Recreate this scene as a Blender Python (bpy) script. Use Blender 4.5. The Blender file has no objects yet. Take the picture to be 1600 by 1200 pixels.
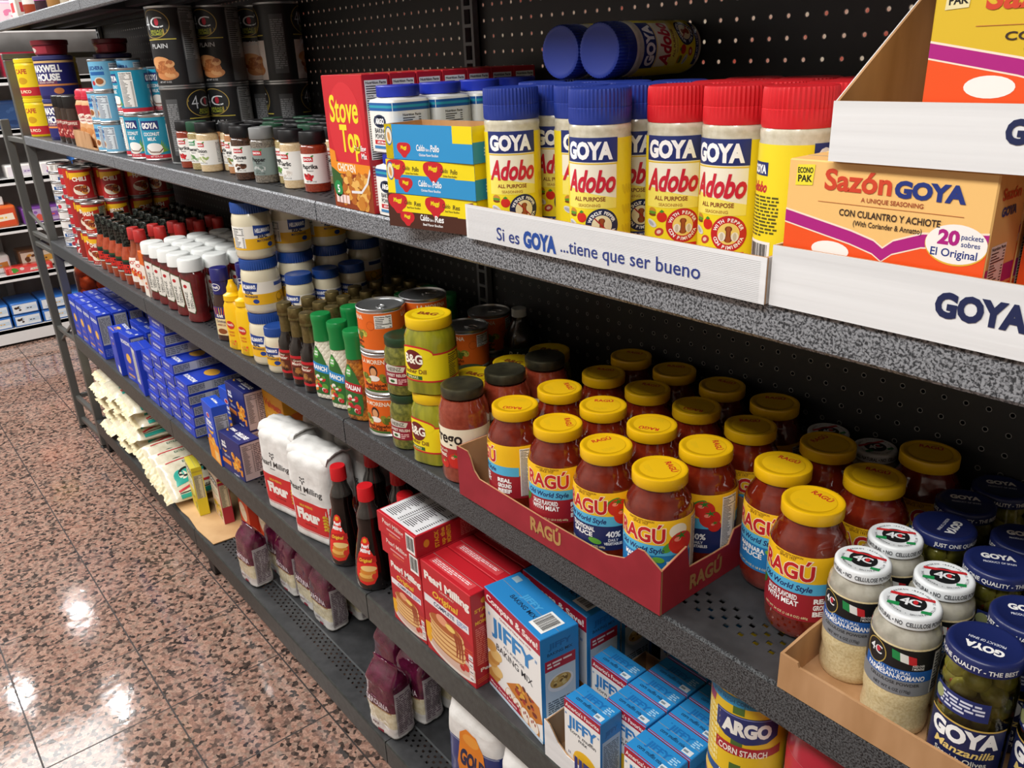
import bpy, bmesh, math, random
from math import sin, cos, pi, radians as R
from mathutils import Vector, Matrix
from mathutils.geometry import tessellate_polygon
scn = bpy.context.scene
COL = scn.collection
rnd = random.Random(7)
ZT, ZA, ZB, ZC, ZD = 1.748, 1.3495, 0.9403, 0.5412, 0.14   # tops of the five shelf levels

# ---------------------------------------------------------------- camera, world, light, exposure
cam = bpy.data.cameras.new('camera')
cam.sensor_width = 36.0
cam.lens = 1280.0 / 1600.0 * 36.0
cam.clip_start = 0.02
cam_o = bpy.data.objects.new('camera', cam)
COL.objects.link(cam_o)
_yaw, _pit, _rol = 0.897888306, -0.384583133, -0.044413065
_f = Vector((-sin(_yaw) * cos(_pit), cos(_yaw) * cos(_pit), sin(_pit)))
_r = Vector((cos(_yaw), sin(_yaw), 0))
_u = _r.cross(_f)
_r2 = _r * cos(_rol) + _u * sin(_rol)
_u2 = _u * cos(_rol) - _r * sin(_rol)
_m = Matrix((_r2, _u2, -_f)).transposed().to_4x4()
_m.translation = Vector((1.30836, -0.63056, 1.57086))
cam_o.matrix_world = _m
scn.camera = cam_o
scn.view_settings.view_transform = 'Standard'
scn.view_settings.look = 'None'
scn.view_settings.gamma = 1.0
scn.view_settings.use_curve_mapping = False
scn.view_settings.exposure = 0.0
scn.cycles.max_bounces = 7
scn.cycles.transparent_max_bounces = 12
scn.cycles.use_denoising = True
w = bpy.data.worlds.new('world')
scn.world = w
w.use_nodes = True
w.node_tree.nodes['Background'].inputs[0].default_value = (0.9, 0.95, 1.0, 1)
w.node_tree.nodes['Background'].inputs[1].default_value = 0.16


def area(name, loc, size, sizey, power, rot=(0, 0, 0), col=(1, 0.985, 0.96), shape='RECTANGLE', spread=180):
    l = bpy.data.lights.new(name, 'AREA')
    l.shape = shape
    l.size = size
    if shape == 'RECTANGLE':
        l.size_y = sizey
    l.energy = power
    l.color = col
    l.spread = R(spread)
    o = bpy.data.objects.new(name, l)
    o.location = loc
    o.rotation_euler = rot
    COL.objects.link(o)
    return o


# the aisle's ceiling panels (soft) and its row of recessed downlights (seen mirrored in the polished floor)
area('ceiling_panel_light', (0.9, -1.35, 2.92), 2.2, 0.5, 66)
area('ceiling_panel_light', (-1.7, -1.25, 2.92), 2.2, 0.5, 68)
area('ceiling_panel_light', (-3.7, -.9, 2.92), 1.6, 1.6, 95)
area('next_aisle_light', (0.2, 2.2, 2.92), 4.5, 0.5, 30)
for _x, _y in ((-4.54, .03), (-5.14, -.55), (-6.0, .07), (-6.4, -.48), (-6.46, .59), (-7.2, .07), (-8.5, .02)):
    area('downlight', (_x, _y, 2.95), .075, .075, 7, shape='DISK')

# ---------------------------------------------------------------- materials
_mats = {}


def lin(h):
    h = h.lstrip('#')
    o = []
    for i in (0, 2, 4):
        c = int(h[i:i + 2], 16) / 255
        o.append(c / 12.92 if c <= .04045 else ((c + .055) / 1.055) ** 2.4)
    return (*o, 1)


def mat(h, rough=.42, metal=0., coat=0., spec=.5, name=None):
    key = (h, rough, metal, coat, spec)
    if key in _mats:
        return _mats[key]
    m = bpy.data.materials.new(name or 'print_' + h.lstrip('#'))
    m.use_nodes = True
    b = m.node_tree.nodes['Principled BSDF']
    b.inputs['Base Color'].default_value = lin(h)
    b.inputs['Roughness'].default_value = rough
    b.inputs['Metallic'].default_value = metal
    b.inputs['Coat Weight'].default_value = coat
    b.inputs['Coat Roughness'].default_value = .06
    b.inputs['Specular IOR Level'].default_value = spec
    m.diffuse_color = lin(h)
    _mats[key] = m
    return m


def nodes(name):
    m = bpy.data.materials.new(name)
    m.use_nodes = True
    nt = m.node_tree
    return m, nt, nt.nodes['Principled BSDF']


def N(nt, t, **kw):
    n = nt.nodes.new('ShaderNode' + t)
    for k, v in kw.items():
        if k.startswith('i_'):
            n.inputs[k[2:].replace('_', ' ')].default_value = v
        else:
            setattr(n, k, v)
    return n


def ramp(nt, fac, stops):
    r = N(nt, 'ValToRGB')
    while len(r.color_ramp.elements) < len(stops):
        r.color_ramp.elements.new(.5)
    for e, (p, c) in zip(r.color_ramp.elements, stops):
        e.position = p
        e.color = lin(c) if isinstance(c, str) else (c, c, c, 1)
    nt.links.new(fac, r.inputs[0])
    return r.outputs[0]


def math_(nt, op, a, b=None, c=None):
    n = N(nt, 'Math', operation=op)
    for i, x in enumerate((a, b, c)):
        if x is None:
            continue
        if hasattr(x, 'links'):
            nt.links.new(x, n.inputs[i])
        else:
            n.inputs[i].default_value = x
    return n.outputs[0]


def noisy(name, c1, c2, scale, rough=.4, bump=0., p=(.35, .65), coat=0., detail=3, metal=0, space='Object', bscale=None, stretch=None):
    m, nt, b = nodes(name)
    tc = N(nt, 'TexCoord')
    src = tc.outputs[space]
    if stretch:
        mp = N(nt, 'Mapping')
        mp.inputs['Scale'].default_value = stretch
        nt.links.new(src, mp.inputs[0])
        src = mp.outputs[0]
    n = N(nt, 'TexNoise', i_Scale=scale, i_Detail=detail)
    nt.links.new(src, n.inputs['Vector'])
    nt.links.new(ramp(nt, n.outputs[0], [(p[0], c1), (p[1], c2)]), b.inputs['Base Color'])
    b.inputs['Roughness'].default_value = rough
    b.inputs['Coat Weight'].default_value = coat
    b.inputs['Coat Roughness'].default_value = .05
    b.inputs['Metallic'].default_value = metal
    if bump:
        n2 = n
        if bscale:
            n2 = N(nt, 'TexNoise', i_Scale=bscale, i_Detail=detail)
            nt.links.new(src, n2.inputs['Vector'])
        bp = N(nt, 'Bump', i_Strength=1.0, i_Distance=bump)
        nt.links.new(n2.outputs[0], bp.inputs['Height'])
        nt.links.new(bp.outputs[0], b.inputs['Normal'])
    m.diffuse_color = lin(c1)
    return m


def clear(name, tint='FFFFFF', refl=1.5, rough=.03):
    """thin clear glass or plastic wall: straight see-through plus a fresnel gloss"""
    m, nt, b = nodes(name)
    nt.nodes.remove(b)
    t = N(nt, 'BsdfTransparent')
    t.inputs[0].default_value = lin(tint)
    g = N(nt, 'BsdfGlossy')
    g.inputs['Roughness'].default_value = rough
    fr = N(nt, 'Fresnel')
    fr.inputs[0].default_value = refl
    mx = N(nt, 'MixShader')
    nt.links.new(fr.outputs[0], mx.inputs[0])
    nt.links.new(t.outputs[0], mx.inputs[1])
    nt.links.new(g.outputs[0], mx.inputs[2])
    nt.links.new(mx.outputs[0], nt.nodes['Material Output'].inputs[0])
    return m


def mask_holes(m, nt, shader_out, fac):
    t = N(nt, 'BsdfTransparent')
    mx = N(nt, 'MixShader')
    nt.links.new(fac, mx.inputs[0])
    nt.links.new(shader_out, mx.inputs[1])
    nt.links.new(t.outputs[0], mx.inputs[2])
    nt.links.new(mx.outputs[0], nt.nodes['Material Output'].inputs[0])


def mm(x, *a, **k):
    return x if not isinstance(x, str) else mat(x, *a, **k)


# ---------------------------------------------------------------- mesh builder
class MB:
    def __init__(s):
        s.v, s.f, s.m, s.mats = [], [], [], []

    def mi(s, m):
        m = mm(m)
        if m not in s.mats:
            s.mats.append(m)
        return s.mats.index(m)

    def add(s, vs, fs, m):
        b = len(s.v)
        i = s.mi(m)
        s.v += [tuple(p) for p in vs]
        for f in fs:
            s.f.append([b + k for k in f])
            s.m.append(i)

    def bm(s, bm, m, mx=None):
        bm.verts.ensure_lookup_table()
        bm.verts.index_update()
        s.add([(mx @ v.co if mx else v.co) for v in bm.verts], [[v.index for v in f.verts] for f in bm.faces], m)
        bm.free()

    def box(s, x0, x1, y0, y1, z0, z1, m, bev=0., mx=None, seg=1):
        bm = bmesh.new()
        bmesh.ops.create_cube(bm, size=1)
        for v in bm.verts:
            v.co = Vector(((x0 + x1) / 2 + v.co.x * (x1 - x0), (y0 + y1) / 2 + v.co.y * (y1 - y0), (z0 + z1) / 2 + v.co.z * (z1 - z0)))
        if bev:
            bmesh.ops.bevel(bm, geom=bm.edges[:], offset=bev, segments=seg, affect='EDGES', profile=.5)
        s.bm(bm, m, mx)

    def tube(s, pts, r, m, n=8, cap=True):
        pts = [Vector(p) for p in pts]
        rings = []
        for i, p in enumerate(pts):
            t = (pts[min(i + 1, len(pts) - 1)] - pts[max(i - 1, 0)]).normalized()
            a = t.cross(Vector((0, 0, 1)) if abs(t.z) < .9 else Vector((1, 0, 0))).normalized()
            b = t.cross(a)
            rr = r[i] if isinstance(r, (list, tuple)) else r
            rings.append([p + a * rr * cos(2 * pi * k / n) + b * rr * sin(2 * pi * k / n) for k in range(n)])
        vs = [q for g in rings for q in g]
        fs = [[i * n + k, (i + 1) * n + k, (i + 1) * n + (k + 1) % n, i * n + (k + 1) % n] for i in range(len(pts) - 1) for k in range(n)]
        if cap:
            fs += [list(range(n)), [(len(pts) - 1) * n + k for k in range(n)][::-1]]
        s.add(vs, fs, m)

    def ball(s, c, rx, ry, rz, m, mx=None, n=12):
        bm = bmesh.new()
        bmesh.ops.create_uvsphere(bm, u_segments=n, v_segments=max(6, n * 2 // 3), radius=1)
        for v in bm.verts:
            v.co = Vector((v.co.x * rx, v.co.y * ry, v.co.z * rz))
            if mx:
                v.co = mx @ v.co
            v.co += Vector(c)
        s.bm(bm, m)

    def extrude(s, pts, axis, a0, a1, m):
        """polygon pts (2-D) pushed along an axis: 'y' takes (x,z), 'x' takes (y,z), 'z' takes (x,y)"""
        def P(p, a):
            return {'y': (p[0], a, p[1]), 'x': (a, p[0], p[1]), 'z': (p[0], p[1], a)}[axis]
        n = len(pts)
        tri = tessellate_polygon([[Vector((p[0], p[1], 0)) for p in pts]])
        vs = [P(p, a0) for p in pts] + [P(p, a1) for p in pts]
        fs = [list(t) for t in tri] + [[k + n for k in t][::-1] for t in tri] + [[i, (i + 1) % n, n + (i + 1) % n, n + i] for i in range(n)]
        b = len(s.f)
        s.add(vs, fs, m)

    def build(s, name, parent=None, smooth=True, ang=38, fix=False):
        me = bpy.data.meshes.new(name)
        me.from_pydata(s.v, [], s.f)
        for m in s.mats:
            me.materials.append(m)
        me.polygons.foreach_set('material_index', s.m)
        if fix:
            b = bmesh.new()
            b.from_mesh(me)
            bmesh.ops.recalc_face_normals(b, faces=b.faces)
            b.to_mesh(me)
            b.free()
        if smooth:
            me.polygons.foreach_set('use_smooth', [True] * len(me.polygons))
            me.set_sharp_from_angle(angle=R(ang))
        me.update()
        o = bpy.data.objects.new(name, me)
        COL.objects.link(o)
        if parent:
            o.parent = parent
        return o


# ---------------------------------------------------------------- round / squarish bodies
class Body:
    """sections (z, rx, ry, n[, cx, cy]): a stack of super-ellipses, n=2 round, larger = squarer"""

    def __init__(s, secs, seg=40):
        s.S = [tuple(q) + (2, 0, 0)[len(q) - 3:] if len(q) > 2 else (q[0], q[1], q[1], 2, 0, 0) for q in secs]
        s.seg = seg
        z0 = s.S[len(s.S) // 2]
        s.ref = None

    def at(s, z):
        S = s.S
        if z <= S[0][0]:
            return S[0]
        for a, b in zip(S, S[1:]):
            if a[0] <= z <= b[0] and b[0] > a[0]:
                t = (z - a[0]) / (b[0] - a[0])
                return tuple(p + (q - p) * t for p, q in zip(a, b))
        return S[-1]

    @staticmethod
    def rad(sec, th):
        _, rx, ry, n = sec[:4]
        return (abs(cos(th) / rx) ** n + abs(sin(th) / ry) ** n) ** (-1 / n)

    def pt(s, th, z, off=0.):
        c = s.at(z)
        r = s.rad(c, th)
        p = Vector((c[4] + r * cos(th), c[5] + r * sin(th), z))
        if off:
            e = 1e-3
            q = s.rad(c, th + e)
            t = Vector((q * cos(th + e) - r * cos(th), q * sin(th + e) - r * sin(th), 0)).normalized()
            c2 = s.at(z + 5e-4)
            r2 = s.rad(c2, th)
            c3 = s.at(z - 5e-4)
            r3 = s.rad(c3, th)
            v = Vector(((r2 - r3) * cos(th) + c2[4] - c3[4], (r2 - r3) * sin(th) + c2[5] - c3[5], 1e-3))
            p += t.cross(v).normalized() * off
        return p

    def arc(s, zref):
        """table from arc length (0 at the front, -y side) to angle, at height zref"""
        c = s.at(zref)
        n = 360
        A, T = [0.], [-pi / 2]
        p = None
        for half in (1, -1):
            acc = 0.
            a0 = -pi / 2
            p = Vector((c[4] + s.rad(c, a0) * cos(a0), c[5] + s.rad(c, a0) * sin(a0)))
            for k in range(1, n // 2 + 1):
                th = a0 + half * k * 2 * pi / n
                q = Vector((c[4] + s.rad(c, th) * cos(th), c[5] + s.rad(c, th) * sin(th)))
                acc += (q - p).length
                p = q
                if half > 0:
                    A.append(acc)
                    T.append(th)
                else:
                    A.insert(0, -acc)
                    T.insert(0, th)
        s.per = A[-1] - A[0]

        def f(u):
            u = (u - A[0]) % s.per + A[0]
            lo, hi = 0, len(A) - 1
            while hi - lo > 1:
                md = (lo + hi) // 2
                if A[md] <= u:
                    lo = md
                else:
                    hi = md
            t = (u - A[lo]) / max(A[hi] - A[lo], 1e-12)
            return T[lo] + (T[hi] - T[lo]) * t
        return f

    def mesh(s, mb, m, caps=(True, True), mfun=None, wob=None):
        n = s.seg
        vs = []
        for c in s.S:
            for k in range(n):
                th = 2 * pi * k / n
                r = s.rad(c, th)
                p = [c[4] + r * cos(th), c[5] + r * sin(th), c[0]]
                if wob:
                    p = wob(p, th, c[0])
                vs.append(p)
        base = len(mb.v)
        for i in range(len(s.S) - 1):
            zc = (s.S[i][0] + s.S[i + 1][0]) / 2
            mi = mb.mi(mfun(zc) if mfun else m)
            for k in range(n):
                mb.f.append([base + i * n + k, base + i * n + (k + 1) % n, base + (i + 1) * n + (k + 1) % n, base + (i + 1) * n + k])
                mb.m.append(mi)
        mb.v += [tuple(p) for p in vs]
        if caps[0]:
            mb.f.append([base + k for k in range(n)][::-1])
            mb.m.append(mb.mi(mfun(s.S[0][0]) if mfun else m))
        if caps[1]:
            mb.f.append([base + (len(s.S) - 1) * n + k for k in range(n)])
            mb.m.append(mb.mi(mfun(s.S[-1][0]) if mfun else m))
        return mb


# ---------------------------------------------------------------- printed artwork
_gl = {}


def glyphs(t, bold=0., shear=0., spc=1.):
    key = (t, bold, shear, spc)
    if key not in _gl:
        cu = bpy.data.curves.new('t', 'FONT')
        cu.body = t
        cu.offset = bold
        cu.shear = shear
        cu.space_character = spc
        cu.resolution_u = 3
        cu.fill_mode = 'FRONT'
        o = bpy.data.objects.new('t', cu)
        me = bpy.data.meshes.new_from_object(o)
        vs = [(v.co.x, v.co.y) for v in me.vertices]
        fs = [list(p.vertices) for p in me.polygons]
        bpy.data.objects.remove(o)
        bpy.data.curves.remove(cu)
        bpy.data.meshes.remove(me)
        _gl[key] = (vs, fs)
    return _gl[key]


class Art:
    """flat artwork in metres (u right, v up) in thin layers, laid on a face or wrapped round a body"""

    def __init__(s):
        s.v, s.f, s.m = [], [], []

    def raw(s, vs, fs, m, l):
        b = len(s.v)
        s.v += [(x, y, l) for x, y in vs]
        for f in fs:
            s.f.append([b + k for k in f])
            s.m.append(mm(m))

    def poly(s, pts, m, l=1):
        a = sum(p[0] * q[1] - q[0] * p[1] for p, q in zip(pts, pts[1:] + pts[:1]))
        if a < 0:
            pts = pts[::-1]
        tr = tessellate_polygon([[Vector((p[0], p[1], 0)) for p in pts]])
        fs = []
        for t in tr:
            (x0, y0), (x1, y1), (x2, y2) = (pts[k] for k in t)
            fs.append(list(t) if (x1 - x0) * (y2 - y0) - (x2 - x0) * (y1 - y0) > 0 else list(t)[::-1])
        s.raw(pts, fs, m, l)

    def rect(s, x, y, w, h, m, l=1):
        s.raw([(x, y), (x + w, y), (x + w, y + h), (x, y + h)], [[0, 1, 2, 3]], m, l)

    def ell(s, x, y, rx, ry, m, l=1, n=22, rot=0., a0=0., a1=2 * pi):
        c, d = cos(rot), sin(rot)
        k = n if a1 - a0 > 6.2 else n + 1
        pts = []
        for i in range(k):
            a = a0 + (a1 - a0) * i / n
            px, py = rx * cos(a), ry * sin(a)
            pts.append((x + px * c - py * d, y + px * d + py * c))
        s.raw(pts, [list(range(len(pts)))], m, l)

    def stroke(s, pts, wd, m, l=1):
        L, Rr = [], []
        for i, p in enumerate(pts):
            a, b = pts[max(i - 1, 0)], pts[min(i + 1, len(pts) - 1)]
            dx, dy = b[0] - a[0], b[1] - a[1]
            d = math.hypot(dx, dy) or 1
            ww = wd[i] if isinstance(wd, (list, tuple)) else wd
            L.append((p[0] - dy / d * ww / 2, p[1] + dx / d * ww / 2))
            Rr.append((p[0] + dy / d * ww / 2, p[1] - dx / d * ww / 2))
        for i in range(len(pts) - 1):
            q = [Rr[i], Rr[i + 1], L[i + 1], L[i]]
            s.raw(q, [[0, 1, 2, 3]], m, l)

    def text(s, t, x, y, h, m, l=3, w=None, bold=.012, shear=0., al='c', rot=0., spc=1., maxw=None, arc=None):
        """h = height of the capitals; x,y = baseline point; al l/c/r; w squeezes or stretches to that width"""
        vs, fs = glyphs(t, bold, shear, spc)
        if not vs:
            return
        k = h / .73
        x0 = min(p[0] for p in vs)
        x1 = max(p[0] for p in vs)
        kx = k
        if w:
            kx = w / (x1 - x0)
        elif maxw and (x1 - x0) * k > maxw:
            kx = maxw / (x1 - x0)
        W = (x1 - x0) * kx
        ox = {'l': 0, 'c': -W / 2, 'r': -W}[al]
        c, d = cos(rot), sin(rot)
        out = []
        for px, py in vs:
            qx, qy = (px - x0) * kx + ox, py * k
            if arc:
                a = qx / arc
                qx, qy = (arc + (qy if arc > 0 else qy)) * sin(a), (arc + qy) * cos(a) - arc
            out.append((x + qx * c - qy * d, y + qx * d + qy * c))
        s.raw(out, fs, m, l)
        return W

    def fine(s, x, y, w, h, n, m='333333', l=2, fill=.55, seed=1):
        """small print too small to read: rows of word-length dashes"""
        q = random.Random(seed)
        ph = h / n
        for i in range(n):
            cx = x
            end = x + w * (1 if i < n - 1 else .6)
            while cx < end - ph * .5:
                ww = min(ph * q.uniform(.8, 3.2), end - cx)
                s.rect(cx, y + h - (i + 1) * ph + ph * .2, ww, ph * fill, m, l)
                cx += ww + ph * .45

    def facts(s, x, y, w, h, l=1, bg='F2F1EC', ink='1A1A1A', title=True):
        s.rect(x, y, w, h, bg, l)
        t = w * .12 if title else 0
        if title:
            s.text('Nutrition Facts', x + w * .05, y + h - t * 1.15, t * .8, ink, l + 1, w=w * .9, al='l', bold=.03)
        yy = y + h - t * 1.5
        n = max(4, int((yy - y) / (w * .085)))
        ph = (yy - y) / n
        q = random.Random(int(w * 1e5))
        for i in range(n):
            v = yy - (i + 1) * ph
            if i == 3 and title:
                s.rect(x + w * .04, v + ph * .3, w * .92, ph * .45, ink, l + 1)
                continue
            if i == 4 and title:
                s.text('Calories', x + w * .05, v + ph * .2, ph * .75, ink, l + 1, al='l', bold=.03)
                continue
            s.rect(x + w * .05, v + ph * .3, w * q.uniform(.35, .6), ph * .42, ink, l + 1)
            s.rect(x + w * .82, v + ph * .3, w * .12, ph * .42, ink, l + 1)

    def bars(s, x, y, w, h, l=1, seed=3, bg='F5F5F2'):
        s.rect(x, y, w, h, bg, l)
        q = random.Random(seed)
        cx = x + w * .06
        while cx < x + w * .92:
            ww = w * q.choice((.012, .02, .034))
            s.rect(cx, y + h * .14, ww, h * .76, '111111', l + 1)
            cx += ww + w * q.choice((.014, .022, .03))

    def blobs(s, x, y, w, h, n, mats_, l=2, seed=1, r=(.1, .22)):
        """pieces of food in a picture"""
        q = random.Random(seed)
        for i in range(n):
            rx = w * q.uniform(*r)
            s.ell(x + q.uniform(rx, max(rx, w - rx)), y + q.uniform(.1, .9) * h, rx, min(rx * q.uniform(.5, .9), h * .4), mats_[i % len(mats_)], l + .06 * i, n=14, rot=q.uniform(-.6, .6))

    def lay(s, mb, f, cu=(), cv=(), base=.00015, step=.00013, clip=None):
        """f(u,v,off)->point; cu, cv: where the flat shapes are cut so that they can bend"""
        bm = bmesh.new()
        vv = [bm.verts.new((x, y, z)) for x, y, z in s.v]
        lm = bm.faces.layers.int.new('k')
        ms = []
        for fc, m in zip(s.f, s.m):
            if m not in ms:
                ms.append(m)
            try:
                q = bm.faces.new([vv[k] for k in fc])
                q[lm] = ms.index(m)
            except ValueError:
                pass
        for u in cu:
            bmesh.ops.bisect_plane(bm, geom=bm.verts[:] + bm.edges[:] + bm.faces[:], dist=1e-7, plane_co=(u, 0, 0), plane_no=(1, 0, 0))
        for v in cv:
            bmesh.ops.bisect_plane(bm, geom=bm.verts[:] + bm.edges[:] + bm.faces[:], dist=1e-7, plane_co=(0, v, 0), plane_no=(0, 1, 0))
        if clip:
            for co, no in (((clip[0], 0, 0), (-1, 0, 0)), ((0, clip[1], 0), (0, -1, 0)), ((clip[2], 0, 0), (1, 0, 0)), ((0, clip[3], 0), (0, 1, 0))):
                bmesh.ops.bisect_plane(bm, geom=bm.verts[:] + bm.edges[:] + bm.faces[:], dist=1e-7, plane_co=co, plane_no=no, clear_outer=True)
        bm.verts.index_update()
        b = len(mb.v)
        for q in bm.verts:
            mb.v.append(tuple(f(q.co.x, q.co.y, base + step * q.co.z)))
        mi = [mb.mi(m) for m in ms]
        for q in bm.faces:
            mb.f.append([b + k.index for k in q.verts])
            mb.m.append(mi[q[lm]])
        bm.free()

    def on_face(s, mb, o, u, v, **k):
        o, u, v = Vector(o), Vector(u).normalized(), Vector(v).normalized()
        n = u.cross(v)
        s.lay(mb, lambda a, b, d: o + u * a + v * b + n * d, **k)

    def wrap(s, mb, body, zref, z0=0., turn=0., step=None, base=.0003):
        """u = 0 is the body's front (-y); v = 0 is at height z0"""
        fa = body.arc(zref)
        us = [p[0] for p in s.v]
        vs = [p[1] + z0 for p in s.v]
        st = step or body.per / 44
        cu = [i * st for i in range(int(min(us) / st), int(max(us) / st) + 2)]
        cv = [q[0] - z0 for q in body.S if min(vs) < q[0] < max(vs)]
        s.lay(mb, lambda a, b, d: body.pt(fa(a) + turn, b + z0, d), cu=cu, cv=cv, base=base)


# ---------------------------------------------------------------- things
def empty(name, label, cat, group=None, loc=(0, 0, 0)):
    o = bpy.data.objects.new(name, None)
    o.empty_display_size = .02
    COL.objects.link(o)
    o.location = loc
    return tag(o, label, cat, group)


def tag(o, label, cat, group=None):
    o['label'] = label
    o['category'] = cat
    if group:
        o['group'] = group
    return o


class Kind:
    """one prototype; put() moves it the first time and copies it (with its parts) afterwards"""

    def __init__(s, make):
        s.make, s.proto, s.used = make, None, False

    def put(s, x, y, z, rot=0., label='', cat=None, group=None, rx=0., ry=0.):
        if not s.proto:
            s.proto = s.make()
        if not s.used:
            r = s.proto
            s.used = True
        else:
            r = s.proto.copy()
            COL.objects.link(r)
            for ch in s.proto.children:
                c = ch.copy()
                COL.objects.link(c)
                c.parent = r
                for g in ch.children:
                    d = g.copy()
                    COL.objects.link(d)
                    d.parent = c
        r.location = (x, y, z)
        r.rotation_euler = (rx, ry, rot)
        if label:
            r['label'] = label
        if cat:
            r['category'] = cat
        if group:
            r['group'] = group
        return r


ORD = ['first', 'second', 'third', 'fourth', 'fifth', 'sixth', 'seventh', 'eighth', 'ninth', 'tenth', 'eleventh', 'twelfth']
# ---------------------------------------------------------------- the room
def struct(name, mb, **k):
    o = mb.build(name, **k)
    o['kind'] = 'structure'
    return o


def granite():
    m, nt, b = nodes('polished_granite_tile')
    tc = N(nt, 'TexCoord')
    v = N(nt, 'TexVoronoi', i_Scale=98.0)
    nz = N(nt, 'TexNoise', i_Scale=80.0, i_Detail=4.0)
    nt.links.new(tc.outputs['Object'], nz.inputs['Vector'])
    mxv = N(nt, 'Mix', data_type='VECTOR')
    mxv.inputs[0].default_value = .010
    nt.links.new(tc.outputs['Object'], mxv.inputs[4])
    nt.links.new(nz.outputs['Color'], mxv.inputs[5])
    nt.links.new(mxv.outputs[1], v.inputs['Vector'])
    sep = N(nt, 'SeparateColor')
    nt.links.new(v.outputs['Color'], sep.inputs[0])
    col = ramp(nt, sep.outputs[0], [(0, '332C2A'), (.17, '544741'), (.3, '84695E'), (.5, 'A07A6B'), (.72, 'B69382'), (1, '8C786C')])
    n2 = N(nt, 'TexNoise', i_Scale=170.0, i_Detail=2.0)
    nt.links.new(tc.outputs['Object'], n2.inputs['Vector'])
    sp = ramp(nt, n2.outputs[0], [(.40, .72), (.60, 1.0)])
    mul = N(nt, 'Mix', data_type='RGBA', blend_type='MULTIPLY')
    mul.inputs[0].default_value = 1
    nt.links.new(col, mul.inputs[6])
    nt.links.new(sp, mul.inputs[7])
    # 12-inch tile joints
    s = N(nt, 'SeparateXYZ')
    nt.links.new(tc.outputs['Object'], s.inputs[0])
    ds = []
    for ax, o in ((0, 30.5 - .015), (1, 30.5)):
        a = math_(nt, 'MODULO', math_(nt, 'ADD', s.outputs[ax], o + (.0 if ax else .02)), .305)
        ds.append(math_(nt, 'LESS_THAN', a, .0042))
    j = math_(nt, 'MAXIMUM', ds[0], ds[1])
    fin = N(nt, 'Mix', data_type='RGBA')
    nt.links.new(j, fin.inputs[0])
    nt.links.new(mul.outputs[2], fin.inputs[6])
    fin.inputs[7].default_value = lin('2A2220')
    nt.links.new(fin.outputs[2], b.inputs['Base Color'])
    nt.links.new(math_(nt, 'MULTIPLY_ADD', j, .5, .09), b.inputs['Roughness'])
    wv = N(nt, 'TexNoise', i_Scale=14.0, i_Detail=3.0)
    nt.links.new(tc.outputs['Object'], wv.inputs['Vector'])
    bp = N(nt, 'Bump', i_Strength=.35, i_Distance=.002)
    nt.links.new(wv.outputs[0], bp.inputs['Height'])
    nt.links.new(bp.outputs[0], b.inputs['Normal'])
    return m


mb = MB()
mb.box(-9.5, 4, -2.9, 3.4, -.05, 0, granite())
struct('floor', mb, smooth=False)
mb = MB()
mb.box(-9.5, 4, -2.9, 3.4, 3.0, 3.05, 'D8D6D0')
struct('ceiling', mb, smooth=False)
mb = MB()
mb.box(-9.6, -9.5, -2.9, 3.4, 0, 3, 'BDB8AE')
struct('wall_far', mb, smooth=False)
mb = MB()
mb.box(-9.5, 4, -3.0, -2.9, 0, 3, 'A9A39A')
struct('wall_left', mb, smooth=False)
mb = MB()
mb.box(-9.5, 4, 3.4, 3.5, 0, 3, noisy('next_aisle_goods', 'C8503A', 'E8E0C8', 7, .6))
struct('wall_right', mb, smooth=False)
mb = MB()
mb.box(4, 4.1, -2.9, 3.4, 0, 3, 'B4AFA6')
struct('wall_near', mb, smooth=False)


# ---------------------------------------------------------------- shelving unit
def hammer(name, lo, hi, sc=400.0):
    m, nt, b = nodes(name)
    tc = N(nt, 'TexCoord')
    n = N(nt, 'TexNoise', i_Scale=sc, i_Detail=1.5, i_Distortion=.6)
    nt.links.new(tc.outputs['Object'], n.inputs['Vector'])
    nt.links.new(ramp(nt, n.outputs[0], [(.40, lo), (.58, hi)]), b.inputs['Base Color'])
    b.inputs['Roughness'].default_value = .42
    b.inputs['Metallic'].default_value = .25
    bp = N(nt, 'Bump', i_Strength=.7, i_Distance=.0006)
    nt.links.new(n.outputs[0], bp.inputs['Height'])
    nt.links.new(bp.outputs[0], b.inputs['Normal'])
    return m


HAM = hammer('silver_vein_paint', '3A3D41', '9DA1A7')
HAMB = hammer('darker_fine_vein', '1F2124', '5E6265', 520.0)  # the vein finish again, set darker and finer for the B lip
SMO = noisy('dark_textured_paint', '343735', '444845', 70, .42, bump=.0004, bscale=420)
BASEH = noisy('black_base_paint', '2A2D2C', '3A3E3C', 60, .45, bump=.0003, bscale=300)


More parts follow.
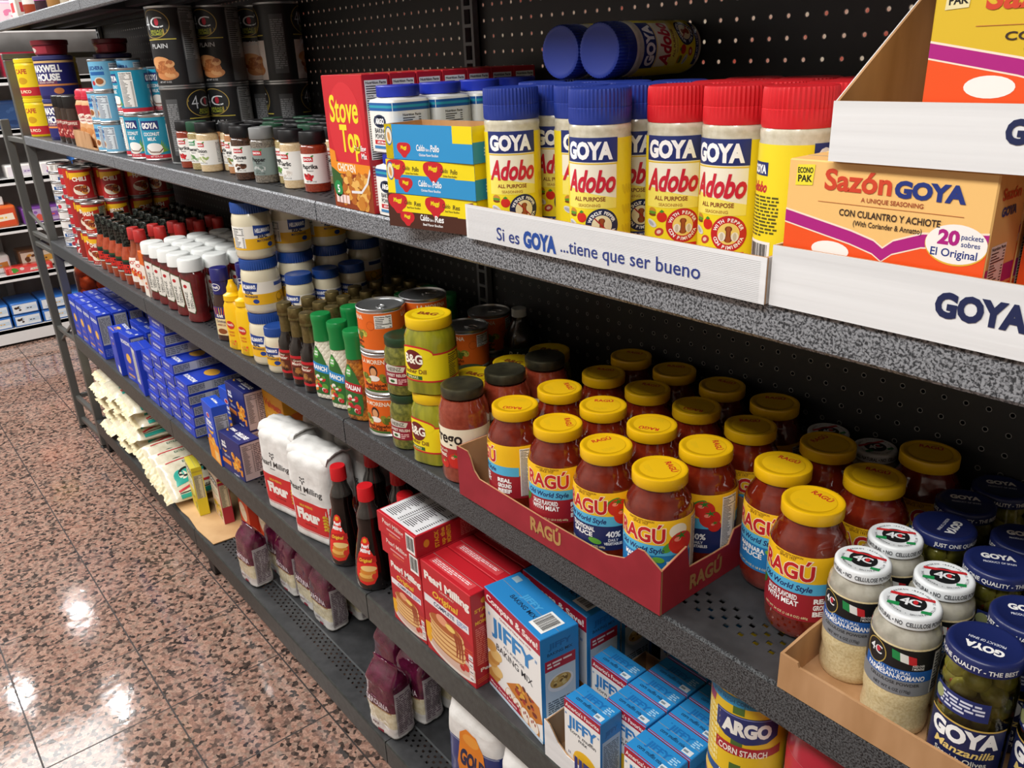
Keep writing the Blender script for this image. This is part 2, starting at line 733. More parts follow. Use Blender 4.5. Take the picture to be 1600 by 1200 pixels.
def deckmat():
    """dark painted sheet with a staggered band of punched slots along the front"""
    m, nt, b = nodes('punched_deck_sheet')
    tc = N(nt, 'TexCoord')
    n = N(nt, 'TexNoise', i_Scale=40.0, i_Detail=4.0)
    nt.links.new(tc.outputs['Object'], n.inputs['Vector'])
    nt.links.new(ramp(nt, n.outputs[0], [(.35, '2B2C2E'), (.7, '3A3B3D')]), b.inputs['Base Color'])
    b.inputs['Roughness'].default_value = .5
    s = N(nt, 'SeparateXYZ')
    nt.links.new(tc.outputs['Object'], s.inputs[0])
    x, y = s.outputs[0], s.outputs[1]
    row = math_(nt, 'FLOOR', math_(nt, 'DIVIDE', y, .0112))
    fy = math_(nt, 'FRACT', math_(nt, 'DIVIDE', y, .0112))
    off = math_(nt, 'MULTIPLY', math_(nt, 'MODULO', row, 2.0), .5)
    fx = math_(nt, 'FRACT', math_(nt, 'ADD', math_(nt, 'DIVIDE', math_(nt, 'ADD', x, 20.0), .0205), off))
    a = math_(nt, 'LESS_THAN', math_(nt, 'ABSOLUTE', math_(nt, 'SUBTRACT', fx, .5)), .17)
    c = math_(nt, 'LESS_THAN', math_(nt, 'ABSOLUTE', math_(nt, 'SUBTRACT', fy, .5)), .26)
    band = math_(nt, 'MULTIPLY', math_(nt, 'GREATER_THAN', y, .0112 * 3), math_(nt, 'LESS_THAN', y, .0112 * 7))
    h = math_(nt, 'MULTIPLY', math_(nt, 'MULTIPLY', a, c), band)
    mask_holes(m, nt, b.outputs[0], h)
    return m


def pegmat():
    m, nt, b = nodes('perforated_back_sheet')
    b.inputs['Base Color'].default_value = lin('1E1F20')
    b.inputs['Roughness'].default_value = .5
    tc = N(nt, 'TexCoord')
    s = N(nt, 'SeparateXYZ')
    nt.links.new(tc.outputs['Object'], s.inputs[0])
    d = []
    for ax in (0, 2):
        f = math_(nt, 'FRACT', math_(nt, 'DIVIDE', math_(nt, 'ADD', s.outputs[ax], 25.4), .0262))
        d.append(math_(nt, 'POWER', math_(nt, 'SUBTRACT', f, .5), 2.0))
    dd = math_(nt, 'ADD', d[0], d[1])
    h = math_(nt, 'LESS_THAN', dd, .0105)
    nt.links.new(ramp(nt, math_(nt, 'MULTIPLY', dd, 20.0), [(.0, '8A8A88'), (.34, '8A8A88'), (.40, '1E1F20'), (1, '232425')]), b.inputs['Base Color'])  # paler ring round each hole: light caught on the rim, put into the colour
    mask_holes(m, nt, b.outputs[0], h)
    return m


DECK, PEG = deckmat(), pegmat()
unit = empty('shelving_unit', 'long dark gondola shelving unit with speckled grey shelf lips stocked with groceries', 'shelving')
XS = [-2.44, -1.22, 0, 1.22]
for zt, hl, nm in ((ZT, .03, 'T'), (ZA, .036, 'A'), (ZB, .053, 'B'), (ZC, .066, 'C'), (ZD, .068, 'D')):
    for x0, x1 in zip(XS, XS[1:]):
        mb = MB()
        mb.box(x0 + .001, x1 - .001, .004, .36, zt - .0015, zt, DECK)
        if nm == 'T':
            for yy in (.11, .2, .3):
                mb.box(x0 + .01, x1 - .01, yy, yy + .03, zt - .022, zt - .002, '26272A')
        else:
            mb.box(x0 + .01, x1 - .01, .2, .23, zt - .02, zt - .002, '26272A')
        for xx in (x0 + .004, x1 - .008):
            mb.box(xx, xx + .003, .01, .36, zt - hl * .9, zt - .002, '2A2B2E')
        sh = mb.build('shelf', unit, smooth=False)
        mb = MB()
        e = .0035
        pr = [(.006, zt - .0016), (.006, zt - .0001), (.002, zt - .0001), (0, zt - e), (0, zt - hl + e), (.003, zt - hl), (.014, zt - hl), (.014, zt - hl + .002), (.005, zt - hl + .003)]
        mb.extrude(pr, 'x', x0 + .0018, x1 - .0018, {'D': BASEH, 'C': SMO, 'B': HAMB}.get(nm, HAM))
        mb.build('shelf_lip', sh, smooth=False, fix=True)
# kick board joint line on the bottom deck, feet
for x0, x1 in zip(XS, XS[1:]):
    mb = MB()
    mb.box(x0 + .002, x1 - .002, .074, .078, ZD, ZD + .0022, '55585A')
    mb.build('deck_seam', unit, smooth=False)
for x in (-2.405, -1.15, .06):
    mb = MB()
    mb.box(x - .02, x + .035, .012, .05, .008, ZD - .002, '141516', bev=.003)
    mb.box(x - .012, x + .027, .012, .05, 0, .008, '0C0C0D')
    mb.build('foot', unit, smooth=False)
for x0, x1 in zip(XS, XS[1:]):
    mb = MB()
    mb.box(x0, x1, .3625, .3635, .05, 2.1, PEG)
    mb.build('back_panel', unit, smooth=False)
mb = MB()
mb.box(-2.44, 1.22, .42, .425, .05, 1.50, '3A3B3C')  # unseen sheet added to block light behind the lower holes
mb.build('rear_light_block', unit, smooth=False)
for x in XS:
    mb = MB()
    c = mat('6A6C6E', .45, .3)
    for sx in (-.0165, .0095):
        mb.box(x + sx, x + sx + .007, .346, .3615, .05, 2.1, c)
    z = .06
    while z < 2.08:
        mb.box(x - .0095, x + .0095, .346, .3615, z, z + .006, c)
        z += .0305
    mb.box(x - .0165, x + .0165, .358, .3612, .05, 2.1, '0A0A0B')
    mb.build('slotted_upright', unit, smooth=False)

# the square-tube frame standing at the far end of the unit
STEEL = mat('6E6F6C', .4, .55)
t = empty('end_rack_frame', 'grey square-tube steel frame standing at the far end of the dark shelving', 'rack', loc=(-2.6, .02, 0))


def bar(p, q, r=.014, parent=t, name='rail'):
    o = Vector(parent.location)
    p, q = Vector(p) - o, Vector(q) - o
    d = q - p
    L = d.length
    mx = Matrix.Translation((p + q) / 2) @ d.to_track_quat('Z', 'Y').to_matrix().to_4x4()
    mb = MB()
    mb.box(-r, r, -r, r, -L / 2, L / 2, STEEL, bev=.002, mx=mx)
    return mb.build(name, parent, smooth=False)


bar((-2.775, .0, .012), (-2.775, .0, 1.40), .016, name='post')
bar((-2.462, .016, .012), (-2.462, .016, 1.62), .016, name='post')
bar((-2.477, .335, .012), (-2.477, .335, 1.61), .016, name='post')
bar((-2.775, .34, .012), (-2.775, .34, 1.40), .016, name='post')
bar((-2.474, .0, 1.632), (-2.474, .37, 1.632), .011)
for z in (1.325, .93, .885, .50, .155, .045):
    bar((-2.76, .004, z), (-2.478, .014, z), .010)
    if z in (1.325, .885, .155):
        bar((-2.775, .016, z), (-2.775, .33, z), .010)
        bar((-2.474, .032, z - .03), (-2.474, .32, z - .03), .010)
bar((-2.765, .004, 1.02), (-2.475, .012, .96), .006, name='brace')
bar((-2.765, .004, .44), (-2.475, .012, .58), .006, name='brace')
for x, y in ((-2.775, 0), (-2.462, .016), (-2.477, .335), (-2.775, .34)):
    mb = MB()
    Body([(0, .02), (.004, .02), (.008, .012), (.014, .012)], 16).mesh(mb, '151515')
    o = mb.build('foot', t)
    o.location = Vector((x, y, 0)) - t.location
# ---------------------------------------------------------------- product helpers
def carton(name, w, d, h, body, arts, bev=.0012, flaps=True):
    """folding carton; origin at its front-left-bottom corner; arts: f front, r right, t top, l left"""
    mb = MB()
    mb.box(0, w, 0, d, 0, h, body, bev=bev)
    if flaps:
        mb.box(.0015, w - .0015, d * .5 - .0004, d * .5 + .0004, h, h + .00022, '888888')
    fr = {'f': ((0, 0, 0), (1, 0, 0), (0, 0, 1)), 'r': ((w, 0, 0), (0, 1, 0), (0, 0, 1)), 't': ((0, 0, h), (1, 0, 0), (0, 1, 0)), 'l': ((0, d, 0), (0, -1, 0), (0, 0, 1))}
    for k, a in arts.items():
        e = .0006
        cw, ch = {'f': (w, h), 'r': (d, h), 't': (w, d), 'l': (d, h)}[k]
        a.on_face(mb, *fr[k], clip=(e, e, cw - e, ch - e))
    return mb.build(name, smooth=False)


def vessel(name, body, bm, lid=None, lm=None, art=None, zref=0, z0=0., turn=0., lidart=None, parts=('jar', 'lid', 'label'), mfun=None, seg=40, inner=None, rim=None, lidseg=40, ridges=0):
    """jar, bottle or can: Empty root > body, lid, label"""
    t = empty(name, name, 'jar')
    b = Body(body, seg)
    mb = MB()
    b.mesh(mb, bm, mfun=mfun)
    mb.build(parts[0], t)
    if inner:
        inner(t)
    if lid:
        L = Body(lid, 96 if ridges else lidseg)
        mb = MB()
        if ridges:
            zs = lid[0][0], lid[-1][0]
            L.mesh(mb, lm, wob=lambda p, th, z: [p[0] * (1 - .032 * (int(th / (2 * pi) * 96 + .5) % 2)), p[1] * (1 - .032 * (int(th / (2 * pi) * 96 + .5) % 2)), p[2]] if lid[1][0] <= z <= ridges else p)
        else:
            L.mesh(mb, lm)
        if lidart:
            lidart.on_face(mb, (0, 0, lid[-1][0]), (1, 0, 0), (0, 1, 0))
        if rim:
            rim[0].wrap(mb, L, rim[1], z0=rim[1])
        mb.build(parts[1], t)
    if art:
        mb = MB()
        art.wrap(mb, b, zref, z0=z0, turn=turn)
        mb.build(parts[2], t)
    return t


def roundlid(r, z0, z1, e=.0018, dish=.0008):
    return [(z0, r - .0006), (z0 + .0008, r), (z1 - e, r), (z1 - e * .3, r - e * .35), (z1, r - e), (z1 + .00001, r * .86), (z1 - dish, r * .82)]


def can_parts(t, r, h, seg=40):
    """silver ends and pull ring of a can"""
    me = mat('C9CBCC', .28, .9)
    mb = MB()
    Body([(h - .006, r), (h - .004, r + .0012), (h - .0008, r + .0013), (h, r + .0004), (h, r - .0008), (h - .003, r - .0014), (h - .0028, r * .8), (h - .0034, r * .76), (h - .0032, r * .2)], seg).mesh(mb, me)
    mb.build('lid', t)
    mb = MB()
    Body([(0, r - .0008), (.0008, r + .0008), (.003, r + .0012), (.005, r)], seg).mesh(mb, me)
    mb.build('rim', t)
    mb = MB()
    for k in range(14):
        a, b = 2 * pi * k / 14, 2 * pi * (k + 1) / 14
        mb.tube([(r * .42 + r * .26 * cos(a), r * .17 * sin(a), h + .0008 - .0020), (r * .42 + r * .26 * cos(b), r * .17 * sin(b), h + .0008 - .0020)], .0013, me, 6)
    mb.box(r * .0, r * .2, -r * .1, r * .1, h - .0032, h - .0015, me)
    mb.build('pull_ring', t)


def can(name, r, h, art, bm='DADADA', turn=0., ring=True):
    t = empty(name, name, 'can')
    b = Body([(.004, r), (.0045, r), (h - .0055, r), (h - .005, r)], 40)
    mb = MB()
    b.mesh(mb, bm, caps=(False, False))
    mb.build('body', t)
    can_parts(t, r, h)
    mb = MB()
    art.wrap(mb, b, h / 2, turn=turn)
    mb.build('label', t)
    return t


KRAFT = noisy('brown_kraft_board', 'A87D52', 'BF946A', 26, .75, stretch=(1, 1, .25))
WHITEB = noisy('white_corrugated_board', 'DCDDDE', 'EEEFF0', 30, .6, bump=.0006, bscale=70, stretch=(.02, .3, 1))


def tray(name, w, d, hf, hs, hb, outm, inm, front=None, right=None, left=None, arts={}, th=.003):
    """open display tray; origin front-left-bottom outside corner; front/right/left: outline of that wall's top as [(along, height)]"""
    mb = MB()
    e = .0012
    mb.box(th, w - th, th, d - th, 0, .0018, inm)

    def wall(top, L, mk):
        pts = [(0, 0), (L, 0)] + [(a, b) for a, b in reversed(top)]
        for k, (m, a, b) in enumerate(((outm, 0, .0009), (inm, .0009, th))):
            mk(pts, a, b, m)
    wall(front or [(0, hf), (w, hf)], w, lambda p, a, b, m: mb.extrude(p, 'y', a, b, m))
    wall([(0, hb), (w, hb)], w, lambda p, a, b, m: mb.extrude(p, 'y', d - a, d - b, m))
    wall(left or [(0, hs), (d, hs)], d, lambda p, a, b, m: mb.extrude([(min(max(q[0], .0031), d - .0031), q[1]) for q in p], 'x', a, b, m))
    wall(right or [(0, hs), (d, hs)], d, lambda p, a, b, m: mb.extrude([(min(max(q[0], .0031), d - .0031), q[1]) for q in p], 'x', w - a, w - b, m))
    fr = {'f': ((0, 0, 0), (1, 0, 0), (0, 0, 1)), 'r': ((w, 0, 0), (0, 1, 0), (0, 0, 1)), 'l': ((0, d, 0), (0, -1, 0), (0, 0, 1))}
    for k, a in arts.items():
        a.on_face(mb, *fr[k])
    return mb.build(name, smooth=False, fix=False)


def goya(a, x, y, h, m, l=3, w=None, al='c'):
    return a.text('GOYA', x, y, h, m, l, w=w or h * 3.15, bold=.055, al=al)
# ================================================================ upper shelf: seasonings
def adobo(cap, ring_t, ringc, netc, plain=False):
    a = Art()
    r = .0345
    per = 2 * pi * r
    a.rect(-per / 2, .010, per, .119, 'F4DE28', 0)
    fw = .062
    a.rect(-fw / 2, .055, fw, .074, 'F6F1DC', 1)
    a.poly([(-fw / 2, .055), (-fw / 2, .078), (fw / 2, .066), (fw / 2, .055)], 'F8E96A', 1.2)
    a.rect(-fw / 2 - .001, .1045, fw + .002, .0255, '1D2C6E', 2)
    a.rect(-fw / 2 - .001, .1022, fw + .002, .0014, 'E8C534', 2)
    goya(a, -.001, .1085, .0172, 'FFFFFF', w=.055)
    a.text('Adobo', 0, .0735, .0235, 'CE1F38', 4, w=.060, bold=.035, shear=.3)
    a.text('ALL PURPOSE', 0, .0632, .0046, '8A3A22', 3, w=.037, bold=.02)
    a.text('SEASONING', 0, .057, .0032, 'B9893A', 3, w=.026)
    # little pictures of food
    a.ell(-.022, .0505, .0055, .004, 'C98A35', 2)
    a.ell(-.022, .049, .0058, .0016, '5C9A2E', 2.4)
    a.ell(-.022, .0468, .0055, .0018, '7A3D1C', 2.2)
    a.ell(-.009, .045, .0062, .0056, 'D4281E', 2)
    a.poly([(-.012, .0505), (-.009, .0492), (-.006, .0510), (-.009, .0530)], '3E8A2C', 2.5)
    a.ell(-.0225, .037, .0075, .0038, 'DADCE2', 2, rot=-.35)
    a.ell(-.0235, .037, .005, .002, 'AEB3C0', 2.4, rot=-.35)
    a.ell(-.012, .0285, .006, .0042, 'C0413A', 2, rot=.4)
    a.ell(-.012, .0285, .003, .002, 'F0C9B8', 2.4, rot=.4)
    # round badge
    bx, by = .0145, .0365
    a.ell(bx, by, .0185, .0185, ringc, 2, n=36)
    a.ell(bx, by, .0112, .0112, 'F6EBC0' if ringc != 'C8262C' else 'F3D873', 2.5, n=30)
    for i, ch in enumerate(ring_t[0]):
        t = R(158 - 136 * i / (len(ring_t[0]) - 1))
        a.text(ch, bx + .0124 * cos(t), by + .0124 * sin(t), .0037, 'FFFFFF', 3, rot=t - pi / 2, bold=.03)
    for i, ch in enumerate(ring_t[1]):
        t = R(202 + 136 * i / (len(ring_t[1]) - 1))
        a.text(ch, bx + .0160 * cos(t), by + .0160 * sin(t), .0037, 'FFFFFF', 3, rot=t + pi / 2, bold=.03)
    for c, q in (('7A3218', 1.), ('A6552B', .6)):
        a.ell(bx, by - .0055, .0042 * q, .0036, c, 2.8 + (1 - q))
        a.rect(bx - .0024 * q, by - .005, .0048 * q, .008, c, 2.8 + (1 - q))
        a.ell(bx, by + .005, .0036 * q, .003, c, 2.9 + (1 - q))
    if ringc != 'C8262C':
        a.stroke([(bx - .008, by + .008), (bx + .008, by - .008)], .0014, 'B4202A', 4)
    else:
        for q in (-1, 1):
            a.ell(bx + q * .0065, by - .003, .0038, .0048, 'F1EDE0', 3.4)
            a.ell(bx + q * .0065, by - .003, .0018, .004, 'CFC8B2', 3.6)
    a.rect(-fw / 2, .010, fw, .0075, netc, 1.5)
    a.text('NET WT. 16.5 OZ. (467g)', 0, .0122, .0034, 'FFFFFF', 3, w=.044)
    for k in range(9):
        a.ell(.042 + (k % 3) * .0055, .03 + (k // 3) * .022, .0022, .006, 'E2C92A', 1.2, rot=.4)
    a.facts(.060, .036, .026, .075, 1)
    a.fine(.062, .014, .022, .018, 9, '7A6A20', 1)
    a.rect(-.1, .1, .026, .0125, '1D2C6E', 1)
    goya(a, -.087, .1025, .0075, 'FFFFFF', 2, w=.022)
    a.text('Adobo', -.087, .085, .010, 'CE1F38', 2, w=.026, bold=.03, shear=.28)
    a.fine(-.1, .042, .04, .04, 12, '5A5420', 1)
    a.bars(-.1, .012, .034, .026)
    t = vessel('seasoning_bottle', [(0, .030), (.003, .0338), (.008, .0345), (.129, .0345), (.132, .0338), (.137, .0345), (.141, .0342), (.1435, .0325), (.150, .031)],
               noisy('seasoning_seen_through_plastic', 'C9C2AA', 'D8D2BE', 160, .28, coat=.6),
               [(.143, .0335), (.146, .0345), (.1595, .0345), (.160, .0340), (.1615, .0345), (.176, .0342), (.1788, .0335), (.1798, .030), (.179, .028)], mat(cap, .38),
               a, .06, ridges=.1595 + .02, parts=('bottle', 'cap', 'label'))
    return t


NOPEP = ('WITHOUT PEPPER', 'SIN PIMIENTA')
AB = Kind(lambda: adobo('253A92', NOPEP, '1D2850', '1D2C6E'))
AR = Kind(lambda: adobo('D8222B', ('WITH PEPPER', 'CON PIMIENTA'), 'C8262C', 'D8222B'))
a = Art()
for p in range(0, 23):
    a.rect(.004, .0017 * p + .0012, .44, .0004, 'CBCCCE', 1)
a.text('Si es', .0635, .006, .0165, '27397F', 3, w=.0436, bold=.006, al='l')
goya(a, .1437, .0055, .0185, '1F4A9A', 3, w=.058)
a.text('...tiene que ser bueno', .180, .0085, .0155, '27397F', 3, w=.198, al='l', bold=.006, rot=.012)
tr = tag(tray('display_tray', .450, .298, .043, .043, .05, WHITEB, KRAFT, arts={'f': a}), 'white corrugated tray with blue Spanish slogan holding the seasoning bottles', 'tray')
tr.location = (.447, -.008, ZA + .0003)
zt_ = ZA + .003
TURN = 44
for k, (x, y, tn, lb) in enumerate([
        (.487, .042, 46, 'blue capped yellow seasoning bottle at the far left front of white slogan tray'),
        (.642, .040, 24, 'blue capped yellow seasoning bottle standing forward in the middle of slogan tray'),
        (.490, .116, 44, 'blue capped seasoning bottle directly behind the leftmost one in slogan tray'),
        (.560, .093, 52, 'blue capped seasoning bottle showing left of the forward middle one'),
        (.6315, .1105, 30, 'blue capped seasoning bottle half hidden behind the forward middle one'),
        (.562, .1635, 40, 'blue capped seasoning bottle in third row under the two lying bottles'),
        (.634, .1815, 40, 'blue capped seasoning bottle in third row behind the forward middle one'),
        (.490, .188, 40, 'blue capped seasoning bottle in third row at left end of slogan tray')]):
    AB.put(x, y, zt_, R(tn), lb, 'seasoning bottle', 'blue capped seasoning bottles')
for x, y, tn, lb in [
        (.708, .0945, 28, 'red capped yellow seasoning bottle, leftmost of front red three, badge fully visible'),
        (.781, .0965, 8, 'red capped yellow seasoning bottle, middle of the front red three'),
        (.8565, .088, 112, 'red capped seasoning bottle beside the orange packet box, showing barcode'),
        (.708, .166, 30, 'red capped seasoning bottle behind the leftmost front red one'),
        (.781, .168, 20, 'red capped seasoning bottle behind the middle front red one'),
        (.8565, .160, 20, 'red capped seasoning bottle behind the one beside orange packet box'),
        (.700, .2375, 20, 'red capped seasoning bottle at left end of the third row'),
        (.772, .2395, 20, 'red capped seasoning bottle in middle of the third row'),
        (.846, .2315, 20, 'red capped seasoning bottle at right end of the third row')]:
    AR.put(x, y, zt_, R(tn), lb, 'seasoning bottle', 'red capped seasoning bottles')
def lying(x, y, roll, lb):
    o = AB.put(x, y, zt_ + .1802 + .0353, 0, lb, 'seasoning bottle', 'seasoning bottles lying down')
    o.rotation_euler = (Matrix.Rotation(R(4), 4, 'Z') @ Matrix.Rotation(R(90), 4, 'X') @ Matrix.Rotation(R(roll), 4, 'Z')).to_euler()


for x, y, lb in ((.408, .165, 'front one'), (.408, .24, 'middle one'), (.408, .315, 'rear one')):
    AB.put(x, y, ZA + .003, R(40), 'blue capped seasoning bottle just outside the slogan tray, ' + lb, 'seasoning bottle', 'blue capped seasoning bottles')
lying(.421, .353, 20, 'blue capped bottle lying on top of the others, left of two')
lying(.4925, .355, 100, 'blue capped bottle lying on top of the others, right of two with label showing')


# ---- seasoning packet cartons
def sazon(top, dark, sub, note):
    a = Art()
    w, h = .168, .126
    c = w * .535

    def band(y1, th, m, l):
        t = [(0, y1 + .0005), (c - .028, y1 - .0112), (c - .008, y1 - .0165), (c, y1 - .0215), (c + .008, y1 - .0145), (c + .03, y1 - .006), (w, y1 - .0005)]
        for p, q in zip(t, t[1:]):
            a.poly([(p[0], max(0, p[1] - th)), (q[0], max(0, q[1] - th)), q, p], m, l)
    band(.0725, .2, 'F0541C', 1)
    band(.0845, .0125, 'F6E4D0', 1.5)
    band(.0830, .0098, 'B01C80', 2)
    a.text('Sazón', .0345, .1038, .0168, 'D2452A', 3, w=.057, bold=.03, al='l')
    goya(a, .1208, .1032, .0122, '22357F', 3, w=.054)
    a.text('A UNIQUE SEASONING', .0925, .0962, .0036, 'A3472A', 3, w=.050)
    a.rect(.030, .0930, .118, .0004, 'B86A3A', 2)
    a.text(sub, .091, .0838, .0054, '3A2A22', 3, w=.082, bold=.02)
    a.text(note, .091, .0768, .0044, '3A2A22', 3, w=.056)
    a.poly([(.0075, .1045), (.0235, .1055), (.0248, .1225), (.0085, .1215)], dark, 2)
    a.text('ECONO', .0162, .1152, .0046, '111111', 3, w=.0142, bold=.03, rot=.04)
    a.text('PAK', .0164, .1080, .0056, '111111', 3, w=.0132, bold=.03, rot=.04)
    a.ell(.1452, .0722, .0228, .0155, 'E8B83C', 2.4, n=40)
    a.ell(.1452, .0728, .0224, .0148, 'F7F3EE', 2.7, n=40)
    a.text('20', .1395, .0725, .0105, 'B01C80', 3.5, w=.016, bold=.05)
    a.text('packets', .1563, .0772, .0040, '22357F', 3.5, w=.0155)
    a.text('sobres', .1558, .0718, .0040, '22357F', 3.5, w=.0135)
    a.text('El Original', .1445, .0632, .0062, '22357F', 3.5, w=.034, bold=.015)
    a.ell(.045, .054, .017, .0075, 'F7F3EE', 2)
    s = Art()
    s.rect(0, 0, .05, .04, 'F0541C', 1)
    s.rect(0, .042, .05, .014, 'B01C80', 1)
    s.text('Sazón', .025, .106, .0085, 'D2452A', 2, w=.032, bold=.03)
    goya(s, .025, .094, .0065, '22357F', 2, w=.026)
    s.facts(.005, .003, .026, .07, 2)
    t = Art()
    goya(t, .12, .018, .007, '22357F', 2, w=.03)
    t.text('Sazón', .06, .018, .008, 'D2452A', 2, w=.03)
    return carton('seasoning_carton', w, .052, h, top, {'f': a, 'r': s, 't': t})


SZ = Kind(lambda: sazon('F4C479', 'F2E33A', 'CON CULANTRO Y ACHIOTE', '(With Coriander & Annatto)'))
SY = Kind(lambda: sazon('DDB92C', 'E9DDA8', 'CON AZAFRAN', '(With Saffron)'))
for i, (x, y, lb) in enumerate([(.904, .0035, 'light orange seasoning packet carton at front of the lower white tray'),
                                (.904, .058, 'light orange seasoning carton just behind the front one in the lower tray'),
                                (.904, .1125, 'light orange seasoning carton at the rear of the lower white tray'),
                                (1.0755, .058, 'light orange seasoning carton at the right edge, in the second row')]):
    SZ.put(x, y, ZA + .0025, 0, lb, 'carton', 'orange seasoning cartons')
a = Art()
goya(a, .1775, .0218, .0185, '1C2650', 3, w=.0655)
tr = tag(tray('display_tray', .35, .172, .0545, .0545, .0545, WHITEB, KRAFT, arts={'f': a}), 'lower white tray with navy lettering holding light orange seasoning cartons', 'tray')
tr.location = (.8995, -.004, ZA + .0003)
z2 = ZA + .1295
a = Art()
goya(a, .157, .0208, .0155, '1C2650', 3, w=.056)
tr = tag(tray('display_tray', .31, .172, .046, .1, .12, WHITEB, KRAFT, left=[(0, .046), (.04, .07), (.115, .118), (.172, .125)], arts={'f': a}), 'upper white tray with slanted brown side stacked on the orange cartons', 'tray')
tr.location = (.9435, -.004, z2)
for x, y, lb in [(1.0085, .0045, 'yellow seasoning packet carton at front of the upper white tray'), (1.0085, .0585, 'yellow seasoning carton behind the front one in the upper tray')]:
    SY.put(x, y, z2 + .002, 0, lb, 'carton', 'yellow seasoning cartons')


# ---- bouillon trays
MG, MY = 'C81E28', 'F2DB12'


def heart(a, x, y, s, m, l):
    """the round-shouldered pennant of the bouillon mark"""
    pts = []
    for k in range(30):
        t = 2 * pi * k / 30
        c, q = cos(t), sin(t)
        px = (abs(c) ** .62) * (1 if c > 0 else -1) * 1.75
        py = (abs(q) ** .62) * (1 if q > 0 else -1) * .62
        if py < 0:
            px *= 1 - .25 * (-py / .62)
            py -= .52 * max(0, 1 - abs(px) / .9)
        pts.append((x + s * px, y + s * py))
    a.poly(pts, m, l)


def bouillon_tray(band, res, full):
    w, d, h = .262, .07, .0455
    kx = .166 / w
    a = Art()
    a.rect(0, 0, w, h, band, 1)
    nm, sub = ('Res', 'Beef Flavor Bouillon') if res else ('Pollo', 'Chicken Flavor Bouillon')
    hb = .026 if not res else .022
    if full:
        a.rect(.022, hb, w - .022 - (.0 if res else .052), h - hb, MY, 1.5)
        for x in (.012, .125):
            heart(a, x + .02, .035, .017, MG, 2)
            a.text('Maggi', x + .02, .0345, .0060, 'F5E21A', 3, w=.026, bold=.03, shear=.15)
            a.text('Caldo', x + .052, .0325, .0058, '4A3A1A', 3, w=.022, shear=.1)
            a.text(nm, x + .080, .0315, .0062, '4A3A1A', 3, w=.02, bold=.02, shear=.1)
            a.text(sub, x + .068, .0272, .0026, '4A3A1A', 3, w=.04)
    a.rect(0, 0, .024, h, MY if not res else band, 1.2)
    a.rect(w - .055, hb * .95, .055, h - hb * .95, MY, 1.6)
    if not res:
        a.ell(.013, .03, .011, .0125, '2B6FA8', 2.2)
        a.ell(.013, .03, .0092, .0105, 'E9E3D0', 2.4)
        a.ell(.013, .029, .004, .0065, 'D89A50', 2.6, rot=.3)
    heart(a, .058, .0145, .0125, MG, 2)
    heart(a, .058, .0145, .0115, 'E6C32A', 1.9)
    a.text('Maggi', .058, .0138, .0048, 'F5E21A', 3, w=.019, bold=.03, shear=.15)
    a.text('Caldo', .098, .0125, .0082, 'FFFFFF', 3, w=.026, bold=.02, shear=.08, al='l')
    a.text('Sabor a', .126, .0125, .0038, 'FFFFFF', 3, w=.012, al='l')
    a.text(nm, .141, .0122, .0088, 'FFFFFF', 3, w=.026, bold=.02, shear=.08, al='l')
    a.text(sub, .134, .0058, .0034, 'FFFFFF', 3, w=.058)
    for i, p in enumerate(a.v):
        a.v[i] = (p[0] * kx, p[1], p[2])
    fr = [(0, h), (w, h)] if full else [(0, h), (.024, h), (.03, .03), (.2, .028), (.205, .041), (w, .041)]
    if not full:
        a2 = Art()
        for f, m in zip(a.f, a.m):
            ps = [a.v[k] for k in f]
            if all(p[1] <= (.0285 if .026 * kx < p[0] < .2035 * kx else h) + 1e-6 for p in ps):
                b = len(a2.v)
                a2.v += ps
                a2.f.append([b + k for k in range(len(ps))])
                a2.m.append(m)
        a2.rect(0, 0, .024 * kx, h, MY, 1.2)
        a2.rect(.024 * kx, 0, (w - .024) * kx, .0285, band, .9)
        a2.rect(.2065 * kx, .024, (w - .2065) * kx, .017, MY, 1.3)
        a = a2
    w *= kx
    fr = [(p * kx, q) for p, q in fr]
    s = Art()
    s.rect(0, 0, d, hb, band, 1)
    s.rect(0, hb, d, h - hb, MY, 1)
    s.fine(.02, .008, .05, .012, 3, 'FFFFFF', 2)
    o = tray('bouillon_tray', w, d, h, h, h, band, KRAFT, front=fr, left=[(0, h), (d, h)], right=[(0, h if full else .041), (d, h)], arts={'f': a, 'r': s})
    return o


def bouillon_box(w=.079):
    a = Art()
    heart(a, .02, .026, .015, MG, 2)
    a.text('Maggi', .02, .026, .006, 'F5E21A', 3, w=.022, bold=.03, shear=.15)
    a.text('Caldo', .06, .02, .0075, '4A3A1A', 3, w=.026)
    t = Art()
    heart(t, .03, .035, .015, MG, 2)
    t.text('Maggi', .03, .034, .006, 'F5E21A', 3, w=.024, bold=.03, shear=.15)
    return carton('bouillon_box', w, .062, .036, MY, {'f': a, 't': t})


BB = Kind(bouillon_box)
zz = ZA + .0004
for i, (band, res, full, nm) in enumerate([('4A2418', True, True, 'brown and yellow beef bouillon tray at the bottom of the stack of three'),
                                           ('2C93CE', False, True, 'blue and yellow chicken bouillon tray in the middle of the stack'),
                                           ('2C93CE', False, False, 'opened blue chicken bouillon tray on top of the stack')]):
    o = tag(bouillon_tray(band, res, full), nm, 'tray')
    th = R(12 - 1.5 * i)
    o.location = (.2935 + .001 * i, -.030 + .002 * i, zz)
    o.rotation_euler.z = th
    for j in range(2):
        wd = ('left', 'right')[j]
        lev = ('bottom', 'middle', 'top')[i]
        lx = .0035 + j * .0802
        b = BB.put(o.location.x + lx * cos(th) - .0035 * sin(th), o.location.y + lx * sin(th) + .0035 * cos(th), zz + .0022, th, f'yellow bouillon box inside the {lev} bouillon tray, {wd} of two', 'carton', 'yellow bouillon boxes')
        if i == 2:
            b.scale.z = .62
    zz += .0462


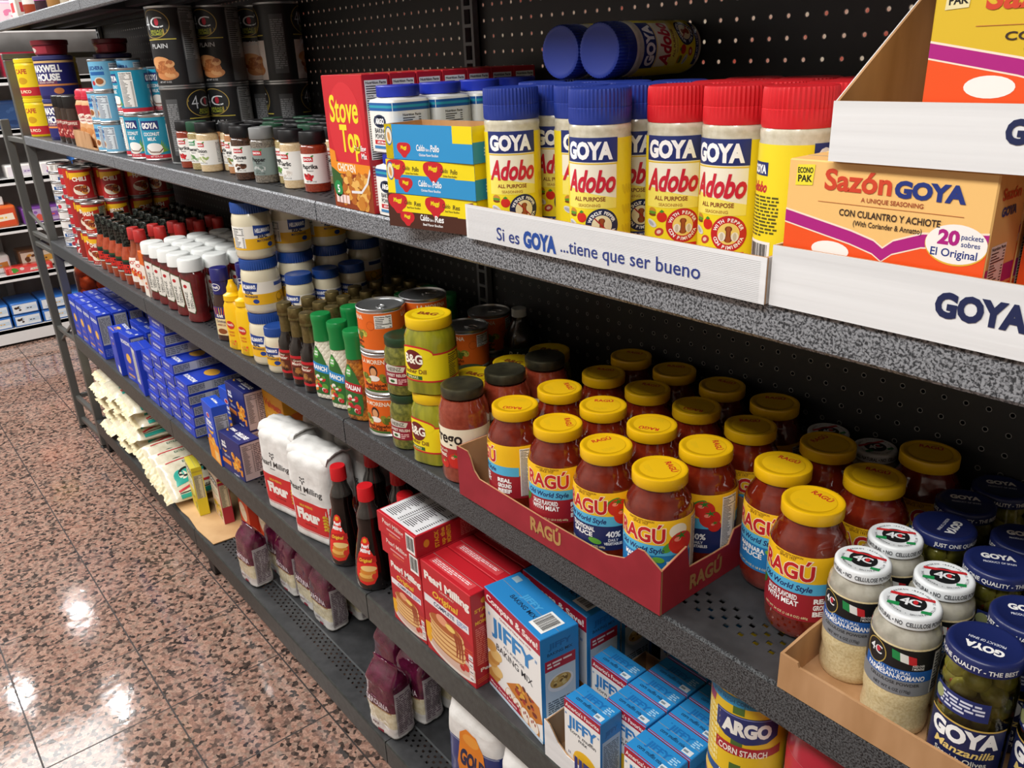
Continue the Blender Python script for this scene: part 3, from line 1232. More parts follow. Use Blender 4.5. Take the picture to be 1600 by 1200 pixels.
# ---- stuffing mix
def stuffing():
    w, d, h = .124, .046, .2
    a = Art()
    a.rect(0, 0, w, h, 'C8202C', 0)
    a.ell(.062, .125, .052, .065, 'D42A34', 1, n=36)
    a.text('Stove', .060, .133, .040, 'F4DE2C', 3, w=.088, bold=.02, shear=.12)
    a.text('Top', .072, .090, .040, 'F4DE2C', 3, w=.060, bold=.03)
    a.text('Stuffing', .100, .092, .0085, 'FFFFFF', 3, w=.034, bold=.02)
    a.text('Mix', .110, .081, .0085, 'FFFFFF', 3, w=.016, bold=.02)
    a.poly([(0, .092), (.018, .088), (.02, .072), (.124, .072), (.124, .058), (.026, .054), (.0, .064)], 'E98E1E', 2)
    a.text('CHICKEN', .05, .0585, .012, 'F8EFD8', 3, w=.056, bold=.03)
    a.rect(0, 0, w, .056, '8E3A14', 1)
    a.ell(.014, .05, .02, .026, '2F5A26', 1.2)
    a.blobs(.028, .002, .092, .060, 70, ['D99A3E', 'C67E28', 'E8B45C', 'B5651E'], 1.6, 5, (.05, .12))
    a.stroke([(.124, .066), (.112, .045), (.092, .030), (.06, .028)], .004, 'E4E4E6', 6.5)
    a.ell(.018, .03, .013, .013, '1E8A48', 6)
    a.text('5', .018, .024, .012, 'FFFFFF', 6.5, bold=.03)
    for k in range(4):
        a.rect(.008 + k * .011, .008, .009, .013, 'F2D8D2', 6)
    r = Art()
    r.rect(0, 0, d, h, 'B81E2A', 0)
    r.facts(.004, .08, d - .008, .112, 1)
    r.fine(.004, .012, d - .008, .06, 14, 'E9C4C0', 1)
    t = Art()
    t.rect(.01, .012, .1, .02, 'D8404A', 1)
    t.text('Stove Top', .06, .018, .01, 'F4DE2C', 2, w=.07)
    return carton('stuffing_carton', w, d, h, 'C8202C', {'f': a, 'r': r, 't': t})


ST = Kind(stuffing)
for i in range(7):
    ST.put(.0755, .001 + i * .0475, ZA + .0003, 0, ('red stuffing mix carton standing at front beside the baking powder' if i == 0 else f'red stuffing mix carton, {ORD[i]} from the front of its row'), 'carton', 'red stuffing cartons')


# ---- baking powder
def baking_powder():
    n = 7
    a = Art()
    s = .0345
    H = .074
    per = 8 * s * .97
    a.rect(-per / 2, .006, per, .0635, 'F3F2EC', 0)
    a.rect(-per / 2, .0585, per, .011, '1F5FA6', 1)
    a.rect(-per / 2, .0625, per, .0035, '2AA0B8', 1.4)
    for off in (-per / 2 + .0, 0,):
        a.ell(off, .0445, .0165, .009, '1E2A4A', 2)
        a.rect(off - .0135, .0385, .027, .0125, '1E2A4A', 2)
        a.text('ARGO', off, .041, .0075, 'FFFFFF', 3, w=.023, bold=.05)
        a.text('BAKING', off, .0285, .0068, '20262E', 3, w=.030, bold=.01)
        a.text('POWDER', off, .0205, .0068, '20262E', 3, w=.031, bold=.01)
        a.rect(off - .0175, .0125, .035, .006, 'C4262C', 2)
        a.text('60% More', off, .0138, .0036, 'FFFFFF', 3, w=.022, shear=.2)
        a.rect(off - .02, .0065, .04, .004, '3A7FB4', 2)
    a.facts(per * .25 - .022, .008, .034, .048, 2)
    a.facts(-per * .25 - .016, .008, .034, .048, 2)
    return vessel('baking_powder_jar', [(0, s * .9, s * .9, n), (.002, s, s, n), (H - .004, s, s, n), (H - .001, s * .96, s * .96, n), (H + .0005, s * .86, s * .86, 4), (H + .003, s * .80, s * .80, 2)], mat('EDECE6', .35),
                  [(H + .003, .0305), (H + .0042, .0312), (.0905, .0312), (.092, .0302), (.0922, .026)], mat('2438B4', .36), a, .03, parts=('jar', 'cap', 'label'), seg=48, ridges=.088)


BP = Kind(baking_powder)
for k in range(4):
    for lv in (0, 1):
        BP.put(.2385, .0365 + .0735 * k, ZA + .0004 + lv * .0925, 0, f'white baking powder jar with blue cap, {("lower", "upper")[lv]} one, {ORD[k]} from the front', 'jar', 'baking powder jars')
# ---- spice bottles
def spice(capc, powder, nm, col, sub=None, lab='F2F1EC', logo='C2202C'):
    def mk():
        a = Art()
        r = .0238
        per = 2 * pi * r
        a.rect(-per / 2, .016, per, .052, lab, 0)
        a.rect(-.012, .0545, .020, .0085, logo, 1)
        a.text('BADIA', -.002, .0568, .0042, 'FFFFFF', 2, w=.0165, bold=.03)
        a.ell(.007, .064, .003, .0014, '3E8A3A', 1.5, rot=.5)
        a.text(nm, -.001, .0425, .0078, '17181A', 2, maxw=.034, bold=.03)
        a.text(sub or 'Gourmet', 0, .0375, .003, '44464A', 2, w=.013, shear=.2)
        q = random.Random(len(nm))
        for k in range(9):
            a.ell(q.uniform(-.012, .012), q.uniform(.024, .032), .0055, .0026, col[k % len(col)], 1 + k * .1, n=10, rot=q.uniform(-.8, .8))
        a.text('NET WT. 2 OZ', 0, .0185, .0025, '333333', 2, w=.02)
        a.fine(.034, .02, .028, .044, 14, '777777', 1)
        return vessel('spice_bottle', [(0, .0215), (.002, .0236), (.078, .0238), (.0815, .0225), (.083, .0205), (.087, .0205)], powder,
                      [(.084, .0222), (.0855, .0236), (.104, .0232), (.1056, .022), (.106, .019)], mat(capc, .4), a, .04, parts=('bottle', 'cap', 'label'), ridges=.1042, seg=32)
    return Kind(mk)


def pw(n, a, b):
    return noisy(n, a, b, 300, .25, coat=.5)


REDP, CREAM, HERB, CLOVE, TAN, TUR = pw('red_spice', '7A2A16', '94381E'), pw('cream_spice', 'C9AE84', 'D8C29C'), pw('herb_spice', '8C7A4E', 'B8A878'), pw('dark_clove', '2C1C14', '5A3A2A'), pw('tan_spice', 'A8714A', 'B98458'), pw('turmeric_spice', 'C27E18', 'D8962A')
SP = {
    'pap': spice('16171A', REDP, 'Paprika', ['C4202A', 'A81820', 'D8383A'], 'Pimenton'),
    'gar': spice('16171A', CREAM, 'Garlic', ['E6E2DA', 'CFC8BE', 'F4F1EA'], 'Powder'),
    'oni': spice('16171A', CREAM, 'Onion', ['E4DFC8', '9AB06A'], 'Powder'),
    'ros': spice('1E4A34', HERB, 'Rosemary', ['5E8A54', '86A878', 'C8D0B8'], 'Romero', logo='2A8A58'),
    'clo': spice('16171A', CLOVE, 'Cloves', ['5A3420', '3A2218', '744A30'], 'Clavos'),
    'pep': spice('8A8C8C', pw('grey_pepper', '56504A', '8A8276'), 'Pepper', ['B8BCBA', '6A7A74'], 'Black', lab='7E8C88'),
    'tur': spice('1E4A34', TUR, 'Turmeric', ['E07A1E', 'F09A3A'], 'Curcuma'),
    'cum': spice('16171A', TAN, 'Cumin', ['9A7444', '6E8A4A'], 'Comino'),
    'ore': spice('16171A', HERB, 'Oregano', ['6A9A4A', '4E7A3A'], 'Orégano'),
}
row = [('pap', -.101, .060, 36, 'black capped red spice bottle reading Paprika, next to the red stuffing carton'), ('gar', -.179, .056, 20, 'black capped cream spice bottle with garlic picture, left of the paprika'),
       ('ore', -.247, .078, 10, 'black capped herb spice bottle tucked left of the garlic bottle'), ('tur', -.344, .093, 40, 'green capped orange turmeric bottle behind the garlic and grey pepper bottles'),
       ('pep', -.302, .051, 35, 'grey capped pepper bottle with grey label'), ('cum', -.424, .083, 25, 'black capped tan spice bottle between the grey pepper and the cloves'),
       ('clo', -.384, .044, 40, 'black capped bottle of dark whole cloves standing slightly forward'), ('cum', -.500, .076, 10, 'black capped tan spice bottle just left of the cloves'),
       ('gar', -.560, .090, 5, 'black capped spice bottle second to the left of the cloves'), ('oni', -.592, .048, 25, 'black capped cream onion powder bottle'),
       ('ros', -.653, .050, 25, 'green capped spice bottle with rosemary leaves on label'), ('pap', -.716, .046, 35, 'black capped red spice bottle at far left of the spice row')]
for k, x, y, tn, lb in row:
    SP[k].put(x, y, ZA + .0003, R(tn), lb, 'spice bottle', 'spice bottles in the front row')
kk = ['pap', 'cum', 'oni', 'gar', 'clo', 'ore', 'pap', 'tur', 'gar', 'ros', 'cum']
for j, y in enumerate((.137, .189, .241, .293)):
    for i in range(9 - (j > 1)):
        x = -.10 - .055 * i - .01 * j
        SP[kk[(i * 3 + j * 5) % 11]].put(x, y, ZA + .0003, R(30), f'spice bottle in the {ORD[j + 1]} row back, {ORD[i]} from the red stuffing carton', 'spice bottle', 'spice bottles in the rear rows')


# ---- bread crumb canisters
def crumbs(white):
    def mk():
        a = Art()
        r, h = .0525, .1765
        per = 2 * pi * r
        kx = 1.36
        a.rect(-per / 2, .006, per, h - .012, '1A1B1D', 0)
        for back in (1, 0):
            off, full, a = 0, a, Art()
            if white or back:
                a.rect(off - .034, .006, .068, .088, 'E6DAD2', 1)
            a.rect(off - .034, .104, .068, .002, 'C9B84A', 2)
            a.ell(off - .004, .138, .031, .031, 'B59A4A', 2, n=40)
            a.ell(off - .004, .138, .0295, .0295, '202224', 2.4, n=40)
            a.text('4', off - .020, .126, .032, 'D8DCE0', 3, w=.013, bold=-.012)
            a.text('C', off + .003, .130, .024, 'E4E8EA', 3, w=.025, bold=-.005)
            a.ell(off + .004, .142, .0042, .0080, 'B8283A', 4)
            a.text('BREAD', off, .120, .0058, 'A8B03A', 4, w=.026)
            a.text('CRUMBS', off - .001, .1135, .0058, 'A8B03A', 4, w=.028)
            a.text('PLAIN' if not back else 'PANKO', off, .086, .010, 'CFD2D4', 3, w=.034)
            for q in range(3):
                a.ell(off + .006 - q * .006, .028 + q * .014, .022, .012, ('C88450', 'A8602E', 'D89A62')[q], 2.5 + q * .2)
            a.blobs(off - .024, .02, .05, .04, 12, ['C07A44', 'D9A069', 'A86234'], 4, 3)
            a.text('NET WT 15 OZ', off, .010, .004, 'CFCFCF', 3, w=.026)
            n0, dx = len(full.v), (-per / 2 if back else 0)
            full.v += [(x * 1.3 + dx, y, z) for x, y, z in a.v]
            full.f += [[k + n0 for k in f] for f in a.f]
            full.m += a.m
            a = full
        a.rect(per * .25 - .026, .008, .052, h - .02, '5C5E60', 1)
        a.facts(per * .25 - .024, .06, .048, .11, 2, bg='8C8E8E')
        a.rect(-per * .25 - .016, .02, .032, .13, '4C4E50', 1)
        a.fine(-per * .25 - .014, .03, .028, .11, 24, '8A8C8E', 2)
        t = empty('crumb_canister', 'x', 'canister')
        b = Body([(.003, r), (.0035, r), (h - .004, r), (h - .0035, r)], 40)
        mb = MB()
        b.mesh(mb, '1A1B1D', caps=(True, True))
        mb.build('body', t)
        me = mat('BFC2C4', .3, .9)
        mb = MB()
        Body([(h - .005, r), (h - .004, r + .001), (h - .0005, r + .001), (h, r), (h - .002, r - .002), (h - .003, r * .5)]).mesh(mb, me)
        mb.build('lid', t)
        mb = MB()
        Body([(0, r - .0006), (.001, r + .001), (.004, r + .001), (.0045, r)]).mesh(mb, me)
        mb.build('rim', t)
        mb = MB()
        a.wrap(mb, b, h / 2)
        mb.build('label', t)
        return t
    return Kind(mk)


CB, CW = crumbs(False), crumbs(True)
for lv in (0, 1):
    for n_, (x, y, k, tn, wh) in enumerate([(-.832, .094, CB, 30, 'front one'), (-.822, .2015, CB, 30, 'second one back'), (-.822, .3085, CW, 35, 'rearmost one'), (-.712, .3085, CW, 150, 'rear right one'), (-.950, .152, CW, 100, 'left one')]):
        k.put(x, y, ZA + .0003 + lv * .177, R(tn + (95 if not lv and n_ % 2 == 0 else 0)), f'black bread crumb canister, {("bottom", "top")[lv]} layer, {wh}', 'canister', 'black bread crumb canisters')


# ---- cans of coconut milk and condensed milk
def coco():
    a = Art()
    r, h = .0375, .112
    per = 2 * pi * r
    a.rect(-per / 2, .006, per, h - .012, '1B8FB0', 0)
    a.rect(-per / 2, .006, per, .009, 'C8283A', 1)
    for off in (-per / 2 + .02, 0):
        a.rect(off - .03, .076, .048, .022, '1D2C6E', 1)
        goya(a, off - .006, .080, .0135, 'F2F2F2', 2, w=.042)
        a.text('COCONUT', off - .004, .062, .0085, 'F2F4F4', 2, w=.042, bold=.03)
        a.text('MILK', off - .004, .050, .0085, 'F2F4F4', 2, w=.022, bold=.03)
        for q in range(6):
            a.stroke([(off + .012, .022), (off + .02 + q * .0035, .05 - q * .005)], [.006, .001], '6FA52E', 1.5 + q * .1)
        a.ell(off - .002, .028, .022, .014, 'E9E4DC', 2)
        a.ell(off - .002, .034, .020, .010, 'F7F5F0', 2.4)
        a.stroke([(off - .022, .032), (off - .012, .022), (off + .01, .021), (off + .02, .03)], .0025, '6A3A22', 2.6)
        a.text('NET 13.5 FL OZ', off, .009, .0036, 'FFFFFF', 2, w=.03)
    a.facts(per * .25 - .02, .018, .036, .084, 1)
    a.facts(-per * .25 - .008, .018, .03, .084, 1)
    return can('coconut_milk_can', r, h, a)


CC = Kind(coco)
for i, (x, y) in enumerate(((-1.055, .046), (-.976, .058), (-1.150, .060), (-1.062, .128))):
    for lv in (0, 1):
        if i == 1 and lv:
            continue
        CC.put(x, y, ZA + .0003 + lv * .1125, R(30 + 25 * i - 70 * lv), f'teal coconut milk can, {("bottom", "top")[lv]} of the {("front right", "rear right", "front left", "rear left")[i]} stack', 'can', 'teal coconut milk cans')


def condensed():
    a = Art()
    r, h = .0365, .083
    per = 2 * pi * r
    a.rect(-per / 2, .006, per, h - .012, '6FB4D8', 0)
    for off in (-per / 2 + .02, 0):
        a.text('LECHERA', off, .056, .0095, '1E3E8A', 2, w=.045, bold=.03)
        a.rect(off - .022, .042, .044, .009, '1E62A8', 1)
        a.ell(off + .006, .025, .016, .012, 'D8D2C4', 1.5)
        a.ell(off + .006, .026, .011, .008, '9A5A2C', 2)
        a.ell(off - .014, .022, .006, .006, 'C22A34', 2)
    for s_ in (-.25, .25):
        a.facts(per * s_ - .02, .012, .038, .06, 1, bg='D9E2E8', ink='3A4A66')
    return can('condensed_milk_can', r, h, a)


CM = Kind(condensed)
for i, (x, y) in enumerate(((-1.300, .045), (-1.382, .045), (-1.341, .122))):
    for lv in (0, 1, 2):
        if i == 1 and lv == 2:
            continue
        CM.put(x, y, ZA + .0003 + lv * .0835, R(130 + 20 * i) if lv < 2 else R(40), f'light blue condensed milk can, {("bottom", "middle", "top")[lv]} of the {("right", "left", "rear")[i]} stack', 'can', 'light blue milk cans')


# ---- coffee creamer, coffee
def creamer():
    a = Art()
    r = .036
    per = 2 * pi * r
    a.rect(-per / 2, .015, per, .105, 'D9A878', 0)
    for off in (-per / 2 + .01, 0):
        a.poly([(off - .04, .122), (off + .04, .122), (off + .04, .1), (off, .085), (off - .04, .104)], 'B02434', 1)
        a.ell(off, .082, .024, .015, 'EFE6DA', 2)
        a.text('Coffee', off, .083, .008, 'B02434', 3, w=.03, bold=.03, shear=.2)
        a.text('creamer', off, .074, .0065, 'B02434', 3, w=.028, bold=.02, shear=.2)
        a.ell(off - .01, .04, .02, .018, 'C88A52', 1.5)
        a.ell(off + .012, .03, .014, .012, 'E6C79E', 2)
    a.facts(per * .25 - .016, .03, .03, .06, 1, bg='E2C6A2')
    return vessel('creamer_bottle', [(0, .033), (.003, .036), (.05, .036), (.07, .033), (.09, .0345), (.122, .036), (.134, .031), (.142, .026)], mat('D5A678', .4),
                  [(.136, .0305), (.139, .033), (.1475, .033), (.148, .031), (.162, .030), (.168, .025), (.169, .018)], mat('C2233C', .35), a, .07, parts=('bottle', 'cap', 'label'))


CRM = Kind(creamer)
for j, y in enumerate((.062, .14, .218)):
    for i, x in enumerate((-1.470, -1.547, -1.625)):
        CRM.put(x, y, ZA + .003, R(35), f'red capped tan creamer bottle, {ORD[j]} row back, {ORD[i]} from the right', 'creamer bottle', 'creamer bottles')
tr = tag(tray('cardboard_tray', .255, .25, .05, .05, .05, KRAFT, KRAFT, front=[(0, .05), (.13, .05), (.135, .02), (.14, .05), (.19, .045), (.2, .006), (.255, .004)], right=[(0, .004), (.06, .004), (.08, .05), (.25, .05)]),
         'torn brown cardboard tray holding red capped creamer bottles', 'tray')
tr.location = (-1.682, .015, ZA + .0003)


def coffeejar():
    a = Art()
    r = .036
    per = 2 * pi * r
    a.rect(-per / 2, .02, per, .055, '8C2026', 0)
    a.blobs(-.06, .022, .12, .04, 26, ['C85A4A', '5A1618', 'E0A898', 'A03030'], 1, 4, (.03, .07))
    a.text('COFFEE', 0, .062, .009, 'F0E4D4', 3.5, w=.045)
    return vessel('instant_coffee_jar', [(0, .034), (.003, .036), (.085, .036), (.1, .035), (.112, .0345)], noisy('instant_coffee', '1E120C', '3A2418', 260, .12, coat=.7),
                  [(.113, .035), (.1145, .0368), (.148, .0368), (.1505, .035), (.151, .03)], mat('1A1A1B', .35), a, .05, ridges=.146)


CJ = Kind(coffeejar)
for j, y in enumerate((.055, .132, .209, .286)):
    for i, x in enumerate((-1.750, -1.827, -1.904)):
        CJ.put(x, y, ZA + .0003, R(30), f'dark instant coffee jar with black lid, {ORD[j]} row back, {("right", "middle", "left")[i]} column', 'coffee jar', 'dark coffee jars')


def coffeecan():
    a = Art()
    r = .062
    per = 2 * pi * r
    a.rect(-per / 2, .01, per, .111, '24246A', 0)
    a.rect(-per / 2, .114, per, .007, 'D9B070', 1)
    a.rect(-per / 2, .040, per, .006, 'D98A4A', 1)
    for off in (-per / 2 + .03, .03):
        a.text('MAXWELL', off, .086, .022, 'F4F4F2', 2, w=.105, bold=.05)
        a.text('HOUSE', off, .058, .022, 'F4F4F2', 2, w=.085, bold=.05)
        a.rect(off - .05, .046, .08, .012, '6A2C58', 1.5)
        a.text('GROUND COFFEE', off - .01, .0495, .005, 'F2E4D4', 3, w=.06)
        a.ell(off + .03, .024, .016, .01, 'C87A44', 2)
    return vessel('coffee_canister', [(0, .06), (.003, .062), (.122, .062), (.123, .06)], mat('24246A', .3), [(.123, .061), (.1245, .0635), (.135, .0635), (.137, .06)], mat('3A3E72', .35), a, .07, parts=('body', 'lid', 'label'))


MH = Kind(coffeecan)
for i, (x, y) in enumerate(((-2.06, .085), (-2.035, .275))):
    for lv in (0, 1):
        if i == 1 and not lv:
            pass
        MH.put(x, y, ZA + .0003 + lv * .138, R(20), f'dark blue coffee canister, {("bottom", "top")[lv]} of the {("front", "rear")[i]} pair', 'coffee canister', 'dark blue coffee canisters')


def redtub():
    a = Art()
    a.rect(-.06, .006, .12, .022, 'A83444', 0)
    a.ell(0, .017, .02, .008, 'D8C8C0', 1)
    return vessel('red_tub', [(0, .046), (.003, .050), (.030, .055), (.032, .053)], mat('7A1A26', .35), [(.031, .056), (.033, .0585), (.046, .0585), (.048, .055)], mat('6A1220', .35), a, .025, parts=('tub', 'lid', 'label'))


RT = Kind(redtub)
RT.put(-2.06, .085, ZA + .0003 + .2765, 0, 'dark red lidded tub on top of the front coffee canisters', 'tub', 'dark red tubs')
RT.put(-2.035, .275, ZA + .0003 + .2765, 0, 'dark red lidded tub on top of the rear coffee canisters', 'tub', 'dark red tubs')


def cocoa():
    a = Art()
    per = 2 * pi * .05
    a.rect(-per / 2, .008, per, .03, 'C81E2C', 0)
    a.rect(-per / 2, .038, per, .075, 'F0D010', 0)
    for off in (-per / 2 + .02, 0.02):
        a.text('CAFE', off, .085, .016, 'B84A1E', 1, w=.05, bold=.04)
        a.ell(off, .06, .02, .012, 'C89A10', 1)
        a.text('EL PICO', off, .018, .01, 'F4E9C0', 1, w=.05, bold=.03)
    return vessel('yellow_coffee_can', [(0, .048), (.003, .05), (.118, .05), (.122, .047)], mat('F0D010', .35), [(.121, .048), (.1225, .0502), (.1345, .0502), (.136, .048)], mat('E8CC14', .4), a, .06, parts=('body', 'lid', 'label'))


YC = Kind(cocoa)
for i, (x, y) in enumerate(((-2.33, .060), (-2.33, .170))):
    for lv in (0, 1):
        YC.put(x, y, ZA + .0003 + lv * .1365, R(10), f'yellow and red coffee can, {("bottom", "top")[lv]} of the {("front", "rear")[i]} stack by the end post', 'coffee can', 'yellow and red coffee cans')
# ================================================================ middle shelf: sauces
zb = ZB + .0003
SAUCE = noisy('tomato_sauce_in_glass', '62180C', '74220F', 90, .12, coat=1.)
SAUCE2 = noisy('meat_sauce_in_glass', '86321F', '97412C', 140, .14, coat=1.)


def tomato(a, x, y, r, l=3):
    a.ell(x, y, r, r * .92, 'C8281E', l)
    a.ell(x - r * .3, y + r * .35, r * .28, r * .18, 'EE8A78', l + .3)
    for q in range(5):
        t = q * 1.25 + .5
        a.stroke([(x, y + r * .6), (x + r * .5 * cos(t), y + r * .6 + r * .35 * sin(t))], [r * .2, r * .04], '2F7A2A', l + .5)


def pasta_sauce(bot, nm, sub, extra, bname='sauce'):
    a = Art()
    r = .0425
    per = 2 * pi * r
    H = .113
    a.rect(-per / 2, .030, per, H - .030, bot, 0)
    a.rect(-per / 2, .0665, per, H - .0665, 'F2BE1A', 1)
    for off in (0, per / 2):
        L, W = off - .052, .105
        a.rect(L, .0655, W, .0145, '54B4DE', 1.6)
        a.text('RAGÚ', off - .014, .0835, .0200, 'F8E8C0', 2.6, w=.0655, bold=.065)
        a.text('RAGÚ', off - .014, .0835, .0200, 'C01F26', 3.4, w=.063, bold=.03)
        a.text('Old World Style', off - .014, .0695, .0072, '1C2A66', 3, w=.062, bold=.02, shear=.22)
        a.text('SINCE 1937', off - .013, .1062, .0034, '7A4A10', 3, w=.02)
        a.text('CRAFTED WITH PASSION', off - .013, .1098, .0024, '7A4A10', 3, w=.034)
        a.text(nm, off - .017, .0565, .0066, 'FFFFFF', 3, w=.038 if len(nm) > 5 else .024, bold=.03)
        a.text(sub, off - .017, .0485, .0066, 'FFFFFF', 3, w=.032 if len(sub) < 9 else .042, bold=.03)
        a.text('NET WT 24 OZ (1 LB 8 OZ) 680g', off - .012, .0335, .0030, 'E8D9A8', 3, w=.055)
        if extra == 'beef':
            for k, t in enumerate(('REAL', 'GROUND', 'BEEF')):
                a.text(t, off + .0305, .055 - .0085 * k, .0062, 'FFFFFF', 3.4, w=.022, bold=.05)
            a.ell(off - .05, .058, .01, .005, '3F7A2E', 2.4, rot=.8)
        elif extra == 'veg':
            a.text('40%', off + .026, .0500, .0085, 'FFFFFF', 3, w=.019, bold=.03)
            a.text('DAILY', off + .026, .0435, .0042, 'FFFFFF', 3, w=.013)
            a.text('VEGETABLES', off + .026, .0382, .0040, 'FFFFFF', 3, w=.024, bold=.03)
            a.ell(off + .002, .043, .009, .0042, '5FA53A', 2.6, rot=-.2)
            tomato(a, off + .032, .0925, .0135)
            tomato(a, off + .040, .0800, .0135, 4)
            tomato(a, off + .046, .0695, .0085, 5)
            a.ell(off + .026, .1, .010, .005, '3E8A34', 2.5, rot=.5)
        else:
            a.ell(off + .034, .098, .012, .0100, 'F0EAD2', 2.8)
            tomato(a, off + .038, .081, .0165, 3.4)
            a.ell(off + .023, .078, .011, .0055, '4F9A38', 3, rot=.7)
            a.ell(off + .010, .060, .0075, .004, '6DB544', 3, rot=-.2)
            a.rect(off + .020, .0465, .0085, .011, 'E8F0E8', 3)
            a.rect(off + .030, .0465, .0085, .011, '1F5A8A', 3)
            a.text('MADE WITH', off + .028, .0405, .0036, 'FFFFFF', 3, w=.02, bold=.02)
            a.text('OLIVE OIL', off + .028, .0358, .0036, 'FFFFFF', 3, w=.02, bold=.02)
    a.facts(per * .25 - .012, .034, .024, .075, 4)
    la = Art()
    la.ell(0, 0, .0250, .0250, 'D8A60C', .2, n=40)
    la.ell(0, 0, .0243, .0243, 'E8B812', .5, n=40)
    la.text('RAGÚ', 0, .0105, .0078, 'C2261E', 1, w=.0265, bold=.03)
    la.fine(-.012, -.018, .018, .008, 4, 'DDB41A', 1)
    return vessel('sauce_jar', [(0, .033), (.002, .0375), (.006, .0405), (.014, .0421), (.024, .0425), (.100, .0425), (.111, .0421), (.119, .0406), (.126, .0378), (.133, .0338), (.138, .0312), (.147, .0306)], SAUCE,
                  roundlid(.0336, .1465, .1615, .0016), mat('E6B40E', .33), a, .06, lidart=la, seg=48)


RG = {'red': Kind(lambda: pasta_sauce('9C1F2C', 'SAUCE FLAVORED', 'WITH MEAT', 'beef')),
      'navy': Kind(lambda: pasta_sauce('1E2A5C', 'TRADITIONAL', 'SAUCE', 'veg')),
      'blue': Kind(lambda: pasta_sauce('1F78B8', 'MARINARA', 'SAUCE', 'oil'))}
gx, gy = (.7385, .649, .558, .467), (.0437, .1305, .2235, .3105)
kinds = [['red', 'navy', 'red', 'red'], ['navy', 'navy', 'red', 'blue'], ['red', 'blue', 'navy', 'red'], ['red', 'navy', 'blue', 'red']]
kinds[0] = ['blue', 'navy', 'red', 'red']
lidrot = [[-30, 70, -35, 215], [-40, 205, 40, -25], [40, 200, 20, 30], [30, 10, 30, 20]]
bodyrot = [[28, 22, 42, -18], [-4, 10, 15, 60], [40, 20, 10, 0], [0, 30, 60, 90]]


def put_sauce(k, x, y, z, rot, lid, lb, grp):
    o = RG[k].put(x, y, z, R(rot), lb, 'sauce jar', grp)
    for c in o.children:
        if c.name.startswith('lid'):
            c.rotation_euler.z = R(lid - rot)
    return o


COLN = ['rightmost', 'second from the right', 'third from the right', 'leftmost']
for j in range(4):
    for i in range(4):
        intray = 'in the maroon tray' if j < 2 else 'behind the maroon tray'
        put_sauce(kinds[j][i], gx[i] - (.022 if j == 3 else 0), gy[j], zb + (.0022 if j < 2 else 0), bodyrot[j][i], lidrot[j][i], f'yellow lidded tomato sauce jar {intray}, {ORD[j]} row, {COLN[i]}', 'yellow lidded tomato sauce jars')
for k, x, y, rt, lr, lb in [('blue', .8297, .1605, 12, 5, 'tomato sauce jar with bright blue label standing just right of the maroon tray'),
                            ('red', .9005, .1105, 18, -10, 'tomato sauce jar with red label beside the brown tray of cheese jars'),
                            ('red', .836, .2480, 40, 80, 'tomato sauce jar behind the bright blue label one'),
                            ('navy', .918, .209, 30, 15, 'tomato sauce jar behind the red label one by the cheese jars'),
                            ('red', .933, .3110, 30, 20, 'tomato sauce jar against the back panel at right of the sauce rows')]:
    put_sauce(k, x, y, zb, rt, lr, lb, 'yellow lidded tomato sauce jars')
RED = noisy('maroon_board', '8C1A28', '9A2230', 20, .55)
f = Art()
f.text('RAGÚ', .2, .014, .021, 'B48A50', 2, w=.062, bold=.04)
g = Art()
g.text('RAGÚ', .085, .012, .020, 'A07A4A', 2, w=.062, bold=.04)
tr = tag(tray('display_tray', .404, .1835, .04, .08, .08, RED, KRAFT,
              front=[(0, .082), (.026, .082), (.032, .074), (.040, .055), (.052, .045), (.2, .041), (.315, .042), (.345, .052), (.366, .076), (.376, .077), (.404, .062)],
              right=[(0, .062), (.047, .076), (.052, .044), (.1, .042), (.13, .042), (.14, .06), (.1835, .06)], left=[(0, .082), (.1835, .082)], arts={'f': f, 'r': g}, th=.0032),
         'maroon display tray with stepped front edge holding tomato sauce jars', 'tray')
tr.location = (.3815, -.0045, zb)


# ---- meat sauce jars with dark lids
def meatsauce():
    a = Art()
    r = .0400
    per = 2 * pi * r
    a.rect(-per / 2, .028, per, .068, 'EDE3C8', 0)
    a.rect(-per / 2, .028, per, .034, 'A82A2A', 1)
    for off in (0, per / 2):
        a.text('Prego', off, .0715, .0205, '1A1512', 3, w=.058, bold=.02)
        a.text('Flavored with', off - .012, .0545, .0052, 'F0E4D0', 3, w=.028)
        a.text('Meat', off - .012, .0462, .0078, 'F4EAD8', 3, w=.024, bold=.02)
        tomato(a, off + .016, .042, .0135)
        tomato(a, off - .005, .034, .0085, 4)
        a.ell(off + .027, .032, .006, .0045, 'E8D8C8', 4)
    return vessel('sauce_jar', [(0, .0345), (.003, .0385), (.010, .0400), (.112, .0400), (.124, .0388), (.134, .0350), (.139, .0338)], SAUCE2,
                  roundlid(.0335, .142, .158, .002), noisy('worn_dark_tin', '3E3C30', '55523F', 60, .35, metal=.5), a, .06, seg=44)


PG = Kind(meatsauce)
for j, (x, y) in enumerate(((.337, .044), (.337, .130), (.337, .216))):
    PG.put(x, y, zb, R(6), f'meat sauce jar with dark grey lid, {("front one beside the pickles", "second one back", "third one back")[j]}', 'sauce jar', 'dark lidded sauce jars')


# ---- grated cheese jars in a brown tray
CHEESE = noisy('grated_cheese', 'CDB886', 'E2D2A6', 420, .35, coat=.5, bump=.0007, bscale=90, p=(.3, .6))


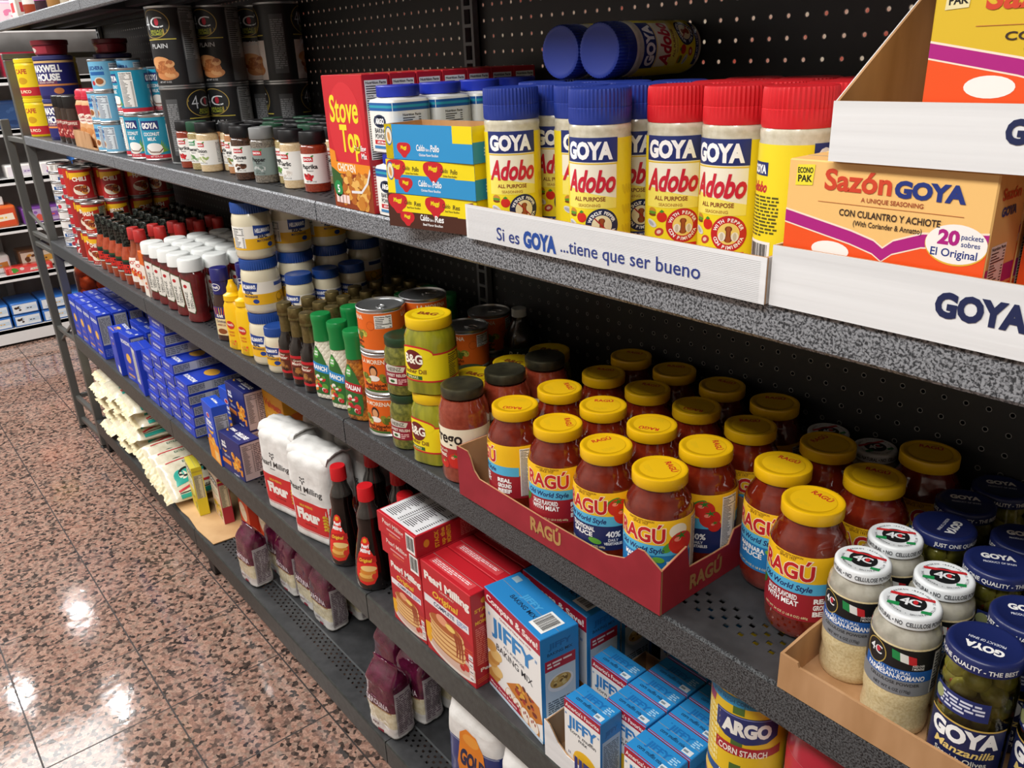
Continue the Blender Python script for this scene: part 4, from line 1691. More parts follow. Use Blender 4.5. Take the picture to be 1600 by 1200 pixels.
def cheese():
    a = Art()
    r = .0312
    per = 2 * pi * r
    a.rect(-per / 2, .052, per, .052, '16171A', 0)
    a.rect(-per / 2, .052, per, .0165, '7E8288', 1)
    a.rect(-.034, .0685, .068, .0125, '1E5CA8', 1.5)
    a.text('ALL NATURAL', -.002, .0762, .0036, 'E4ECF4', 3, w=.030)
    a.text('PARMESAN-ROMANO', -.001, .0700, .0056, 'FFFFFF', 3, w=.054, bold=.02)
    a.text('CELLULOSE POWDER', -.001, .0632, .0034, '2A2C30', 3, w=.046)
    a.text('NET WT 6 OZ (170g)', -.002, .0555, .0034, '3A3C40', 3, w=.034)
    a.ell(-.0215, .0905, .0115, .0130, 'B59A4A', 2)
    a.ell(-.0215, .0905, .0105, .0120, '1A1B1D', 2.4)
    a.text('4C', -.0215, .0885, .0090, 'E6E8EA', 3, w=.014)
    a.ell(-.0185, .0935, .0022, .003, 'B8283A', 3.5)
    for i, c in enumerate(('1F8A4A', 'EDEDE8', 'C8282E')):
        x = -.006 + i * .0072
        a.poly([(x, .1015 - i * .0016), (x + .0072, .0999 - i * .0016), (x + .0085, .0905 - i * .0016), (x + .0013, .0921 - i * .0016)], c, 2)
    a.text('AGED OVER', .0185, .0862, .0026, 'E8E8E4', 3, w=.011)
    a.text('7 MONTHS', .0185, .0828, .0026, 'E8E8E4', 3, w=.011)
    a.rect(.034, .053, .024, .048, 'D8D6D0', 1)
    a.fine(.0355, .055, .021, .044, 12, '3A3A3A', 2)
    la = Art()
    la.ell(0, 0, .0155, .0155, '1A1B1D', .5, n=36)
    la.poly([(-.022, .006), (.022, .011), (.022, .016), (-.022, .011)], 'C8282E', 1)
    la.poly([(-.022, -.008), (-.010, -.006), (-.010, -.013), (-.022, -.013)], '1F8A4A', 1)
    la.poly([(.012, -.010), (.022, -.008), (.022, -.014), (.012, -.015)], '1F8A4A', 1)
    la.ell(0, 0, .0135, .0105, '1A1B1D', 1.5, n=36)
    la.text('4', -.006, -.007, .014, 'E8EAEC', 2, w=.010)
    la.text('C', .004, -.005, .012, 'E8EAEC', 2, w=.012, bold=.02)
    la.ell(.0045, .001, .0025, .004, 'C8282E', 3)
    for i, ch in enumerate('REFRIGERATE AFTER OPENING • VACUUM SEAL IS BROKEN • '):
        t = pi / 2 - i * 2 * pi / 51
        la.text(ch, .0215 * cos(t), .0215 * sin(t), .0027, '55585C', 1, rot=t - pi / 2)
    ra = Art()
    for k in range(2):
        ra.text('CELLULOSE POWDER • ALL NATURAL • NO', k * .085 - .0425, -.002, .0047, '3A3C42', 2, w=.082, bold=.02)
    lid = [(.1235, .0263), (.1242, .0272), (.1335, .0272), (.1352, .0264), (.136, .0252), (.13601, .0232), (.1355, .022)]
    la.v = [(x * .87, y * .87, z) for x, y, z in la.v]
    t = vessel('cheese_jar', [(0, .0280), (.003, .0302), (.012, .0309), (.028, .0296), (.036, .0309), (.051, .0312), (.1045, .0312), (.1075, .0303)],
               CHEESE, lid, mat('E6EAEC', .32), a, .08, lidart=la, rim=(ra, .1295), seg=44)
    mb = MB()
    Body([(.105, .0309), (.110, .0308), (.115, .0296), (.119, .0266), (.122, .0248), (.126, .0244)], 44).mesh(mb, noisy('cheese_dusted_glass', '8E8A7C', 'B4B0A2', 60, .08, coat=1.), caps=(False, False))
    mb.build('glass_neck', t)
    mb = MB()
    Body([(.107, .0297), (.112, .0294), (.1125, .01)], 30).mesh(mb, CHEESE, caps=(False, True))
    mb.build('cheese_top', t)
    return t


CHZ = Kind(cheese)
for x, y, rt, lb in [(1.044, .046, 16, 'white lidded grated cheese jar at the front corner beside the olives'), (.979, .0785, 10, 'white lidded grated cheese jar at the left end of the brown tray'),
                     (1.046, .1095, 22, 'white lidded grated cheese jar behind the front corner one'), (.9795, .1435, 25, 'white lidded grated cheese jar second from the left end, toward the back'),
                     (.7915, .3275, 60, 'white lidded cheese jar in the shade against back panel, left of two'), (.858, .3275, 60, 'white lidded cheese jar in the shade against back panel, right of two')]:
    CHZ.put(x, y, zb + (.0022 if x > .95 else 0), R(rt), lb, 'cheese jar', 'white lidded cheese jars')
tr = tag(tray('cardboard_tray', .272, .128, .036, .036, .0018, KRAFT, KRAFT, front=[(0, .044), (.02, .043), (.022, .038), (.05, .038), (.15, .036), (.272, .036)], left=[(0, .044), (.05, .047), (.12, .047), (.128, .03)], right=[(0, .034), (.05, .03), (.06, .0018), (.128, .0018)]), 'torn brown cardboard tray holding the grated cheese jars', 'tray')
tr.location = (.9445, -.002, zb)


# ---- jars of olives
def olives(nm):
    def mk():
        a = Art()
        r = .0315
        per = 2 * pi * r
        a.rect(-.036, .004, .072, .064, '1A2350', 0)
        a.rect(-.034, .077, .050, .020, '1F2C66', 0)
        a.rect(-.036, .0665, .072, .0018, 'C8A850', 1)
        goya(a, 0, .048, .0165, 'F2F2F0', 3, w=.060)
        a.text(nm, .002, .0365, .0082, 'E4C878', 3, w=.052, shear=.2, bold=.02)
        a.text('Spanish Olives', .0, .0275, .0058, 'E8E4D4', 3, w=.044)
        a.text('Stuffed With', .0, .0200, .0048, 'E8E4D4', 3, w=.032)
        a.text('Minced Pimientos', .0, .0130, .0048, 'E8E4D4', 3, w=.044)
        a.fine(-.026, .0795, .038, .0150, 4, 'D8DCEC', 1)
        a.ell(-.029, .088, .0055, .0065, '9AA070', 2)
        a.rect(.041, .008, .046, .050, '1F2C66', 0)
        a.facts(.043, .010, .042, .046, 1, bg='28356E', ink='DDE2F0')
        la = Art()
        goya(la, 0, .005, .0085, 'F2F2F0', 1, w=.031)
        la.text('PRODUCT OF SPAIN', 0, -.0035, .0034, 'E0E4F0', 1, w=.029)
        ra = Art()
        ra.text('JUST ONE QUALITY - THE BEST', -.047, -.0022, .0046, 'F0F0EE', 2, w=.082, al='l', bold=.02)
        ra.text('JUST ONE QUALITY - THE BEST', .050, -.0022, .0046, 'F0F0EE', 2, w=.082, al='l', bold=.02)
        NAVY = mat('1B2558', .32)

        def inner(t):
            q = random.Random(len(nm))
            mb = MB()
            for z in (.0175, .037, .057, .077, .097, .109):
                for k in range(5):
                    th = k * 2 * pi / 5 + z * 32 + q.uniform(-.15, .15)
                    rr = .0182
                    c = Vector((rr * cos(th), rr * sin(th), z + q.uniform(-.003, .003)))
                    e = Matrix.Rotation(q.uniform(0, 6), 4, 'Z') @ Matrix.Rotation(q.uniform(0, 3), 4, 'X')
                    mb.ball(c, .0112, .0112, .0118, OLV, e, 14)
                    dr = (e @ Vector((0, 0, 1)))
                    mb.ball(c + dr * .0105, .0034, .0034, .0026, 'B4502C' if q.random() < .4 else '4E4A1C', e, 8)
            Body([(.004, .012), (.115, .012)], 16).mesh(mb, OLV)
            o = mb.build('olives', t)
            o['kind'] = 'stuff'
        b = [(0, .0275), (.003, .0305), (.008, .0315), (.095, .0315), (.106, .0311), (.116, .0292), (.126, .0280)]
        return vessel('olive_jar', b, clear('clear_olive_glass', 'F6F7E6'), [(.124, .0292), (.1248, .0312), (.1355, .0312), (.1373, .0298), (.138, .0282), (.1381, .0256), (.1374, .0245)], NAVY, a, .05, lidart=la, rim=(ra, .1302), inner=inner, parts=('glass', 'lid', 'label'), seg=44)
    return Kind(mk)


OLV = noisy('green_olive', '9C983E', 'C2BA68', 90, .2, coat=.6)
OL = olives('Manzanilla')
for x, y, rt, lb in [(1.115, .036, 12, 'olive jar with dark blue lid at the front, green olives showing'), (1.180, .050, 0, 'olive jar with dark blue lid at the front, cut by the right edge'), (1.124, .102, 30, 'olive jar with dark blue lid directly behind the front one'),
                     (1.0725, .168, 60, 'olive jar with dark blue lid in the middle, lettering turned sideways'), (1.0045, .2015, 75, 'olive jar with dark blue lid nearest the cheese jars'),
                     (1.0715, .2335, 20, 'olive jar with dark blue lid in third row, upright lettering'), (.9980, .2665, 20, 'olive jar with dark blue lid in shade near the back panel'),
                     (1.0110, .3298, 50, 'olive jar with dark blue lid against the back panel, left of two'), (1.140, .180, 40, 'olive jar with dark blue lid at right, third from the front'), (1.140, .280, 40, 'olive jar with dark blue lid at right against the back panel')]:
    OL.put(x, y, zb + (.0022 if y < .17 else 0), R(rt), lb, 'olive jar', 'dark blue lidded olive jars')
OLR = {1.115: 190, 1.073: -45, 1.005: -85}
for o in scn.objects:
    if o.get('group') == 'dark blue lidded olive jars':
        for c in o.children:
            if c.name.startswith('lid'):
                c.rotation_euler.z = R(OLR.get(round(o.location.x, 3), 30)) - o.rotation_euler.z


# ---- pickles, relish, jalapeno cans
PICK = noisy('pickle_spears_in_brine', '6E7412', 'A9A522', 60, .18, coat=1., p=(.3, .7), stretch=(1, 1, .1))


def pickles():
    a = Art()
    r = .0405
    per = 2 * pi * r
    a.rect(-per / 2, .024, per, .048, 'F0DA14', 0)
    a.rect(-per / 2, .024, per, .0028, 'C8282A', 1)
    a.rect(-per / 2, .0692, per, .0028, 'C8282A', 1)
    for off in (0, per / 2):
        a.ell(off - .010, .072, .034, .012, 'C8282A', .6)
        a.ell(off - .010, .070, .033, .011, 'F0DA14', 1.2)
        a.ell(off - .012, .0605, .0185, .0165, '6A1E1E', 2, n=34)
        a.text('B&G', off - .012, .0545, .0155, 'F8F2E0', 3, w=.036, bold=.03)
        a.text('Kosher Dill', off - .012, .0380, .0075, '6A1E1E', 3, w=.046)
        a.rect(off - .033, .0278, .036, .0062, '2E5A2A', 2)
        a.text('SPEARS', off - .015, .0292, .0040, 'F0E8B0', 3, w=.022)
    a.facts(per * .25 - .016, .028, .034, .041, 2, bg='F0DA14')
    la = Art()
    la.ell(0, 0, .026, .026, 'E8C814', .3, n=36)
    la.text('B&G', 0, -.006, .013, '8A3A1A', 1, w=.034, bold=.04)
    la.ell(0, 0, .0295, .0006, '8A6A10', .4)
    return vessel('pickle_jar', [(0, .034, .034, 3), (.003, .0390, .0390, 3), (.008, .0405, .0405, 2.4), (.082, .0405, .0405, 2.2), (.094, .0398, .0398, 2.2), (.104, .0365, .0365, 2), (.110, .0345, .0345, 2)], PICK,
                  roundlid(.0372, .1085, .1262, .0016), mat('E9C212', .34), a, .05, lidart=la, seg=48)


PK = Kind(pickles)
for lv, (x, y) in ((0, (.2535, .047)), (1, (.2525, .047)), (0, (.2535, .1315)), (0, (.2535, .216)), (0, (.2535, .3005))):
    nm = {(0, .048): 'yellow lidded pickle jar at the bottom of the front stack of two', (1, .048): 'yellow lidded pickle jar on top of the front stack of two'}.get((lv, y), f'yellow lidded pickle jar in the {ORD[round(y / .083)]} row behind the stack')
    PK.put(x, y, zb + lv * .1264, R(28 if lv else 18), nm, 'pickle jar', 'yellow lidded pickle jars')

REL = noisy('pickle_relish_in_glass', '4E5418', '7E7E30', 150, .2, coat=.9)


def relish():
    a = Art()
    r = .0325
    per = 2 * pi * r
    a.rect(-per / 2, .020, per, .036, '8C1A30', 0)
    for off in (0, per / 2):
        a.poly([(off - .022, .044), (off + .012, .044), (off + .016, .053), (off - .018, .057), (off - .024, .052)], 'C9C6BC', 1)
        a.text('HEINZ', off - .004, .0462, .0066, '6A6258', 2, w=.027, bold=.02)
        a.text('SWEET RELISH', off - .002, .0362, .0050, 'F0E6DC', 2, w=.040, bold=.02)
        a.rect(off - .018, .0235, .018, .0095, 'E9E6DC', 1)
        a.ell(off - .009, .028, .005, .0025, '2E5A2A', 2)
        a.fine(off + .002, .0225, .014, .010, 3, 'E6B8B8', 1)
    a.rect(per * .25 - .008, .021, .018, .034, 'C8B4A8', 1)
    a.fine(per * .25 - .006, .023, .014, .03, 9, '4A2A2A', 2)
    return vessel('relish_jar', [(0, .028), (.003, .0315), (.008, .0325), (.066, .0325), (.076, .0315), (.084, .0285), (.088, .0275)], REL,
                  roundlid(.0298, .0865, .1008, .0014), mat('1E3A24', .35), a, .04, seg=40)


RL = Kind(relish)
for lv, y in ((0, .040), (1, .040), (0, .108), (0, .176)):
    RL.put(.1765, y, zb + lv * .101, R(25 + 8 * lv), f'green lidded relish jar, {("bottom", "top")[lv]} of the stack' if y < .1 else f'green lidded relish jar, {ORD[round(y / .068)]} one behind the stack', 'relish jar', 'green lidded relish jars')


def jalapeno():
    a = Art()
    r, h = .0415, .0785
    per = 2 * pi * r
    a.rect(-per / 2, .007, per, h - .014, 'E2661A', 0)
    for off in (0, per / 2):
        a.text('LA MORENA', off, .0600, .0078, 'F6E6CC', 3, w=.056, bold=.02)
        # portrait in a white blouse, dark hair
        a.ell(off - .002, .046, .0085, .0110, '2A1A14', 1.6)
        a.ell(off - .002, .0445, .0062, .0082, 'D89A6A', 2)
        a.ell(off - .002, .0330, .0115, .0055, 'F2EAE0', 2.3)
        a.blobs(off - .036, .024, .03, .016, 9, ['8A8A2A', 'C8B84A', '5A6A1E'], 2.6, 3, (.12, .25))
        a.blobs(off + .007, .024, .03, .016, 9, ['8A8A2A', 'C8B84A', '5A6A1E'], 2.6, 4, (.12, .25))
        a.text('Sliced Jalapeño', off, .0178, .0062, '3A1A0C', 3.4, w=.050, bold=.02)
        a.text('Nacho Slices', off, .0122, .0050, '3A1A0C', 3.4, w=.036, bold=.02)
        a.rect(off - .026, .0074, .05, .0040, '3E6A2A', 2.5)
    a.facts(per * .25 - .014, .045, .03, .023, 2)
    a.ell(per * .25 - .022, .05, .008, .008, 'B84A10', 1)
    a.ell(per * .25 - .022, .05, .0072, .0072, 'E2661A', 1.4)
    return can('pepper_can', r, h, a)


JC = Kind(jalapeno)
for lv in range(3):
    JC.put(.098, .050, zb + lv * .0795, R((20, 28, -28)[lv]), f'orange pepper can, {("bottom", "middle", "top")[lv]} of the front stack of three', 'can', 'orange pepper cans')
    if lv < 3:
        JC.put(.100, .137, zb + lv * .0795, R(20 + 30 * lv), f'orange pepper can, {("bottom", "middle", "top")[lv]} of the stack behind the front three', 'can', 'orange pepper cans')
for lv in range(2):
    JC.put(.060, .3135, zb + lv * .0795, R(30), f'orange pepper can in the shade against the back panel, {("lower", "upper")[lv]} of two', 'can', 'orange pepper cans')
    JC.put(.102, .2255, zb + lv * .0795, R(10), f'orange pepper can in third row of the pepper can stacks, {("lower", "upper")[lv]} of two', 'can', 'orange pepper cans')


# ---- small clear water bottle
def water():
    t = empty('water_bottle', 'small clear water bottle standing in the shade behind the pickle jars', 'bottle')
    mb = MB()
    Body([(0, .028), (.004, .0318), (.05, .0318), (.056, .030), (.062, .0318), (.105, .0318), (.118, .031), (.135, .024), (.150, .0142), (.156, .0128), (.164, .0128)], 36).mesh(mb, clear('clear_bottle_plastic', 'A8B4B0', 2.1, .22))
    mb.build('bottle', t)
    mb = MB()
    Body([(.160, .0135), (.161, .0146), (.175, .0144), (.176, .0135)], 40).mesh(mb, mat('C8CDCB', .4))
    mb.build('cap', t)
    a = Art()
    a.rect(-.09, .064, .18, .04, '1E3A34', 0)
    a.text('Poland', 0, .085, .013, 'E6EEF0', 2, w=.042, shear=.2, bold=.02)
    a.ell(-.03, .075, .02, .007, '3E7A34', 1)
    mb = MB()
    a.wrap(mb, Body([(0, .0322), (.2, .0322)]), .08)
    mb.build('label', t)
    return t


t = water()
t.location = (.1395, .3255, zb)
t.rotation_euler.z = R(45)


# ---- dressings
def lattice_bottle(liquid, band, nm, low):
    def mk():
        a = Art()
        e = .0265
        a.poly([(-.020, .012), (.014, .012), (.018, .03), (.018, .070), (.008, .096), (-.006, .112), (-.014, .112), (-.022, .09), (-.022, .03)], '2E6A30', 0)
        a.ell(-.008, .098, .0075, .010, '4FA644', 1)
        a.text('WISH', -.008, .099, .0036, 'FFFFFF', 2, w=.010, bold=.04)
        a.text('BONE', -.008, .0935, .0036, 'FFFFFF', 2, w=.010, bold=.04)
        a.poly([(-.0225, .062), (.0185, .056), (.0185, .074), (-.0225, .080)], band, 1.5)
        a.text(nm, -.002, .0635, .0092, 'FFFFFF', 3, w=.034, bold=.04, rot=-.14)
        q = random.Random(len(nm))
        a.blobs(-.021, .016, .037, .038, 16, low, 2, 5, (.08, .2))
        return vessel('dressing_bottle', [(0, .024, .016, 2.6), (.003, .0275, .0195, 2.8), (.02, .0285, .0205, 2.8), (.05, .0275, .020, 2.6), (.075, .027, .0198, 2.5), (.095, .0245, .019, 2.3), (.112, .0195, .0175, 2), (.128, .0165, .0165, 2)],
                      liquid, [(.122, .0175), (.1225, .0188), (.150, .0182), (.165, .0198), (.1735, .0196), (.1752, .0185), (.1755, .016)], mat('14803E', .32), a, .06, parts=('bottle', 'cap', 'label'), seg=44, turn=0)
    return Kind(mk)


LATT = dict(bump=.0014, bscale=0)


def lattice(name, c1, c2):
    m, nt, b = nodes(name)
    tc = N(nt, 'TexCoord')
    n = N(nt, 'TexNoise', i_Scale=70.0)
    nt.links.new(tc.outputs['Object'], n.inputs[0])
    nt.links.new(ramp(nt, n.outputs[0], [(.4, c1), (.62, c2)]), b.inputs['Base Color'])
    s = N(nt, 'SeparateXYZ')
    nt.links.new(tc.outputs['Object'], s.inputs[0])
    hs = []
    for sg in (1, -1):
        k = math_(nt, 'MULTIPLY_ADD', s.outputs[2], sg * .8, s.outputs[0])
        hs.append(math_(nt, 'ABSOLUTE', math_(nt, 'SINE', math_(nt, 'MULTIPLY', k, 300.0))))
    h = math_(nt, 'MINIMUM', hs[0], hs[1])
    bp = N(nt, 'Bump', i_Strength=.5, i_Distance=.002)
    nt.links.new(h, bp.inputs['Height'])
    nt.links.new(bp.outputs[0], b.inputs['Normal'])
    b.inputs['Roughness'].default_value = .2
    b.inputs['Coat Weight'].default_value = .8
    return m


RAN = lattice_bottle(lattice('ranch_dressing', 'DDD6C2', 'EAE4D2'), '2A8ACB', 'RANCH', ['C8282A', 'E07A2A', '5A9A3A', 'EDE8DC'])
ITA = lattice_bottle(lattice('italian_dressing', '6E3C14', 'B8741A'), 'B4202A', 'ITALIAN', ['B4202A', '6A8A2E', 'C83A3A', 'E8E0D0'])
DR = 'green capped dressing bottles'
RAN.put(-.122, .040, zb, R(22), 'white ranch dressing bottle with green cap, left of the front two', 'dressing bottle', DR)
RAN.put(-.0525, .038, zb, R(22), 'white ranch dressing bottle with green cap, right of the front two', 'dressing bottle', DR)
ITA.put(.0175, .034, zb, R(24), 'amber Italian dressing bottle with green cap at the front beside the orange cans', 'dressing bottle', DR)
for j, y in enumerate((.105, .168, .231, .294)):
    for i, x in enumerate((-.122, -.0525, .0165)):
        if i == 2 and j == 3:
            continue
        (RAN if i < 2 else ITA).put(x, y, zb, R(20), f'green capped dressing bottle in the {ORD[j + 1]} row, {("left", "middle", "right")[i]} column', 'dressing bottle', DR)


# ---- browning sauce bottles with bronze caps
def browning():
    a = Art()
    r = .0235
    per = 2 * pi * r
    a.rect(-per / 2, .016, per, .052, 'C01E28', 0)
    a.rect(-.022, .022, .040, .040, '5A2A18', 1)
    a.blobs(-.020, .022, .034, .02, 9, ['7A4A24', '2E1A10', 'A8743A'], 1.3, 3)
    a.rect(-.020, .046, .036, .010, '8A2A20', 2.2)
    a.text('Gravy', -.002, .0555, .0046, 'F0E6D2', 3.2, w=.02, shear=.2)
    a.text('Master', -.002, .0480, .0066, 'F4EDDC', 3.2, w=.030, shear=.2, bold=.02)
    a.facts(.023, .020, .022, .044, 1)
    cap = noisy('bronze_cap', '6A5C34', '84744A', 80, .35, metal=.6)
    return vessel('browning_sauce_bottle', [(0, .021), (.002, .0232), (.075, .0235), (.086, .0225), (.097, .0165), (.107, .0138), (.15, .0132)], mat('150D0A', .1, coat=1.),
                  [(.104, .0142), (.140, .0136), (.1402, .0155), (.143, .0160), (.146, .0150), (.147, .0158), (.164, .0154), (.166, .0142), (.1662, .012)], cap, a, .04, parts=('bottle', 'cap', 'label'), seg=32, ridges=.165)


BS = Kind(browning)
for j, y in enumerate((.036, .092, .148, .204, .260, .316)):
    for i, x in enumerate((-.2815, -.2285, -.1765)):
        BS.put(x, y, zb, R(30 if j else (15, 45, 20)[i]), f'dark sauce bottle with bronze cap, {ORD[j]} row, {("left", "middle", "right")[i]} column', 'sauce bottle', 'bronze capped dark bottles')


# ---- mayonnaise
MAYO = mat('E2D9BC', .25, coat=.8)


def mayo(r, h):
    def mk():
        k = h / .121
        a = Art()
        per = 2 * pi * r
        a.rect(-per / 2, .022 * k, per, .050 * k, 'F2EDE0', 0)
        a.rect(-per / 2, .022 * k, per, .024 * k, 'EDB51C', 1)
        for off in (0, per / 2):
            a.poly([(off - .030, .052 * k), (off + .008, .052 * k), (off + .012, .070 * k), (off - .030, .074 * k)], '20408C', 2)
            a.text("HELLMANN'S", off - .010, .058 * k, .0085 * k, 'FFFFFF', 3, w=.034, bold=.04)
            a.text('REAL', off - .012, .046 * k, .0085 * k, '1E2A5A', 3, w=.022, bold=.04)
            a.text('MAYONNAISE', off - .008, .038 * k, .0055 * k, '1E2A5A', 3, w=.034, bold=.02)
            a.ell(off + .004, .030 * k, .007, .005, '20408C', 2)
        q = per * .25
        a.rect(q - .018, .060 * k, .036, .008 * k, '2C4EA0', 2)
        a.ell(q - .008, .035 * k, .0085, .0085, '7A5A10', 2)
        a.ell(q - .008, .035 * k, .0075, .0075, 'EDB51C', 2.4)
        a.fine(q - .016, .024 * k, .032, .008, 3, '8A6A10', 2)
        a.bars(q + .02, .026 * k, .02, .034 * k, 2)
        a.facts(-q - .016, .026 * k, .032, .044 * k, 2)
        return vessel('mayonnaise_jar', [(0, r * .86), (.003, r * .95), (.010 * k, r), (.076 * k, r), (.086 * k, r * .985), (.094 * k, r * .93), (.099 * k, r * .88)], MAYO,
                      [(.098 * k, r * .90), (.0985 * k, r * .955), (h - .003, r * .955), (h - .0006, r * .92), (h, r * .88), (h - .0008, r * .82)], mat('1F4690', .34), a, .05 * k, seg=44, ridges=h - .003)
    return Kind(mk)


MB_, MS = mayo(.0418, .1205), mayo(.0305, .1025)
for j, (x, y) in enumerate(((-.4145, .048), (-.4145, .1345), (-.4145, .221), (-.4145, .3075))):
    for lv in range(3):
        MB_.put(x, y, zb + lv * .1207, R((35, 40, 110)[lv] - 10 * j), f'large mayonnaise jar with blue lid, {("bottom", "middle", "top")[lv]} of the {ORD[j]} stack from the front', 'mayonnaise jar', 'large mayonnaise jars')
for j, y in enumerate((.038, .103, .168, .233)):
    for lv in range(1 if j == 0 else 2):
        MS.put(-.3405, y, zb + lv * .1027, R(40), ('small mayonnaise jar with blue lid at the front beside the dark bottles' if j == 0 else f'small mayonnaise jar with blue lid, {("bottom", "top")[lv]} of the {ORD[j]} pile back'), 'mayonnaise jar', 'small mayonnaise jars')


# ---- mustard, barbecue sauce, ketchup
def mustard():
    a = Art()
    a.ell(0, .062, .014, .010, 'C8281E', 1)
    a.text("French's", 0, .060, .0065, 'F6EDD8', 2, w=.022, bold=.03)
    a.text('CLASSIC', 0, .042, .005, 'C8381E', 1, w=.022)
    a.text('YELLOW', 0, .034, .005, 'C8381E', 1, w=.02)
    a.blobs(-.014, .012, .028, .014, 8, ['D8A010', 'E0502A', 'C89A10'], 1, 2)
    return vessel('mustard_bottle', [(0, .027, .019, 2.6), (.003, .030, .021, 2.8), (.03, .0285, .0205, 2.6), (.07, .030, .0215, 2.6), (.105, .0285, .021, 2.5), (.117, .022, .019, 2.2), (.120, .020, .018, 2)], mat('F0C010', .32),
                  [(.119, .021), (.120, .0225), (.132, .0222), (.135, .016), (.139, .0125), (.150, .0120), (.154, .0095), (.162, .0062), (.166, .0056), (.1662, .004)], mat('EFBE0C', .35), a, .06, parts=('bottle', 'nozzle_cap', 'label'), seg=40)


MU = Kind(mustard)
for j, (x, y) in enumerate(((-.556, .031), (-.491, .033), (-.556, .094), (-.491, .096))):
    MU.put(x, y, zb, R(15), f'yellow mustard squeeze bottle, {("left", "right")[j % 2]} one of the {("front", "rear")[j // 2]} pair', 'mustard bottle', 'yellow mustard bottles')


def barbecue():
    a = Art()
    a.poly([(-.020, .016), (.018, .016), (.020, .06), (.016, .088), (-.018, .088), (-.021, .06)], 'E4D2A2', 0)
    a.rect(-.020, .058, .039, .030, '2A2A6A', 1)
    for q in range(5):
        a.stroke([(-.012 + q * .006, .068), (-.016 + q * .008, .086)], .0022, ('E08A2A', 'C83A2A', 'E8C03A')[q % 3], 2)
    a.text('Kraft', 0, .062, .0075, 'FFFFFF', 3, w=.02, bold=.03, shear=.15)
    a.text('Original', 0, .048, .0072, '3A2A5A', 2, w=.030, bold=.02)
    a.text('BARBECUE', 0, .040, .0048, '8A2A1A', 2, w=.026)
    a.ell(0, .026, .014, .007, '8A4A20', 1.6)
    ra = Art()
    ra.ell(0, 0, .013, .009, 'F2F2F2', 1)
    ra.ell(0, 0, .0115, .0075, '2A2A72', 1.4)
    ra.text('Kraft', 0, -.003, .0062, 'FFFFFF', 2, w=.018, bold=.03)
    return vessel('barbecue_sauce_bottle', [(0, .026, .018, 2.6), (.003, .029, .0205, 2.8), (.03, .0285, .0205, 2.6), (.085, .0285, .0205, 2.6), (.105, .024, .0195, 2.3), (.122, .0185, .0175, 2), (.13, .0175, .0175, 2)], mat('32160C', .12, coat=1.),
                  [(.118, .019), (.119, .0205), (.150, .0200), (.151, .0215), (.1795, .0210), (.1815, .0195), (.1818, .017)], mat('24246A', .34), a, .05, rim=(ra, .137), parts=('bottle', 'cap', 'label'), seg=40)


BQ = Kind(barbecue)
for j, y in enumerate((.036, .100, .164)):
    for i, x in enumerate((-.640,)):
        BQ.put(x, y, zb, R(25), f'brown barbecue sauce bottle with navy cap, {ORD[j]} from the front', 'sauce bottle', 'navy capped barbecue bottles')

KET = noisy('ketchup_in_plastic', '5A0F12', '6E161A', 40, .2, coat=.7)


def ketchup():
    a = Art()
    a.poly([(-.019, .030), (.010, .024), (.016, .034), (.014, .112), (-.016, .120), (-.021, .11)], '3E5A34', 0)
    a.poly([(-.017, .032), (.009, .0265), (.014, .035), (.012, .110), (-.015, .117), (-.019, .109)], 'EDEBE2', 1)
    a.ell(-.006, .099, .0065, .005, 'B8222A', 2)
    a.text('HEINZ', -.0035, .062, .0095, '4A4E48', 2, w=.046, rot=pi / 2 - .03, bold=.02)
    a.text('TOMATO', .0060, .050, .0060, '4A4E48', 2, w=.026, rot=pi / 2 - .03)
    a.text('KETCHUP', .0130 - .001, .062, .0055, '4A4E48', 2, w=.044, rot=pi / 2 - .03)
    return vessel('ketchup_bottle', [(0, .025, .019, 2.4), (.003, .029, .0225, 2.6), (.012, .030, .0235, 2.6), (.022, .0265, .0215, 2.4), (.034, .029, .0225, 2.5), (.09, .033, .0245, 2.6), (.125, .034, .025, 2.6), (.136, .030, .0235, 2.3), (.14, .027, .0225, 2.2)], KET,
                  [(.138, .030), (.1385, .0325), (.165, .0315), (.1695, .0295), (.171, .0265), (.1712, .02)], mat('E9ECEA', .32), a, .07, parts=('bottle', 'cap', 'label'), seg=40)


KT = Kind(ketchup)
for j, y in enumerate((.040, .107, .174, .241, .308)):
    for i, x in enumerate((-.855, -.940, -1.018, -1.092, -1.165)):
        if i == 4 and j > 3:
            continue
        KT.put(x, y, zb, R(24), f'ketchup bottle with white cap, {ORD[j]} row, {("rightmost", "second from the right", "middle", "second from the left", "leftmost")[i]}', 'ketchup bottle', 'white capped ketchup bottles')


